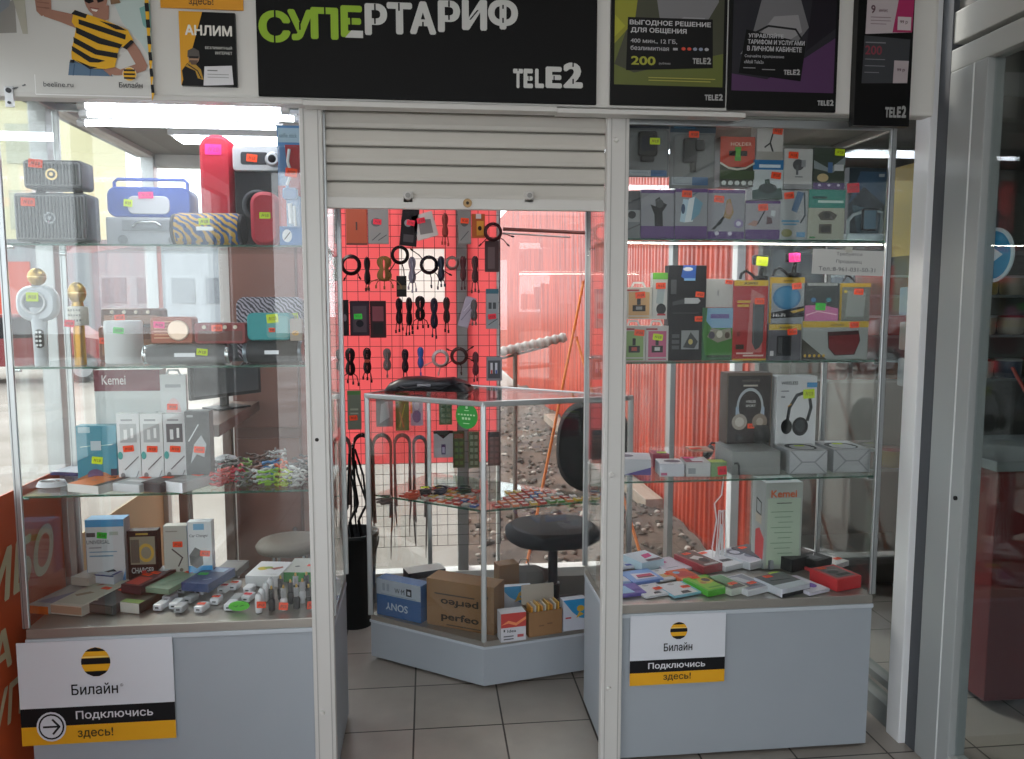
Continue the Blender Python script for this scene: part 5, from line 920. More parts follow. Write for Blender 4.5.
std('headphone_box', 'white wireless carton with large black headphones and a lime tag', 'carton', 'headphone cartons', 777, 817, 376.5, .20, z3, .07, '#dcdde0', vmap([('t', 'WIRELESS', .1, .87, .42, .05, '#26282c', .02), ('r', .74, .82, 1, .9, '#3f90c8'), ('r', .1, .76, .3, .775, '#6a6c70'), ('l', [(.28, .3), (.32, .5), (.5, .7), (.68, .74), (.82, .66), (.86, .5), (.78, .3)], .012, '#1f2226'), ('l', [(.28, .52), (.36, .56)], .004, '#c8963c'), ('e', .26, .2, .14, .12, '#17191c'), ('e', .6, .2, .2, .15, '#17191c'), ('e', .6, .21, .13, .1, '#2c3036'), ('r', .1, .66, .2, .69, '#8a8c90')], .30), (.8, .8, 'y'), tagsize=(.044, .034))
def hpbox(label, px, py, W_, L_, H_, yw, c, art, tgs): lay('headphone_box', label, 'carton', 'headphone cartons', px, py, z3, W_, L_, H_, yw, c, art, taglist=tgs, front=[('p', [(0, 1), (.3, .5), (0, 0), (.04, 0), (.34, .48), (.66, .48), (.96, 0), (1, 0), (.7, .5), (1, 1), (.95, 1), (.66, .54), (.34, .54), (.05, 1)], '#8f9194')] if art else ())
hpbox('grey carton lying under the folded black headphones', 756, 475, .17, .20, .082, -.06, '#8d8f8e', [], [])
hpbox('white carton lying with a headphone print and lime tag, middle of the lying ones', 808, 474, .135, .17, .082, -.05, '#b4b6ba', [('r', 0, 0, 1, 1, '#c9cacd'), ('o', .5, .42, .4, .36, .3, '#2a2c30'), ('e', .5, .3, .3, .2, '#c9cacd')], [(.5, .5, 'y')])
hpbox('white carton lying with a headphone print and lime tag, at the glass side', 851.5, 472.5, .135, .17, .082, -.03, '#adafb2', [('r', 0, 0, 1, 1, '#cfd0d3'), ('o', .45, .42, .42, .36, .3, '#2a2c30'), ('e', .45, .3, .32, .2, '#cfd0d3')], [(.45, .6, 'y')])
std('flat_white_case', 'thin white case lying behind the lying cartons below the wireless carton', 'box', None, 768, 800, 449, .12, 0, .05, '#dadbdd', [], None, yb=455) if False else None
# folded over-ear headphones on the grey carton
p = atz(756, 444, z3+.083); t = thing('headphones', 'black over-ear headphones folded on top of the grey carton', 'headphones', (p.x+.01, p.y+.0, z3+.0835)); HB = mat('#1b1b1d', .45); HP = mat('#2a2725', .7)
for x, s, nm_ in ((.012, 0, 'ear_cup'), (-.062, .3, 'ear_cup')):
    b = B(); r = .034 if s == 0 else .022; b.M = Matrix.Translation((x, .02+s*.05, r)) @ Matrix.Rotation(.25, 4, 'Z')
    b.lathe([(r*.7, -.026), (r*.95, -.022), (r, -.012), (r, .012), (r*.95, .022), (r*.7, .026)], HB, 26, axis='x'); e_ = b.build(nm_, t)
    b = B(); b.M = Matrix.Translation((x, .02+s*.05, r)) @ Matrix.Rotation(.25, 4, 'Z'); b.lathe([(r*.99, .0), (r*1.03, .004), (r*1.03, .018), (r*.99, .022)], HP, 26, axis='x'); b.build('cushion', e_)
b = B(); b.tube([(-.09, .06, .012), (-.06, .04, .03), (-.03, .05, .034), (0, .07, .03), (.03, .06, .03)], .007, HB, 8); b.build('headband', t)
# headset lying in front: dark rounded item left of the grey carton
p = atz(713, 462, z3); t = thing('headphones', 'small black headphones leaning at the left of the grey carton', 'headphones', (p.x, p.y+.05, z3+.03))
b = B(); b.M = Matrix.Rotation(.5, 4, 'Y'); b.lathe([(.02, -.012), (.028, -.006), (.028, .006), (.018, .012)], HB, 22, axis='x'); b.build('ear_cup', t)
b = B(); b.tube([(0, 0, .02), (.012, 0, .034), (.035, .01, .03), (.05, .01, .01)], .004, HB); b.build('headband', t)
# small speaker cartons to the left
sm = [('white carton with a purple corner at the left end of the headphone shelf', 632, 475, .13, .12, .055, -.22, '#c9cad2', [('r', 0, 0, 1, 1, '#d4d4da'), ('e', .3, .5, .25, .22, '#5a5468')], [('p', [(.3, 0), (1, 0), (1, .5)], '#5a4a98')], []),
      ('crimson small carton standing behind the lime tag', 661, 468, .06, .08, .05, -.1, '#a8284a', [], None, [(.6, .3, 'y')]),
      ('white and blue-grey small carton with a pink print, second from the left end', 672, 477, .085, .09, .045, -.1, '#cfd0da', [('r', 0, 0, 1, 1, '#e0e0e6'), ('e', .6, .5, .35, .25, '#4a3a54')], [('r', .05, .1, .3, .3, '#c05a80')], []),
      ('white and maroon small carton with a pink tag in the middle of the small ones', 698, 477, .085, .1, .05, -.12, '#c4c4c6', [('r', 0, 0, .7, 1, '#8a2c48'), ('r', .3, .2, .8, .8, '#d8d4da')], [('r', .1, .2, .4, .6, '#8f9296')], [(.3, .7, 'p')]),
      ('green small carton with a red tag next to the grey headphone carton', 719, 477, .055, .05, .05, 0, '#7a9a6c', [('r', 0, 0, 1, 1, '#a8c040')], None, [])]
for lb, px, py, W_, L_, H_, yw, c, a_, fr, tgs in sm: o = lay('small_box', lb, 'carton', 'small cartons on the headphone shelf', px, py, z3, W_, L_, H_, yw, c, a_, front=fr, taglist=tgs)
price_tag(o, FRONT(-.005, 0, .006), 'r', .032, .03)
t = thing('clear_tray', 'clear plastic tray with flat packs behind the small cartons', 'tray', (atz(680, 455, z3).x, .22, z3+.001)); b = B(); b.bbox(-.15, .12, 0, .14, 0, .05, CLEAR, .004); b.build('tray', t)
b = B(); b.bbox(-.02, .06, .02, .1, .051, .056, mat('#c9a08a'), .001); b.build('pack', t); price_tag(t, TOP(-.02, .03, .056), 'o', .045, .03)
t = thing('u_clip', 'small grey bent clip beside the grey headphone carton', 'clip', (atz(726, 470, z3).x, .05, z3+.001)); b = B(); b.tube([(-.012, 0, .044), (.0, 0, .046), (.006, 0, .036), (.006, 0, .004)], .004, mat('#4a4a4c')); b.build('wire', t)

# ---------------------------------------------------------------- floor of the phone holder case
zd = ZD
FB = 'flat cartons on the floor of the phone holder case'
def ph(c): return [('e', .4, .6, .22, .16, c), ('p', [(.2, .3), (.8, .25), (.75, .5), (.3, .6)], c)]
deck = [  # label, px,py front middle, W,L,H,yaw, body, top art, front art, tags
 ('red edged flat carton with a white and black gadget picture', 713, 573, .085, .15, .03, .38, '#a32c38', [('r', .1, .02, .98, .98, '#5c3c34'), ('p', [(.2, .6), (.6, .7), (.8, .5), (.4, .4)], '#c9c4c0'), ('e', .6, .35, .22, .14, '#2c2628'), ('r', .2, .05, .9, .14, '#b8b4b0')], None, [(.45, .85, 'o')]),
 ('white flat carton with a dark phone strip picture behind the green carton', 735, 570, .09, .16, .02, .42, '#d9dade', [('r', 0, 0, 1, 1, '#e4e4e8'), ('p', [(.3, .25), (.85, .22), (.8, .36), (.35, .4)], '#34343a')], None, [(.4, .88, 'o')]),
 ('white framed flat carton with an earphone picture at the back', 760, 568, .105, .15, .03, .48, '#d0d2d8', [('r', .05, .04, .95, .96, '#b4b8c4'), ('o', .45, .7, .3, .2, .4, '#4f5260'), ('e', .6, .35, .2, .12, '#7a7f90')], None, [(.8, .25, 'o')]),
 ('dark grey flat carton with an orange tag at the back middle', 778, 568, .085, .17, .035, .45, '#6a6c74', [('r', 0, 0, 1, 1, '#4c4e56'), ('r', .1, .0, .95, .2, '#b9bcc6')], [('r', 0, 0, 1, 1, '#c0c2ca')], [(.35, .85, 'o')]),
 ('black flat carton with white dots beside the dark grey one at the back', 800, 571, .085, .15, .05, .42, '#1e1e22', [('r', .0, .4, 1, 1, '#3c3c40'), ('e', .3, .7, .06, .04, '#c9c9c9'), ('e', .6, .55, .06, .04, '#b9b9b9')], None, [(.3, .85, 'o')]),
 ('black flat carton with an orange tag, second of the black pair at the back', 824, 571, .085, .15, .045, .45, '#232327', [('r', .0, .5, 1, 1, '#3a2c2c'), ('r', .1, .1, .6, .4, '#5a5a60'), ('l', [(.5, .3), (.8, .4)], .003, '#c9c9c9')], None, [(.3, .85, 'o')]),
 ('white flat carton with grey print lying at the right of the black pair', 842, 568, .085, .17, .02, .50, '#d4d4d8', [('r', .06, .05, .94, .95, '#e0e0e2'), ('p', [(.2, .5), (.5, .9), (.8, .7), (.6, .4)], '#6a6c70'), ('r', .3, .55, .6, .6, '#26262a')], None, [(.75, .2, 'o')]),
 ('bright red box with clear window holding black clips at the glass side', 849, 590, .105, .155, .045, .30, '#c8202a', [('r', .12, .1, .88, .9, '#5c4a4c'), ('e', .4, .5, .2, .12, '#1e1e20'), ('r', .3, .2, .8, .35, '#17171a'), ('l', [(.3, .7), (.7, .6)], .004, '#8a8a90')], None, [(.3, .85, 'o')]),
 ('white flat carton with a black pen picture beside the bright red box', 796, 595, .12, .16, .03, .36, '#cfd2dc', [('r', 0, .3, 1, 1, '#5a5c60'), ('l', [(.2, .6), (.8, .5)], .006, '#26262a'), ('r', 0, 0, 1, .3, '#c9ced8')], [('r', 0, 0, 1, .45, '#26262a')], [(.35, .86, 'o')]),
 ('white framed flat carton with a grey phone picture and an orange tag in front', 760, 594, .105, .17, .02, .40, '#d2d3d9', [('r', .08, .05, .92, .95, '#8f93a0'), ('p', [(.3, .9), (.6, .85), (.7, .4), (.4, .45)], '#c2c4cc'), ('p', [(.2, .2), (.7, .15), (.6, .4), (.3, .4)], '#5c606c')], None, [(.6, .35, 'o')]),
 ('green and white narrow flat carton next to the bright green one', 740, 594.5, .075, .17, .022, .38, '#c9d0c4', [('r', .08, .05, .92, .95, '#6c9a70'), ('r', .1, .05, .9, .3, '#5a5450'), ('e', .35, .25, .1, .06, '#c9b48c')], None, [(.6, .3, 'o')]),
 ('bright green flat carton with a yellow and black picture', 720, 595, .095, .165, .022, .35, '#4fae2c', [('r', .08, .06, .92, .96, '#86c43c'), ('p', [(.2, .5), (.4, .85), (.8, .8), (.8, .5), (.5, .4)], '#c9b840'), ('e', .6, .65, .15, .12, '#3c3a38'), ('e', .35, .5, .12, .08, '#b88c4c'), ('r', .2, .12, .8, .2, '#5aa83c')], None, [(.4, .9, 'o')]),
]
small = [
 ('white card pack with a blue bar picture at the far left end of the floor', 632, 569, .09, .08, .01, .2, '#dcdce4', [('r', .3, .1, .95, .3, '#4c50a8')], [(.8, .45, 'o')]),
 ('pale blue box with a pink print near the left end of the floor', 653, 570, .1, .1, .035, .4, '#c4dce8', [('r', 0, 0, 1, 1, '#d4e0ea'), ('p', [(.4, .3), (.8, .4), (.9, .7), (.5, .65)], '#d02c80'), ('r', .3, .02, .95, .2, '#4c3c4c')], []),
 ('white card pack with a pink corner behind the orange pack', 681, 572, .1, .12, .01, .35, '#dcd4e0', [('r', .05, .6, .5, .95, '#d83c90'), ('r', .1, .2, .6, .24, '#9aa0a8')], []),
 ('blue card pack with a pink bar picture, second row from the glass at the left', 649, 584, .115, .1, .012, .25, '#7090d8', [('r', .0, .05, 1, .95, '#86a8e0'), ('p', [(.2, .2), (.9, .2), (.9, .6), (.25, .7)], '#e4dce8'), ('p', [(.3, .28), (.85, .26), (.85, .55), (.35, .55)], '#c83c64'), ('r', .3, .28, .85, .36, '#5a3848')], []),
 ('white card pack with an orange tag in the second row from the glass', 671, 581, .085, .09, .008, .3, '#e0dce0', [('r', .3, .2, .9, .5, '#d8b478'), ('e', .5, .85, .1, .06, '#b0b0b4')], [(.75, .4, 'o')]),
 ('orange and red card pack left of the bright green carton', 692, 582, .08, .09, .012, .3, '#d8602c', [('p', [(.1, .3), (.9, .2), (.8, .7), (.3, .9)], '#c0302c'), ('e', .3, .7, .15, .12, '#7ab0d0'), ('r', 0, 0, 1, .12, '#e8a020')], []),
 ('pale blue card pack at the left end nearest the post', 626, 585, .06, .08, .01, .2, '#a4b8e0', [('p', [(.1, .1), (.9, .1), (.8, .6), (.2, .7)], '#e4e4ee')], []),
 ('violet and blue card pack at the front left corner', 634, 597, .09, .08, .012, .2, '#6c5cb4', [('p', [(.0, .1), (.6, .1), (.5, .8), (.0, .9)], '#a4c8ec'), ('r', .6, .2, .9, .4, '#4a3c9c')], []),
 ('white card pack with a wavy dark print and orange tag at the front left', 659, 597, .1, .09, .008, .28, '#dcdce2', [('e', .5, .85, .12, .08, '#b4b4ba'), ('p', [(.4, .1), (.7, .1), (.65, .25), (.45, .25)], '#34343c')], [(.75, .45, 'o')]),
 ('white card pack on turquoise with an orange tag at the front', 688, 596.5, .105, .095, .01, .3, '#8cc4d8', [('r', .0, .0, .88, 1, '#e0e0e6'), ('e', .45, .85, .12, .08, '#b4b4ba'), ('p', [(.35, .05), (.7, .05), (.65, .25), (.4, .25)], '#3c3c44')], [(.75, .5, 'o')]),
 ('white and violet flower-print pack left of the bright red box', 820, 594, .09, .13, .012, .36, '#dcd8e8', [('e', .4, .6, .25, .2, '#7c5cb4'), ('e', .6, .35, .22, .16, '#6c4ca8'), ('e', .3, .35, .15, .12, '#b8a4d8')], []),
 ('lime and orange small pack left of the flower-print pack', 805, 588, .045, .13, .010, .36, '#a8c83c', [('r', .1, .5, .9, .8, '#e0602c'), ('e', .5, .3, .3, .1, '#f0e0a0')], []),
 ('small red and white pack behind the flower-print pack', 824, 575, .05, .07, .012, .3, '#d83440', [('p', [(.1, .1), (.9, .3), (.7, .9), (.2, .8)], '#e8e0e4')], []),
]
for lb, px, py, W_, L_, H_, yw, c, a_, fr, tgs in deck: lay('flat_box', lb, 'carton', FB, px, py, zd, W_*1.1, L_*(.85 if py > 585 else 1.15), H_, yw, c, a_, front=fr, taglist=tgs)
for lb, px, py, W_, L_, H_, yw, c, a_, tgs in small: lay('card_pack', lb, 'card pack', 'small card packs on the floor of the phone holder case', px, py, zd, W_*1.08, L_*1.2, H_, yw, c, a_, taglist=tgs, tagsize=(.034, .022))
# tall trimmer carton at the back of the floor
o = std('trimmer_box', 'tall grey-green trimmer carton with an orange name standing on the case floor', 'carton', None, 767, 805, 486, .385, zd, .02 if False else .012, '#a7b2a6', [('r', 0, 0, 1, .84, '#b4c4b0'), ('t', 'Kemei', .12, .84, .72, .09, '#d86a3c', .03), ('r', .3, .76, .7, .77, '#4a4c4a')] + [('r', .15+.1*(i % 3), .66-.06*i, .75-.05*(i % 2), .67-.06*i, '#8aa48a') for i in range(9)], None) if False else None
p0 = at(767, 515, .27); p1 = at(804, 515, .27); W = p1.x-p0.x; H = at(780, 484, .27).z-zd
b = B(); b.bbox(-W/2, W/2, 0, .12, 0, H, mat('#b4bab4'), .0015)
b.art(FRONT(-W/2, 0, 0), W, H, [('r', .06, .05, .95, .82, '#bccdb8'), ('t', 'Kemei', .14, .83, .7, .085, '#d86a3c', .03), ('r', .3, .76, .7, .77, '#4a4c4a')]+[('r', .15+.1*(i % 3), .66-.06*i, .75-.05*(i % 2), .67-.06*i, '#8aa48a') for i in range(9)])
b.art(LEFTF(-W/2, .12, 0), .12, H, [('r', 0, 0, 1, 1, '#9aa0a0'), ('p', [(.3, .1), (.9, .1), (.95, .35), (.6, .45), (.3, .4)], '#b8383c'), ('l', [(.35, .62), (.7, .6), (.7, .75), (.35, .78), (.35, .62)], .006, '#26282a'), ('r', .3, .5, .75, .6, '#b0a898')])
b.art(TOP(-W/2, 0, H), W, .12, [('r', 0, 0, 1, 1, '#cfd3d6'), ('r', .1, .3, .8, .6, '#3a4a5c')])
tag(b.build('trimmer_box', None, ((p0.x+p1.x)/2, .285, zd+.001)), 'tall grey-green trimmer carton with an orange name on the case floor', 'carton')
# white cable hanging at the back of that case
t = thing('hanging_cable', 'white cable hung in a loose bundle behind the flat cartons', 'cable', (at(722, 500, .39).x, .39, zd))
b = B(); zt_ = at(722, 478, .39).z-zd; b.tube([(.005, 0, zt_+.02), (-.002, 0, zt_*.8), (-.03, 0, zt_*.7), (-.02, 0, zt_*.5), (-.035, 0, .06), (-.03, 0, .01)], .0028, mat('#e8e8ea', .4), 6)
for s in (-.012, -.004, .006, .014): b.tube([(0, 0, zt_*.6), (s*.9, 0, zt_*.62), (s*1.6, 0, .02), (s*.4, 0, .005), (-s, 0, .03), (0, 0, zt_*.45)], .0026, mat('#e8e8ea', .4), 6)
b.build('cord', t)
# paper notice on the glass
p0 = at(812, 262, -.002); p1 = at(883, 262, -.002); W = p1.x-p0.x; zb = at(848, 275, -.002).z; H = at(848, 250, -.002).z-zb
b = B(); b.box(-W/2, W/2, -.0008, 0, 0, H, mat('#c9cac8', .7)); b.art(FRONT(-W/2, -.0008, 0), W, H, [('t', 'Требуется', .33, .74, .36, .16, '#5a5c60'), ('t', 'Продавец', .33, .44, .36, .16, '#5a5c60'), ('t', 'Тел.:8-961-031-50-31', .09, .14, .8, .17, '#5a5c60')])
b.box(-.012, .012, -.0014, -.0008, H-.008, H+.012, mat('#b9b9b0', .3))
o = tag(b.build('paper_notice', None, ((p0.x+p1.x)/2, -.0015, zb)), 'white paper notice with three printed lines taped on the glass of the right case', 'notice'); o.rotation_euler[1] = .03
# ================================================================ wire display grid on the rear wall
YG = 1.44
gx0, gx1 = at(338, 400, YG).x, at(500, 400, YG).x; gz0, gz1 = at(420, 546, YG).z, 2.16
t = thing('wire_grid', 'black wire display grid full of hanging cables on the rear window wall', 'display grid', (0, YG, 0))
wm = mat('#3a3436', .5, .4); b = B(); n = 15; sp = (gx1-gx0)/n
for i in range(n+1): b.cyl((gx0+i*sp, 0, gz0), (gx0+i*sp, 0, gz1), .0013, wm, n=5)
k = 0; z = gz0
while z < gz1:
    b.cyl((gx0, -.002, z), (gx1, -.002, z), .0013, wm, n=5); z += sp
b.build('wire_mesh', t)
b = B(); q = .0028
for x in (gx0, gx1): b.cyl((x, 0, gz0), (x, 0, gz1), q, wm, n=6)
b.build('rim', t)
for x in (gx0+.08, gx1-.08):
    for zz in (gz0+.1, gz1-.1): B().cyl((x, 0, zz), (x, YB-YG+.015, zz), .004, wm, n=6).build('wall_hook', t)
YH = YG-.03
G = 'cables hanging on the wire grid'
def hook(t, z, c='#8a8a8c'):
    b = B(); b.tube([(0, .028, z), (0, -.012, z), (0, -.016, z+.008)], .0018, mat(c, .3, .7), 5); b.build('hook', t)
def bundle(label, cx, y0, y1, w_, col, tails=3, tie=None, group=G):
    c = at(cx, y0, YH); H = c.z-at(cx, y1, YH).z; k = at(cx+1, y0, YH).x-c.x; W = w_*k
    t = thing('hanging_cable', label, 'cable', (c.x, YH, c.z), 0, group); m = mat(col, .5); rn = random.Random(int(cx*7+y0))
    b = B(); body = H*.78
    for j in range(6):
        pts = []; ww = W*.5*(1-.15*j); dz = rn.uniform(-.004, .004)
        for a in range(25):
            q = a*2*PI/24; zz = -body/2+body/2*math.cos(q)*(1-.03*j)+dz; waist = .3+.7*abs(math.cos(q))**.8
            pts.append((ww*math.sin(q)*waist, -.004*j+rn.uniform(-.001, .001), zz))
        b.tube(pts, .0038, m, 5)
    b.build('cord', t)
    if tie: B().bbox(-W*.22, W*.22, -.026, .006, -body*.55, -body*.42, mat(tie), .002).build('cable_tie', t)
    for j in range(tails):
        x = (j-(tails-1)/2)*W*.38; zz = -H*rn.uniform(.88, 1.0)
        b = B(); b.tube([(x*.3, -.006, -body*.9), (x*.8, -.006, -body*1.02), (x, -.006, zz)], .0025, m, 5); b.bbox(x-.0045, x+.0045, -.01, -.002, zz-.016, zz, m, .001); b.build('plug', t)
    hook(t, -.004); return t
def ring(label, cx, cy, r, col, tails=(), group=G):
    c = at(cx, cy, YH); k = at(cx+1, cy, YH).x-c.x; R = r*k; t = thing('hanging_cable', label, 'cable', (c.x, YH, c.z), 0, group); m = mat(col, .5)
    b = B()
    for j in range(5):
        rr = R*(1-.05*j); b.tube([(rr*math.cos(a*PI/12), -.003*j+.002*math.sin(a), rr*1.03*math.sin(a*PI/12)) for a in range(25)], .0044, m, 5)
    b.build('cord', t)
    for x, z in tails:
        v = Vector((x*k, -.008, -z*k)); s = v.normalized()*R*.9; b = B(); b.tube([s, (s+v)/2+Vector((.004, 0, .003)), v], .0026, m, 5); d = (v-s).normalized(); b.cyl(v, v+d*.016, .0052, m, .0035, n=8); b.build('plug', t)
    hook(t, R*.96); return t
def hp(name, label, x0, x1, yt, yb, body, art, tg=None, tilt=0, D=.0185, Y=YG-.022, cat='pack', group='packs hanging on the wire grid'):
    o = std(name, label, cat, group, x0, x1, yt, Y, 0, D, body, art, tg, yb=yb, tagsize=(.04, .026)); o.rotation_euler[1] = tilt; return o
cardhole = ('e', .5, .96, .07, .015, '#3a3a3a')
hp('leather_case', 'brown-orange flat leather case hanging top left on the wire grid', 346, 367, 208, 245, '#a8441e', [('r', .46, .4, .54, .62, '#3a1a10'), ('r', 0, 0, 1, .05, '#5a2412')])
hp('cable_pack', 'grey cable pack hanging right of the brown leather case', 368, 388.5, 208, 244, '#86807a', [('e', .4, .6, .25, .12, '#5a5654'), ('l', [(.2, .1), (.6, .3)], .004, '#4a4644'), ('l', [(.5, .1), (.9, .25)], .004, '#4a4644')], (.45, .62, 'r'))
hp('cable_pack', 'black tilted cable pack with a red tag near the top of the grid', 399, 416, 208, 246, '#1a1416', [('r', .2, .1, .8, .3, '#3a3032'), ('e', .4, .6, .22, .1, '#8a8484')], (.55, .62, 'r'), tilt=.10)
hp('clear_pack', 'pale clear pack hanging crooked beside the black tilted pack', 417, 439, 213, 238, '#c2b8b0', [('p', [(.2, .2), (.8, .15), (.85, .7), (.3, .8)], '#7a706c')], (.4, .75, 'r'), tilt=-.28)
bundle('rust brown folded cable at the top of the grid beside the pale clear pack', 445, 214, 243, 8, '#8a3020')
hp('cable_pack', 'silver grey cable pack with a red tag on the window mullion', 458, 471, 208, 244, '#8a8480', [('e', .5, .6, .3, .12, '#5a5452'), ('l', [(.2, .1), (.8, .35)], .004, '#4a4644')], (.5, .65, 'o'))
hp('card_pack', 'orange and yellow small pack near the top right of the grid', 472, 485, 214, 238, '#b0541c', [('r', .35, .1, .9, .7, '#d8902c'), ('e', .6, .4, .15, .1, '#2a1a14'), ('r', .3, .8, .7, 1, '#d8c8c0')])
ring('dark maroon coiled cable hanging at the top right corner of the grid', 493, 232, 8.5, '#3c0f16', ((18, 4), (14, 12), (-12, 12)))
hp('pouch', 'dark brown glossy pouch hanging below the maroon coil', 485, 499, 241, 272, '#3a1c1c', [('r', .2, .1, .7, .8, '#5a4444')])
ring('black coiled cable at the left end of the second row', 351, 265, 9.5, '#120d0f', ((8, 12), (-6, 13)))
bundle('black short folded cable beside the black coil', 367, 257, 291, 8, '#140c0e', 2)
t = bundle('loose green and red cable bundle spread wide in the second row', 384, 257, 288, 22, '#6a4a1c', 5); t.children[0].data.materials[0] = mat('#7a5a22')
ring('black thick cable ring in the middle of the second row', 400, 255, 8.5, '#0e0a0c', ((-12, 18), (4, 22)))
bundle('grey folded cable beside the thick black ring', 412, 258, 290, 10, '#77707c', 3)
ring('black cable ring with four plug ends spread out', 429, 265, 8.5, '#120c14', ((-16, -14), (-14, 10), (20, 9), (2, 20), (10, 14)))
bundle('navy blue folded cable overlapping the plug-ended ring', 441, 257, 287, 9, '#1c2438', 3)
ring('grey earphone coil on the window mullion in the second row', 452, 263, 6, '#8a7a72', ())
bundle('dark red folded cable, left of the pair in the second row', 463, 257, 287, 8, '#4c1018', 2)
bundle('dark red folded cable, right of the pair in the second row', 475, 257, 290, 9, '#3c0e14', 3)
hp('gadget_pack', 'black rounded gadget with a gold band below the thick black ring', 396.5, 406.5, 276, 297, '#14100e', [('r', .0, .35, 1, .55, '#4a3c20')])
hp('earphone_case', 'dark purple case with a green tag in the third row', 350, 369.5, 301, 336, '#2c1c26', [('r', .15, .1, .85, .85, '#3a2430'), ('e', .5, .35, .2, .1, '#14101a')], (.42, .55, 'g'), cat='case')
hp('earphone_case', 'dark red case with a black frame next to the dark purple one', 370, 386, 301, 338, '#2c1216', [('r', .15, .45, .85, .85, '#6c2430'), ('r', .2, .1, .8, .4, '#1c1014')], cat='case')
hp('earphone_case', 'narrow black case at the left edge of the third row', 341, 348.5, 300, 336, '#141012', [('e', .5, .5, .3, .1, '#5a5054')], cat='case')
for cx, y0, y1, w_, c, lb, tl in ((399, 298, 330, 9, '#120e12', 'black folded cable with grey plugs, first of the third row', 3), (409, 298, 333, 8, '#0e0a0c', 'black narrow folded cable, second of the third row', 3), (420, 297, 327, 14, '#0e0a0e', 'black wide folded cable, third of the third row', 4), (434, 298, 336, 10, '#1a2030', 'blue-black long folded cable in the third row', 2), (446.5, 298, 330, 9, '#2c2220', 'brown-black plain folded cable in the third row', 2), (474, 300, 325, 9, '#5a5252', 'grey figure-eight cable in the third row', 2)): bundle(lb, cx, y0, y1, w_, c, tl)
hp('clear_pack', 'pale lilac clear pack hanging tilted in the third row', 457, 468, 296, 327, '#a89aa8', [('l', [(.2, .2), (.8, .7)], .004, '#7a6a7c'), ('l', [(.2, .5), (.7, .9)], .004, '#c9bcc8')], tilt=.3)
hp('cable_pack', 'silver pack with a teal header at the right end of the third row', 486, 498.5, 289, 329, '#8f9294', [('r', 0, .88, 1, 1, '#2c5a68'), ('r', .2, .5, .45, .66, '#3a3c40'), ('r', .55, .5, .8, .66, '#3a3c40'), ('l', [(.2, .1), (.9, .25)], .004, '#4a4c50')], (.5, .3, 'r'))
for cx, y0, y1, w_, c, lb, tl, ti in ((350, 349, 383, 14, '#140e12', 'thick black cable bunch at the left end of the fourth row', 4, None), (367, 349, 380, 11, '#120d10', 'black folded cable with a red-orange band in the fourth row', 3, '#a03c24'), (387, 349, 376, 11, '#6a6462', 'grey figure-eight cable in the fourth row', 1, None), (405, 350, 378, 9, '#1c1a24', 'black figure-eight cable beside the bright blue one', 2, None), (420.5, 348, 373, 8, '#2c5aa0', 'bright blue figure-eight cable in the fourth row', 1, None), (475.5, 352, 381, 8, '#5a2c34', 'maroon-grey folded cable near the right end of the fourth row', 2, None)): bundle(lb, cx, y0, y1, w_, c, tl, ti)
ring('pale grey cable ring with two dark plugs in the fourth row', 440.5, 358.5, 8, '#b0a4a0', ((-14, 6), (-2, 14)))
ring('dark brown cable ring with many plugs, on the mullion in the fourth row', 459, 356, 8, '#3c1a14', ((12, -8), (12, 4), (-10, -6), (2, 16), (-12, 8)))
hp('usb_pack', 'grey pack with coloured sockets at the right end of the fourth row', 486.5, 502, 357, 381, '#8a8a90', [('r', .1, .1, .9, .85, '#4a4a50'), ('r', .25, .3, .4, .75, '#d8d8dc'), ('r', .55, .3, .7, .75, '#d8d8dc'), ('r', .28, .3, .38, .45, '#c8402c'), ('r', .58, .3, .68, .45, '#3c50a0')])
hp('cable_pack', 'grey-green pack with an orange tag, first of the fifth row', 347.5, 361, 391, 430, '#6a7060', [('r', 0, .9, 1, 1, '#4c7a3c'), ('r', .2, .5, .8, .55, '#9aa08c'), ('r', .2, .4, .8, .44, '#9aa08c')], (.45, .3, 'o'))
hp('clear_pack', 'grey clear pack with a white shape behind the showcase, fifth row', 376, 393, 395, 427, '#8a8284', [('p', [(.2, .1), (.8, .3), (.7, .8), (.3, .7)], '#b8b4b6')])
hp('toy_pack', 'olive green pack with yellow stripes in the fifth row', 395.5, 409, 393, 431, '#4c6a2c', [('r', .1, .8, .9, .95, '#6c4c2c'), ('l', [(.3, .1), (.7, .7)], .006, '#8a9a34'), ('l', [(.6, .1), (.3, .5)], .006, '#a06a34')])
hp('toy_pack', 'white and violet curved pack beside the olive pack', 410.5, 423, 395, 426, '#a8a2b8', [('e', .5, .3, .35, .2, '#6a6490'), ('r', 0, .4, .15, .8, '#d88a3c'), ('e', .5, .65, .2, .15, '#c9c4d0')])
def dots(c, r, cc): return [('r', .08, .04, .92, .96, c)]+[('r', .15+.42*i, .08+.9/r*j, .45+.42*i, .08+.9/r*j+.55/r, cc) for i in range(2) for j in range(r)]
hp('blister_card', 'green square blister card left of the round green sticker', 439, 452, 400, 425, '#4c6a3c', dots('#3c5a34', 4, '#6a7a58'))
hp('blister_card', 'dark green and red blister strip in the bottom row of the grid', 453, 464.5, 432, 468, '#3a4a24', dots('#34401c', 5, '#5c7034')+[('r', .1, .82, .9, .95, '#8a3828')])
hp('blister_card', 'grey and green blister strip right of the dark green one', 468.5, 479, 432, 468, '#5a6848', dots('#4a583c', 5, '#8a947c'))
hp('blister_card', 'brown-red blister strip at the bottom right of the grid', 488, 500, 432, 466, '#5a3a34', dots('#5c3430', 5, '#7a4a44')+[('r', .1, .85, .9, .97, '#2a2024')])
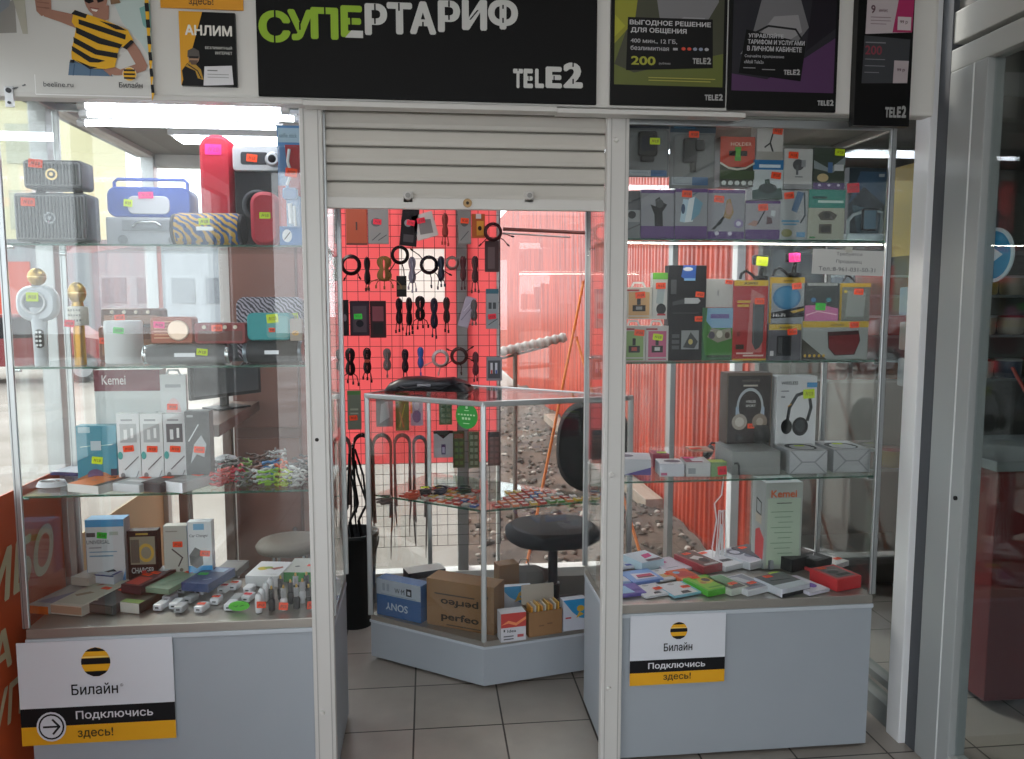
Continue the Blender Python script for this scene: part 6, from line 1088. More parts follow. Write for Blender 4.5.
hp('usb_drive_card', 'white card with a black triangle flap and a violet drive', 433.5, 453, 431, 458, '#b8b2b8', [('p', [(0, 1), (1, 1), (.5, .7)], '#1f1c20'), ('r', 0, .9, 1, 1, '#1f1c20'), ('r', .4, .12, .62, .5, '#4c3468'), ('r', .45, .18, .57, .4, '#b8a8c8')])
# long cable hoops hanging low
for i, (x0, x1, yt, yb, c, lb) in enumerate(((333, 350, 436, 540, '#5a4440', 'brown-grey long cable hoop behind the left case frame'), (353, 371, 434, 545, '#14100f', 'thick black long cable hoop above the bucket'), (372.5, 391, 434, 560, '#5c3a34', 'rust-brown long cable hoop seen behind the showcase edge'), (394, 410, 434, 536, '#6a5450', 'taupe long cable hoop in the middle of the showcase pane'), (413, 426, 436, 558, '#5c4c48', 'grey-brown long cable hoop beside the rear frame post'))):
    YQ = YH-.01; a_ = at(x0, yt, YQ); c_ = at(x1, yt, YQ); W = c_.x-a_.x; H = a_.z-at(x0, yb, YQ).z
    t = thing('hanging_cable', lb, 'cable', ((a_.x+c_.x)/2, YQ, a_.z), 0, 'long cable hoops under the grid'); m = mat(c, .6); b = B()
    for s in range(3):
        d = s*.005; pts = [(-W/2+d, -d, -H*.7), (-W/2+d*.5, -d, -H*.4)]+[(-W/2*math.cos(a*PI/10)*(1-.04*s), -d, -W*.6+W*.6*math.sin(a*PI/10)-d) for a in range(11)]+[(W/2-d*.5, -d, -H*.4), (W/2-d, -d, -H*.66)]
        b.tube(pts, .0048, m, 6)
    b.build('cord', t)
    for s in (-1, 1):
        b = B(); b.tube([(s*W/2, -.004, -H*.66), (s*W*.42, -.004, -H*.85), (s*W*.40, -.004, -H*(1.0 if s > 0 else .9))], .0058, mat(c, .6), 6, rend=.0015); b.build('tail', t)
    hook(t, -.004)

# ================================================================ things in the corner showcase
zs = .2055
def stand2(name, label, cat, pl, pr, yt, D, H, body, art, grp=None, zf=zs, side=None, top=None, tg=None):
    """upright box between two lower front corners read off the photograph on the level zf"""
    a = atz(*pl, zf); c = atz(*pr, zf); d = c-a; W = d.length; yaw = math.atan2(d.y, d.x)
    if H is None: H = 1.0
    b = B(); b.bbox(-W/2, W/2, 0, D, 0, H, body, .0015); b.art(FRONT(-W/2, 0, 0), W, H, art)
    if top: b.art(TOP(-W/2, 0, H), W, D, top)
    m = (a+c)/2; o = b.build(name, None, (m.x, m.y, zf+.0008), yaw); return tag(o, label, cat, grp)
def flip_text(s, u, v, w, h, c):  # upside-down print
    return ('F', s, u, v, w, h, c)
_old_art = B.art
def art2(s, M, w, h, items):
    _old_art(s, M, w, h, [i for i in items if i[0] != 'F'])
    for it in items:
        if it[0] == 'F':
            _, tx, u, v, ww, hh, c = it
            s.text(tx, M @ Matrix.Translation(((u+ww)*w, (v+hh)*h, .004)) @ Matrix.Rotation(PI, 4, 'Z'), ww*w, hh*h, c, .02)
    return s
B.art = art2
KRAFT = mat('#8f6b48', .7, 0, .06, 40)
stand2('carton', 'blue and white electronics carton standing upside down at the left of the showcase', 'carton', (377, 614), (421, 624), 583, .07, .165, '#2c5f98', [('r', 0, .58, 1, 1, '#b4bcc8'), ('F', 'SONY', .22, .2, .5, .2, '#b9cbdc'), ('r', .68, .66, .8, .86, '#2a2c34'), ('r', .71, .7, .77, .8, '#c9ccd4'), ('t', 'W·M', .42, .68, .22, .14, '#3a3c44', .01), ('r', .14, .7, .2, .9, '#9aa2b0'), ('r', .24, .7, .3, .9, '#9aa2b0'), ('r', .1, .6, .9, .62, '#8a94a4')])
stand2('carton', 'large brown cardboard carton printed with an upside-down brand word', 'carton', (427, 624), (494, 636), 579, .11, .205, KRAFT, [('F', 'perfeo', .22, .46, .56, .2, '#30241c'), ('t', 'perfeo', .22, .12, .56, .2, '#30241c', .03), ('r', .12, .69, .72, .72, '#4a3a2c'), ('r', .3, .05, .85, .075, '#4a3a2c'), ('t', '↑↑', .84, .72, .08, .06, '#3a2c22', .02) if False else ('r', .86, .74, .92, .8, '#4a3a2c')])
stand2('carton', 'black and white carton standing at the back of the showcase behind the brown one', 'carton', (409, 606), (446, 600), 566, .09, .15, '#2a2c34', [('r', .1, .6, .7, .8, '#8a90a0')], top=[('r', 0, 0, 1, 1, '#b9b8b4')])
stand2('snack_pack', 'white pack with a bright blue corner and yellow figure, rear of the showcase', 'pack', (500, 622), (531, 620), 578, .03, .155, '#c0c4d0', [('p', [(0, 1), (1, 1), (1, .45), (.7, .5), (.3, .7)], '#2c8cc0'), ('p', [(.5, .6), (.7, .75), (.95, .9), (.8, .95), (.6, .8)], '#c9a43c'), ('p', [(.45, .55), (.75, .62), (.6, .7)], '#c9a43c')], 'packs with a blue corner')
stand2('tea_box', 'small red and white box with wavy print at the front of the showcase', 'box', (501, 643), (526, 640), 606, .06, .12, '#c9c9d0', [('r', 0, .5, 1, 1, '#b8403c'), ('p', [(0, .6), (.3, .75), (.6, .65), (1, .85), (1, .75), (.6, .55), (.3, .65)], '#e08a5c'), ('r', .1, .36, .16, .44, '#3a3c44'), ('t', 'Idea', .25, .33, .35, .1, '#34363e', .02), ('r', .1, .08, .5, .12, '#5a5c64'), ('r', .1, .18, .5, .22, '#5a5c64'), ('r', .65, .14, .9, .24, '#b85a5c')])
o = thing('carton', 'small open brown carton holding yellow and white cards', 'carton', (0, 0, 0)); a = atz(529, 638, zs); c = atz(562, 633, zs); d = c-a; o.location = ((a.x+c.x)/2, (a.y+c.y)/2, zs+.001); o.rotation_euler[2] = math.atan2(d.y, d.x); W = d.length; H = .105
b = B(); tk = .003; b.box(-W/2, W/2, 0, tk, 0, H, KRAFT); b.box(-W/2, W/2, .09-tk, .09, 0, H, KRAFT); b.box(-W/2, -W/2+tk, tk, .09-tk, 0, H, KRAFT); b.box(W/2-tk, W/2, tk, .09-tk, 0, H, KRAFT); b.box(-W/2, W/2, 0, .09, 0, tk, KRAFT); b.art(FRONT(-W/2, 0, 0), W, H, [('r', .3, .4, .45, .44, '#6a4c34'), ('r', .55, .45, .7, .5, '#6a4c34')]); b.build('tray', o)
b = B(); b.add([(-W/2, .09, H), (W/2, .09, H), (W/2+.01, .12, H+.07), (-W/2+.01, .12, H+.075)], [(0, 1, 2, 3)], mat('#b3a79a', .7)); b.add([(-W/2, .0925, H), (W/2, .0925, H), (W/2+.01, .1225, H+.07), (-W/2+.01, .1225, H+.075)], [(0, 1, 2, 3)], mat('#b3a79a', .7)); b.build('flap', o)
for i in range(9):
    t_ = B().bbox(-W*.40+i*W*.1, -W*.40+i*W*.1+.006, .01, .07, .01, H+.018+.004*(i % 3), mat(['#d8963c', '#c9c4b8', '#d8a84c'][i % 3]), .001).build('card', o)
stand2('snack_pack', 'white pack with a bright blue corner and yellow figures beside the open carton', 'pack', (563, 632), (586, 629), 592, .04, .135, '#c4c8d4', [('p', [(0, 1), (.4, .6), (.7, .4), (1, .35), (1, 1)], '#2c8cc0'), ('e', .75, .7, .16, .1, '#c9a43c'), ('p', [(.55, .4), (.9, .5), (.7, .6)], '#c9a43c'), ('r', .1, .4, .35, .45, '#b8484c')], 'packs with a blue corner')
p = atz(497, 600, zs); tag(B().bbox(-.05, .05, 0, .07, 0, .16, KRAFT, .002).build('carton', None, (p.x+.06, p.y+.02, zs+.001), .3), 'small plain brown carton half hidden behind the front corner post', 'carton')
# small coloured packets on the showcase shelf
zp = .7485; i = 0
names = ['red', 'blue', 'yellow', 'white and grey', 'green', 'orange']
pc = ['#b8352a', '#3c5a9c', '#c9a838', '#b9b4b0', '#5a8a40', '#d8703c']
def bary(u, v):  # over the shelf polygon
    P = inset(P4, .09); a, bb, c, d = [Vector((*q, 0)) for q in P]
    return (a*(1-u)+bb*u)*(1-v)+(d*(1-u)+c*u)*v
def packet_mesh(c):
    b = B(); b.bbox(-.014, .014, -.02, .02, 0, .009, mat(c), .002); b.art(TOP(-.014, -.02, .009), .028, .04, [('r', .1, .1, .9, .45, '#d8d4cc'), ('e', .5, .7, .3, .15, '#3a2c30'), ('r', .2, .2, .8, .26, '#b03c34')]); return b
protos = {}
P_ = 0
A0, A1, A3 = Vector((P4[0][0], P4[0][1])), Vector((P4[1][0], P4[1][1])), Vector((P4[3][0], P4[3][1]))
dl = (A3-A0); dr = (A1-A0); dln = dl.normalized(); drn = dr.normalized()
rows = []
for side, ev, L_ in ((0, dln, dl.length), (1, drn, dr.length)):
    inn = Vector((-ev.y, ev.x)) if side == 1 else Vector((ev.y, -ev.x))
    for r in range(5):
        n_ = int((L_-.16)/.040)
        for q in range(n_):
            off = .07+q*.040; w2 = .045+r*.052
            if off < w2*.75: continue
            pnt = A0+ev*off+inn*w2
            if side == 0 and off > L_-.16-.0*r and r > 1: continue
            if side == 1 and off > L_-.14-.05*r: continue
            rows.append((pnt, math.atan2(ev.y, ev.x), side, r, q))
PLACE = ['on the side facing the left case', 'on the side facing the right case']
ORD = ['first', 'second', 'third', 'fourth', 'fifth', 'sixth', 'seventh', 'eighth', 'ninth', 'tenth', 'eleventh', 'twelfth', 'thirteenth', 'fourteenth', 'fifteenth', 'sixteenth', 'seventeenth']
ROWN = ['front row', 'second row', 'third row', 'fourth row', 'last row']
for pnt, ang, side, r, q in rows:
    k = random.choice((0, 0, 0, 5, 5, 3, 3, 1, 2, 4)); key = (k)
    if key not in protos:
        protos[key] = packet_mesh(pc[k]).build('small_packet'); o = protos[key]
    else: o = protos[key].copy(); COL.objects.link(o)
    o.location = (pnt.x, pnt.y, zp+.0008); o.rotation_euler = (0, 0, ang+random.uniform(-.15, .15)+(PI if side == 0 else 0))
    tag(o, f'small {names[k]} packet, {ROWN[r]} of the {["left", "right"][side]} wing, {ORD[q]} from the corner post', 'packet', 'small coloured packets on the showcase shelf')
for lb, cx, cy, c, kk in (('orange and black crumpled earphone heap at the back left of the showcase shelf', 413, 497, '#b8482c', 0), ('lime tagged black cable pack at the back of the showcase shelf', 425, 493, '#24262a', 1), ('navy folded strap at the back of the showcase shelf', 441, 492, '#23283c', 2), ('dark green folded strap at the back right of the showcase shelf', 465, 492, '#2c4434', 3), ('taupe cable coil at the left end of the showcase shelf', 385, 502, '#5a4a44', 4)):
    p = atz(cx, cy+3, zp); t = thing('small_cable', lb, 'cable', (p.x, p.y, zp+.001), random.random()); b = B(); r = .03
    b.tube([(r*(1+.2*math.sin(a*1.3))*math.cos(a*PI/7), r*.7*math.sin(a*PI/7), .006+.0009*a) for a in range(34)], .004, mat(c, .5), 6); b.build('cord', t)
    b = B(); b.bbox(-.02, .02, -.012, .01, .002, .022, mat(c, .4), .005); b.build('plug', t)
    if kk == 1: price_tag(t, TOP(-.02, -.015, .036), 'y', .034, .026)
# black bag on top of the showcase, round green sticker on its pane
c = atz(432, 386, HT); t = thing('shoulder_bag', 'black glossy bag lying flat on top of the glass showcase', 'bag', (-.0, 1.0, HT+.001), -.25)
BK = mat('#16161a', .35); b = B()
prof = [(-.19, 0), (-.17, .03), (-.12, .052), (-.04, .058), (.04, .05), (.11, .055), (.17, .035), (.2, 0)]
vs = []; fs = []
for j, (yy, s) in enumerate(((-.085, .35), (-.07, .8), (-.02, 1.0), (.04, 1.0), (.085, .75), (.1, .3))):
    vs += [(x*(.85+.15*s), yy, z*s) for x, z in prof]
nn = len(prof); fs = [(j*nn+i, j*nn+i+1, (j+1)*nn+i+1, (j+1)*nn+i) for j in range(5) for i in range(nn-1)]
b.add(vs, fs, BK, True); b.add(vs, [list(range(nn))[::-1], list(range(5*nn, 6*nn))], BK); b.build('body', t)
b = B(); b.tube([(-.15, -.06, .03), (-.08, -.095, .012), (.0, -.1, .02), (.08, -.095, .012), (.15, -.06, .035), (.19, 0, .02)], .006, mat('#202024', .3), 8); b.build('strap', t)
b = B(); b.bbox(-.03, .03, -.083, -.078, .02, .032, mat('#9a9aa0', .3, .6), .001); b.build('buckle', t)
# sticker
a = A0+dln*.075; ang = math.atan2(-dln.y, -dln.x)
zc = at(464.5, 416, a.y).z
b = B(); R_ = .052; b.M = Matrix.Identity(4)
b.cyl((0, -.0035, 0), (0, -.0025, 0), R_, mat('#2f9a3a', .5), n=32)
b.art(FRONT(-R_, -.0035, -R_), 2*R_, 2*R_, [('e', .5, .84, .06, .06, '#b8e0b0'), ('r', .4, .7, .6, .73, '#b8e0b0')]+[('r', .1+.14*i, .52, .19+.14*i, .58, '#b8e0b0') for i in range(6)]+[('r', .3+.14*i, .36, .4+.14*i, .45, '#b8e0b0') for i in range(3)]+[('r', .36, .2, .64, .23, '#b8e0b0')])
tag(b.build('round_sticker', None, (a.x, a.y, zc), ang), 'round green sticker with small white marks on the showcase pane', 'sticker')

# ================================================================ seats, bucket and the counter inside the kiosk
# office chair
p = at(553, 538, 1.22); cx, cy = p.x, 1.22
t = thing('office_chair', 'black swivel office chair behind the corner showcase', 'office chair', (cx, cy, 0), .0)
BF = mat('#1e1f21', .75, 0, .1, 60)
def cushion(b, w, d, h, z0, m, n=28, p_=2.6):
    rings = []
    for zz, s in ((0, .86), (h*.3, 1), (h*.7, 1), (h, .86)):
        rings.append([(w/2*s*math.copysign(abs(math.cos(a))**(2/p_), math.cos(a)), d/2*s*math.copysign(abs(math.sin(a))**(2/p_), math.sin(a)), z0+zz) for a in [2*PI*i/n for i in range(n)]])
    vs = [v for r in rings for v in r]; fs = [(j*n+i, j*n+(i+1) % n, (j+1)*n+(i+1) % n, (j+1)*n+i) for j in range(3) for i in range(n)]
    b.add(vs, fs, m, True); b.add(vs, [list(range(n))[::-1], list(range(3*n, 4*n))], m)
b = B(); cushion(b, .47, .42, .075, .42, BF); b.build('seat', t)
b = B(); b.M = Matrix.Translation((.215, .10, .86)) @ Matrix.Rotation(-.75, 4, 'Z') @ Matrix.Rotation(PI/2-.1, 4, 'X'); cushion(b, .42, .46, .06, -.03, BF); b.build('backrest', t)
b = B(); b.tube([(.04, .0, .41), (.16, .09, .40), (.235, .15, .5), (.235, .14, .72)], .014, mat('#222326', .4), 8); b.build('back_support', t)
b = B(); b.cyl((0, 0, .14), (0, 0, .43), .024, mat('#26272a', .4)); b.cyl((0, 0, .1), (0, 0, .2), .034, mat('#1c1d20', .5)); b.build('gas_column', t)
for i in range(5):
    a = i*2*PI/5+.3; b = B(); b.tube([(0, 0, .11), (.13*math.cos(a), .13*math.sin(a), .105), (.23*math.cos(a), .23*math.sin(a), .07)], .02, mat('#26272a', .5), 8, rend=.014); l = b.build('leg', t)
    b = B(); b.cyl((.23*math.cos(a)-.015*math.sin(a), .23*math.sin(a)+.015*math.cos(a), .028), (.23*math.cos(a)+.015*math.sin(a), .23*math.sin(a)-.015*math.cos(a), .028), .027, mat('#141416')); b.cyl((.23*math.cos(a), .23*math.sin(a), .03), (.23*math.cos(a), .23*math.sin(a), .07), .007, CHROME, n=8); b.build('caster', l)
# jacket-like cloth bag on the chair base: grey plastic bag on floor
c = at(548, 577, 1.36); t = thing('plastic_bag', 'crumpled grey bag lying on the floor under the office chair', 'bag', (c.x-.10, 1.46, .001))
b = B(); rn = random.Random(3); n = 16
rings = [[(rr*math.cos(2*PI*i/n)*rn.uniform(.85, 1.1)*1.5, rr*.4*math.sin(2*PI*i/n)*rn.uniform(.85, 1.1), z) for i in range(n)] for rr, z in ((.08, .0), (.105, .05), (.10, .12), (.075, .18), (.03, .21))]
vs = [v for r in rings for v in r]; b.add(vs, [(j*n+i, j*n+(i+1) % n, (j+1)*n+(i+1) % n, (j+1)*n+i) for j in range(4) for i in range(n)]+[list(range(4*n, 5*n))], mat('#85807c', .5), False)
b.build('bag', t); b = B(); b.tube([(-.05, 0, .2), (-.03, 0, .24), (.0, 0, .24), (.02, 0, .2)], .004, mat('#a5a09c')); b.build('handle', t)
# round stool seen through the left case
p = at(291, 540, .95); t = thing('round_stool', 'round olive-grey padded stool with chrome legs behind the speaker case', 'stool', (p.x, .95, 0)); zt = at(291, 541, .95).z
b = B(); b.lathe([(.10, zt-.045), (.145, zt-.03), (.152, zt-.012), (.14, zt+.004), (.09, zt+.012)], mat('#6e675c', .6), 32); b.build('seat', t)
for i in range(4):
    a = PI/4+i*PI/2; B().tube([(.09*math.cos(a), .09*math.sin(a), zt-.04), (.11*math.cos(a), .11*math.sin(a), .25), (.15*math.cos(a), .15*math.sin(a), .004)], .009, CHROME, 8).build('leg', t)
b = B(); b.tube([(.112*math.cos(a*PI/12), .112*math.sin(a*PI/12), .24) for a in range(25)], .006, CHROME, 6); b.build('foot_ring', t)
# bucket with a tangle of black cables
p = at(355, 560, 1.33); bx = p.x
t = thing('bucket', 'black plastic bucket on the floor beside the showcase', 'bucket', (bx, 1.30, 0))
b = B(); hb = at(352, 531, 1.30).z; b.lathe([(.085, .0), (.115, hb-.02), (.122, hb-.02), (.122, hb), (.112, hb), (.08, .012)], mat('#17191a', .5), 28); b.build('body', t)
b = B(); b.tube([(.12*math.cos(a*PI/12), -.0-.12*abs(math.sin(a*PI/12))*.6, hb-.03-.13*math.sin(a*PI/12)) for a in range(13)], .004, mat('#2a2a2c', .4)); b.build('handle', t)
t = thing('cable_tangle', 'long bunch of black cables hanging down into the bucket', 'cable', (bx, 1.30, 0)); zt = at(352, 445, 1.30).z
for i in range(7):
    x = .05*math.sin(i*2.1); y = .04*math.cos(i*1.7); b = B(); b.tube([(x*.3, y*.3, zt-.02*i), (x*.8+.02*math.sin(i), y, zt-.15), (x+.02, y, zt-.3), (x-.02, y, hb+.05), (x, y, hb-.1)], .0055, mat('#0e0e10', .5), 6); b.build('strand', t)
B().tube([(0, 0, zt-.01), (0, .1, zt+.01), (0, .14, zt+.015)], .003, CHROME, 6).build('hook', t)
# wooden counter, monitor and cabinet seen through the left case
WD = mat('#5c4236', .5, 0, .15, 6)
t = thing('wooden_counter', 'dark brown wooden counter running back along the inside of the speaker case', 'counter', (-.86, .84, 0)); zc_ = 1.13
b = B(); b.bbox(-.1, .08, -.36, .36, zc_-.045, zc_, WD, .003); b.build('counter_top', t)
for y in (-.33, .33): B().bbox(-.08, -.04, y-.02, y+.02, 0, zc_-.045, WD, .003).build('leg', t)
t = thing('monitor', 'dark flat monitor with a grey screen standing on the wooden counter', 'monitor', (-.86, .95, zc_+.001), .9)
b = B(); b.bbox(-.18, .18, 0, .02, .05, .32, mat('#1c1d20', .4), .004); b.build('bezel', t); b = B(); b.box(-.165, .165, -.001, 0, .065, .305, mat('#4a5054', .3)); b.build('screen', t); b = B(); b.bbox(-.08, .08, -.05, .07, 0, .008, mat('#1c1d20')); b.bbox(-.02, .02, .018, .03, .005, .12, mat('#1c1d20')); b.build('stand', t)
t = thing('wooden_cabinet', 'tall reddish-brown cabinet against the rear wall behind the speaker case', 'cabinet', (at(268, 300, 1.32).x, 1.35, 0)); wc = .155
b = B(); b.bbox(-wc, wc, -.12, .15, 0, 2.0, mat('#6a453a', .5, 0, .12, 8), .004); b.build('body', t)
for z0, z1_ in ((.08, .95), (1.0, 1.96)):
    b = B(); b.bbox(-wc+.01, wc-.01, -.135, -.12, z0, z1_, mat('#74493c', .45, 0, .12, 8), .004); d_ = b.build('door', t); B().cyl((wc-.04, -.135, (z0+z1_)/2), (wc-.04, -.155, (z0+z1_)/2), .01, CHROME).build('handle', d_)
# ================================================================ shop behind the right glass wall
def sx(px, py, X): return atx(px, py, X)
t = thing('wall_sign', 'round blue sign with a white arrow on the right door glass', 'sign', (XR+.045, -.213, 1.735))
b = B(); b.cyl((0, 0, 0), (.006, 0, 0), .085, mat('#cfe2e8', .5), n=36); b.cyl((-.002, 0, 0), (0, 0, 0), .074, mat('#1f8fc0', .4), n=36)
b.add([(-.0035, .02, .035), (-.0035, -.045, .0), (-.0035, .02, -.035), (-.0035, .005, 0)], [(0, 1, 2, 3)], mat('#e8f2f6')); b.build('disc', t)
# shelving with jars along the shop's rear wall
t = thing('shop_shelf', 'grey shop shelving seen through the right glass door', 'shelving', (3.05, YB-.22, 0))
sh = mat('#7c8281', .5)
for z in (.3, .75, 1.2, 1.42, 1.62, 1.85): B().bbox(-1.1, 1.3, -.2, .2, z-.012, z, sh, .002).build('shelf', t)
for x in (-1.1, -.3, .5, 1.3): B().bbox(x-.012, x+.012, .17, .2, 0, 2.1, sh, .002).build('upright', t)
jc = ['#8f3a30', '#a8a090', '#5a7058', '#7c4a34', '#b8b0a4', '#8a2c28', '#9a8444', '#44566a']
jn = ['red', 'cream', 'green', 'brown', 'white', 'crimson', 'mustard', 'blue']
i = 0
for li, z in enumerate((.75, 1.2, 1.42, 1.62)):
    for q in range(15):
        k = (q*3+li*5) % 8; x = -1.02+q*.155; key = ('jar', k)
        if key not in protos:
            r = thing('food_tub', 'x', 'tub'); b = B(); b.lathe([(.05, 0), (.058, .01), (.062, .085)], mat(jc[k], .4), 18); b.build('tub', r); b = B(); b.lathe([(.064, .086), (.064, .096), (.03, .098)], mat('#b4b8b8' if k % 2 else '#8f3430', .3), 18); b.build('lid', r); protos[key] = r; first = True
        else:
            r0 = protos[key]; r = r0.copy(); COL.objects.link(r)
            for ch in list(r0.children): c2 = ch.copy(); COL.objects.link(c2); c2.parent = r
        r.location = (3.05+x, YB-.34, z+.0005); tag(r, f'{jn[k]} lidded tub, {ORD[q]} from the left on the {["lowest", "second", "third", "topmost"][li]} filled shop shelf', 'tub', 'lidded tubs on the neighbouring shop shelves')
# counter with red front, and yellow poster
t = thing('shop_counter', 'long shop counter with a dark red front behind the right glass door', 'counter', (2.9, .45, 0)); b = B(); b.bbox(-.75, 1.5, -.25, .25, .03, .95, mat('#6c1c1e', .4), .004); b.build('front', t)
b = B(); b.bbox(-.78, 1.53, -.28, .28, .951, .99, mat('#8a9090', .4), .004); b.build('top', t)
for i in range(3):
    b = B(); b.tube([(-.4+i*.09, -.1, .992), (-.38+i*.09, .05, 1.16), (-.36+i*.09, .2, 1.3)], .008, mat('#a04038'), 6); b.build('rail', t)
t = thing('display_screen', 'small white display on a stand on the neighbouring shop counter', 'display', (2.55, .45, .991)); b = B(); b.cyl((0, 0, 0), (0, 0, .2), .012, mat('#8a8e90')); b.build('stand', t); b = B(); b.bbox(-.06, .06, -.01, .01, .2, .29, mat('#a9b0b4'), .004); b.build('panel', t)
p = atx(918, 290, XR+.04); zz0 = atx(912, 255, XR+.04).z; zz1 = atx(922, 160, XR+.04).z
b = B(); b.box(0, .004, -.11, .11, 0, zz1-zz0, mat('#c9a024', .5)); tag(b.build('poster', None, (XR+.045, .27, zz0)), 'plain yellow poster on the glass wall right of the phone holder case', 'poster')
for i, (py, c, lb, w_) in enumerate(((300, '#7a9ab0', 'pale blue bagged goods hanging behind the right glass wall', .11), (335, '#9a9488', 'beige bagged goods hanging below the pale blue ones', .1), (372, '#8a8f94', 'grey bagged goods hanging lowest behind the right glass wall', .1))):
    p = atx(905, py, XR+.12); t = thing('bagged_goods', lb, 'bag', (XR+.14, .30, p.z), 0, 'bagged goods behind the right glass wall'); b = B(); b.bbox(-.012, .012, -w_, w_, -.06, .05, mat(c, .4), .01); b.build('bag', t); b = B(); b.bbox(-.013, -.0122, -w_*.5, w_*.5, -.02, .0, mat('#d8dcde'), .0002); b.build('label', t)
    b = B(); b.tube([(0, 0, .05), (0, 0, .09)], .002, CHROME, 5); b.build('hook', t)
t = thing('hanging_rail', 'chrome rail carrying the bagged goods behind the right glass wall', 'rail', (XR+.14, .30, 0)); b = B(); b.cyl((0, -.02, .3), (0, -.02, 2.29), .008, CHROME); b.build('pole', t)

# ================================================================ outside: fence, rubble, buildings
def corr(name, label, x, y0, y1, z0, z1, pitch=.09, amp=.014):
    m = bpy.data.materials.new('orange_red_sheet'); m.use_nodes = True; n = m.node_tree; bs = n.nodes['Principled BSDF']
    tc = n.nodes.new('ShaderNodeTexCoord'); mp = n.nodes.new('ShaderNodeMapping'); mp.inputs['Scale'].default_value = (1, 5, .35); ns = n.nodes.new('ShaderNodeTexNoise'); ns.inputs['Scale'].default_value = 2.2; ns.inputs['Detail'].default_value = 7
    cr = n.nodes.new('ShaderNodeValToRGB'); cr.color_ramp.elements[0].color = lin('#8c2412'); cr.color_ramp.elements[1].color = lin('#c8492a'); cr.color_ramp.elements[0].position = .35; cr.color_ramp.elements[1].position = .62
    n.links.new(tc.outputs['Object'], mp.inputs[0]); n.links.new(mp.outputs[0], ns.inputs[0]); n.links.new(ns.outputs['Fac'], cr.inputs[0]); n.links.new(cr.outputs[0], bs.inputs['Base Color']); bs.inputs['Roughness'].default_value = .28; bs.inputs['Specular IOR Level'].default_value = .6
    t = thing(name, label, 'fence'); b = B(); vs = []; y = y0; i = 0
    while y < y1:
        for dy, dx in ((0, 0), (pitch*.35, 0), (pitch*.5, amp), (pitch*.85, amp)): vs += [(x+dx, y+dy, z0), (x+dx, y+dy, z1), (x+dx+.003, y+dy, z0), (x+dx+.003, y+dy, z1)]
        y += pitch
    N = len(vs)//4; fs = []
    for i in range(N-1):
        a, c = 4*i, 4*i+4; fs += [(a, c, c+1, a+1), (a+2, a+3, c+3, c+2), (a+1, c+1, c+3, a+3)]
    b.add(vs, fs, m); b.build('corrugated_sheet', t)
    for yy in (y0+1.5, y0+5, y0+9): B().bbox(x+.02, x+.08, yy, yy+.06, z0, z1, mat('#7a2a1a')).build('fence_post', t)
    b = B(); b.bbox(x+.02, x+.06, y0, y1, z0+.4, z0+.46, mat('#7a2a1a')); b.bbox(x+.02, x+.06, y0, y1, z1-.4, z1-.34, mat('#7a2a1a')); b.build('fence_rail', t)
corr('metal_fence', 'tall orange-red corrugated metal fence running away behind the kiosk', 1.80, 1.66, 30.0, -.1, 3.6)
# ground behind the kiosk: earth bank with rubble
b = B(); rn = random.Random(11); nx, ny = 46, 60; x0_, x1_, y0_, y1_ = .25, 1.78, 1.75, 12.0
def gh(x, y):
    s = max(0, min(1, (x-.1)/1.2)); return -.13+s*.12+(.05*math.sin(x*5+y*2.1)+.04*math.sin(y*3.7-x*2))*s*.6
vs = [(x0_+(x1_-x0_)*i/nx, y0_+(y1_-y0_)*(j/ny)**1.6, gh(x0_+(x1_-x0_)*i/nx, y0_+(y1_-y0_)*(j/ny)**1.6)+rn.uniform(-.012, .012)) for j in range(ny+1) for i in range(nx+1)]
b.add(vs, [(j*(nx+1)+i, j*(nx+1)+i+1, (j+1)*(nx+1)+i+1, (j+1)*(nx+1)+i) for j in range(ny) for i in range(nx)], ground_mat('earth', '#33271f', '#5f4d40', 3.0), True)
def stone(b, x, y, z, r, m):
    vs = []; n = 6
    for k, (rr, h) in enumerate(((.6, -.4), (1, 0), (.75, .45), (.25, .65))):
        vs += [(x+r*rr*math.cos(2*PI*i/n+k)*rn.uniform(.75, 1.2), y+r*rr*math.sin(2*PI*i/n+k)*rn.uniform(.75, 1.2), z+h*r*rn.uniform(.8, 1.1)) for i in range(n)]
    b.add(vs, [(k*n+i, k*n+(i+1) % n, (k+1)*n+(i+1) % n, (k+1)*n+i) for k in range(3) for i in range(n)]+[list(range(3*n, 4*n))], m)
sm_ = [mat(c, .9) for c in ('#4f453c', '#6f655b', '#3c352f', '#a39a90', '#5c5147')]
for i in range(1300):
    y = 1.8+8*rn.random()**1.7; x = .27+1.45*rn.random()**.8; r = rn.uniform(.008, .03)*(1 if rn.random() > .06 else 1.8)
    stone(b, x, y, gh(x, y)+r*.2, r, sm_[rn.randrange(5)])
tag(b.build('rubble'), 'brown earth strewn with stones and rubble behind the kiosk windows', 'rubble', kind='stuff')
# grey hose lying on posts, timber beam, orange rods
t = thing('ribbed_hose', 'thick white ribbed hose sloping along the red fence outside', 'hose'); YO = 2.6
a = at(500, 352, YO); c = at(566, 337, YO); b = B(); pts = []; n = 44
for i in range(n): pts.append(a.lerp(c, i/(n-1)))
d = (c-a).normalized()
b.tube([(0, 0, 0), d*(c-a).length], .026, mat('#9a918b', .6), 12)
for i in range(9):
    q = d*((c-a).length*(i+.5)/9); b.cyl(q-d*.017, q, .028, mat('#aaa19b', .6), .035, n=14); b.cyl(q, q+d*.017, .035, mat('#aaa19b', .6), .028, n=14)
o = b.build('tube_body', t); o.location = a
b = B(); b.tube([a+Vector((.0, .0, -.045)), c+Vector((-.12, 0, -.06))], .008, mat('#6a5a50')); b.build('bracket', t)
B().cyl(a+Vector((.1, 0, 0)), (a.x+.1, a.y, 0), .015, mat('#6a5a50'), n=8).build('support', t)
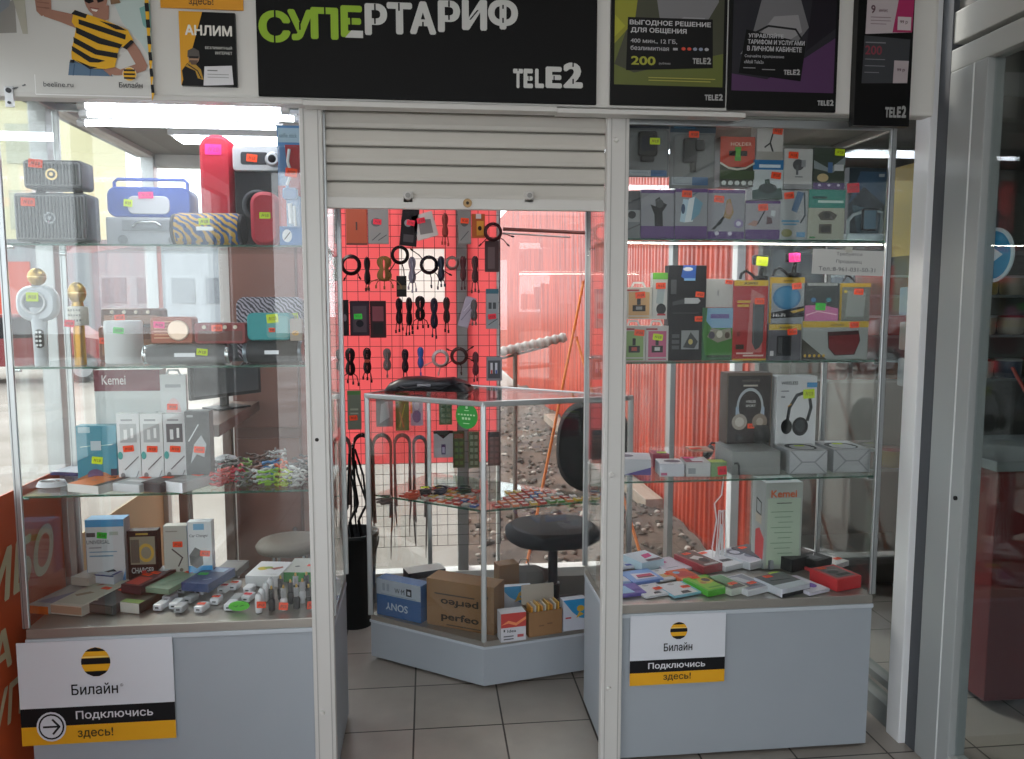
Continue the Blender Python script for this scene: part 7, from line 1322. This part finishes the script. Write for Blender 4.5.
t = thing('timber_beam', 'weathered timber beam lying on the earth along the foot of the fence', 'beam'); b = B(); q0 = Vector((1.70, 3.2, .04)); q1 = Vector((1.55, 7.5, .08)); d = q1-q0
b.M = Matrix.Translation(q0) @ d.to_track_quat('Y', 'Z').to_matrix().to_4x4(); b.bbox(-.07, .07, 0, d.length, -.04, .05, mat('#8c7a6a', .8, 0, .2, 8), .006); b.build('beam', t)
for lb, p0_, p1_ in (('long orange rod leaning against the red fence', (563, 384), (583, 284)), ('short orange rod leaning the other way by the red fence', (590, 384), (577, 340))):
    a = at(*p0_, 2.3); c = at(*p1_, 2.45); t = thing('orange_rod', lb, 'rod'); d = (a-c); e_ = c+d*((c.z-0.0)/(c.z-a.z)); B().tube([e_, c], .009, mat('#d87830', .5), 8).build('rod', t); B().cyl(c, c+(c-a).normalized()*.02, .012, mat('#c05a20')).build('cap', t)
t = thing('hanging_pole', 'thin dark pole across the top of the doorway view ending at the grid', 'pole'); a = at(503, 229, 1.40); c = at(590, 233, 1.40); b = B(); b.cyl(a, c, .009, mat('#7a4038', .5), n=10); b.build('pole', t); b = B(); b.cyl(a+Vector((0, 0, -.02)), c+Vector((-.1, 0, -.022)), .004, mat('#b0a09c', .4), n=8); b.build('side_rod', t)
B().tube([c, c+Vector((.0, .12, .0))], .006, mat('#7a4038', .5)).build('bracket', t)
# far buildings to the left
t = thing('apartment_building', 'tall pale yellow building far beyond the left glass wall', 'building', (-20, 37, -.14)); b = B(); b.box(-6, 3.2, 0, 8, 0, 11, mat('#cfc8a0', .8)); b.build('wall', t); b = B(); b.box(-6.2, 3.4, -.2, 8.2, 11, 11.5, mat('#8a8674')); b.build('roof', t)
for i in range(3):
    for j in range(3): B().box(-4+i*2.4, -2.9+i*2.4, -.05, 0, 2+j*3, 3.8+j*3, mat('#a9aa90', .3)).build('window', t)
t = thing('warehouse', 'low grey panel warehouse far away across the yard', 'building', (-10.6, 30, -.14)); b = B(); b.box(-6.0, 3.2, 0, 6, 0, 3.9, mat('#8a9096', .8)); b.build('wall', t); b = B(); b.box(-6.1, 3.3, -.1, 6.1, 3.9, 4.05, mat('#6a6e72')); b.build('roof', t)
for i in range(4): B().box(-2+i*1.3, -1.1+i*1.3, -.04, 0, 1.6, 2.6, mat('#5a6068', .3)).build('window', t)
b = B(); b.box(-6.0, -4.6, -.06, 0, 0, 3.2, mat('#c04a34', .6)); b.build('red_gate', t)
# parked red car
t = thing('car', 'small dark red car parked in the yard beyond the left glass wall', 'car', (-8.6, 15.5, -.14), .12); CR = mat('#7a2a30', .3); 
prof = [(-2.0, .35), (-2.05, .75), (-1.4, .92), (-.8, 1.42), (.6, 1.45), (1.25, .98), (2.0, .85), (2.1, .4)]
b = B(); b.prism(prof, -.8, .8, CR); b.build('body', t)
b = B(); b.prism([(-1.25, .95), (-.75, 1.36), (-.1, 1.38), (-.1, .95)], -.81, -.8, mat('#22262a', .1)); b.prism([(0, .95), (0, 1.38), (.55, 1.39), (1.1, .98)], -.81, -.8, mat('#22262a', .1)); b.build('window', t)
for x in (-1.25, 1.3):
    for y in (-.8, .62): b = B(); b.cyl((x, y, .32), (x, y+.18, .32), .32, mat('#17181a'), n=20); b.cyl((x, y-.01, .32), (x, y, .32), .2, mat('#9a9ea2', .3, .7), n=16); b.build('wheel', t)
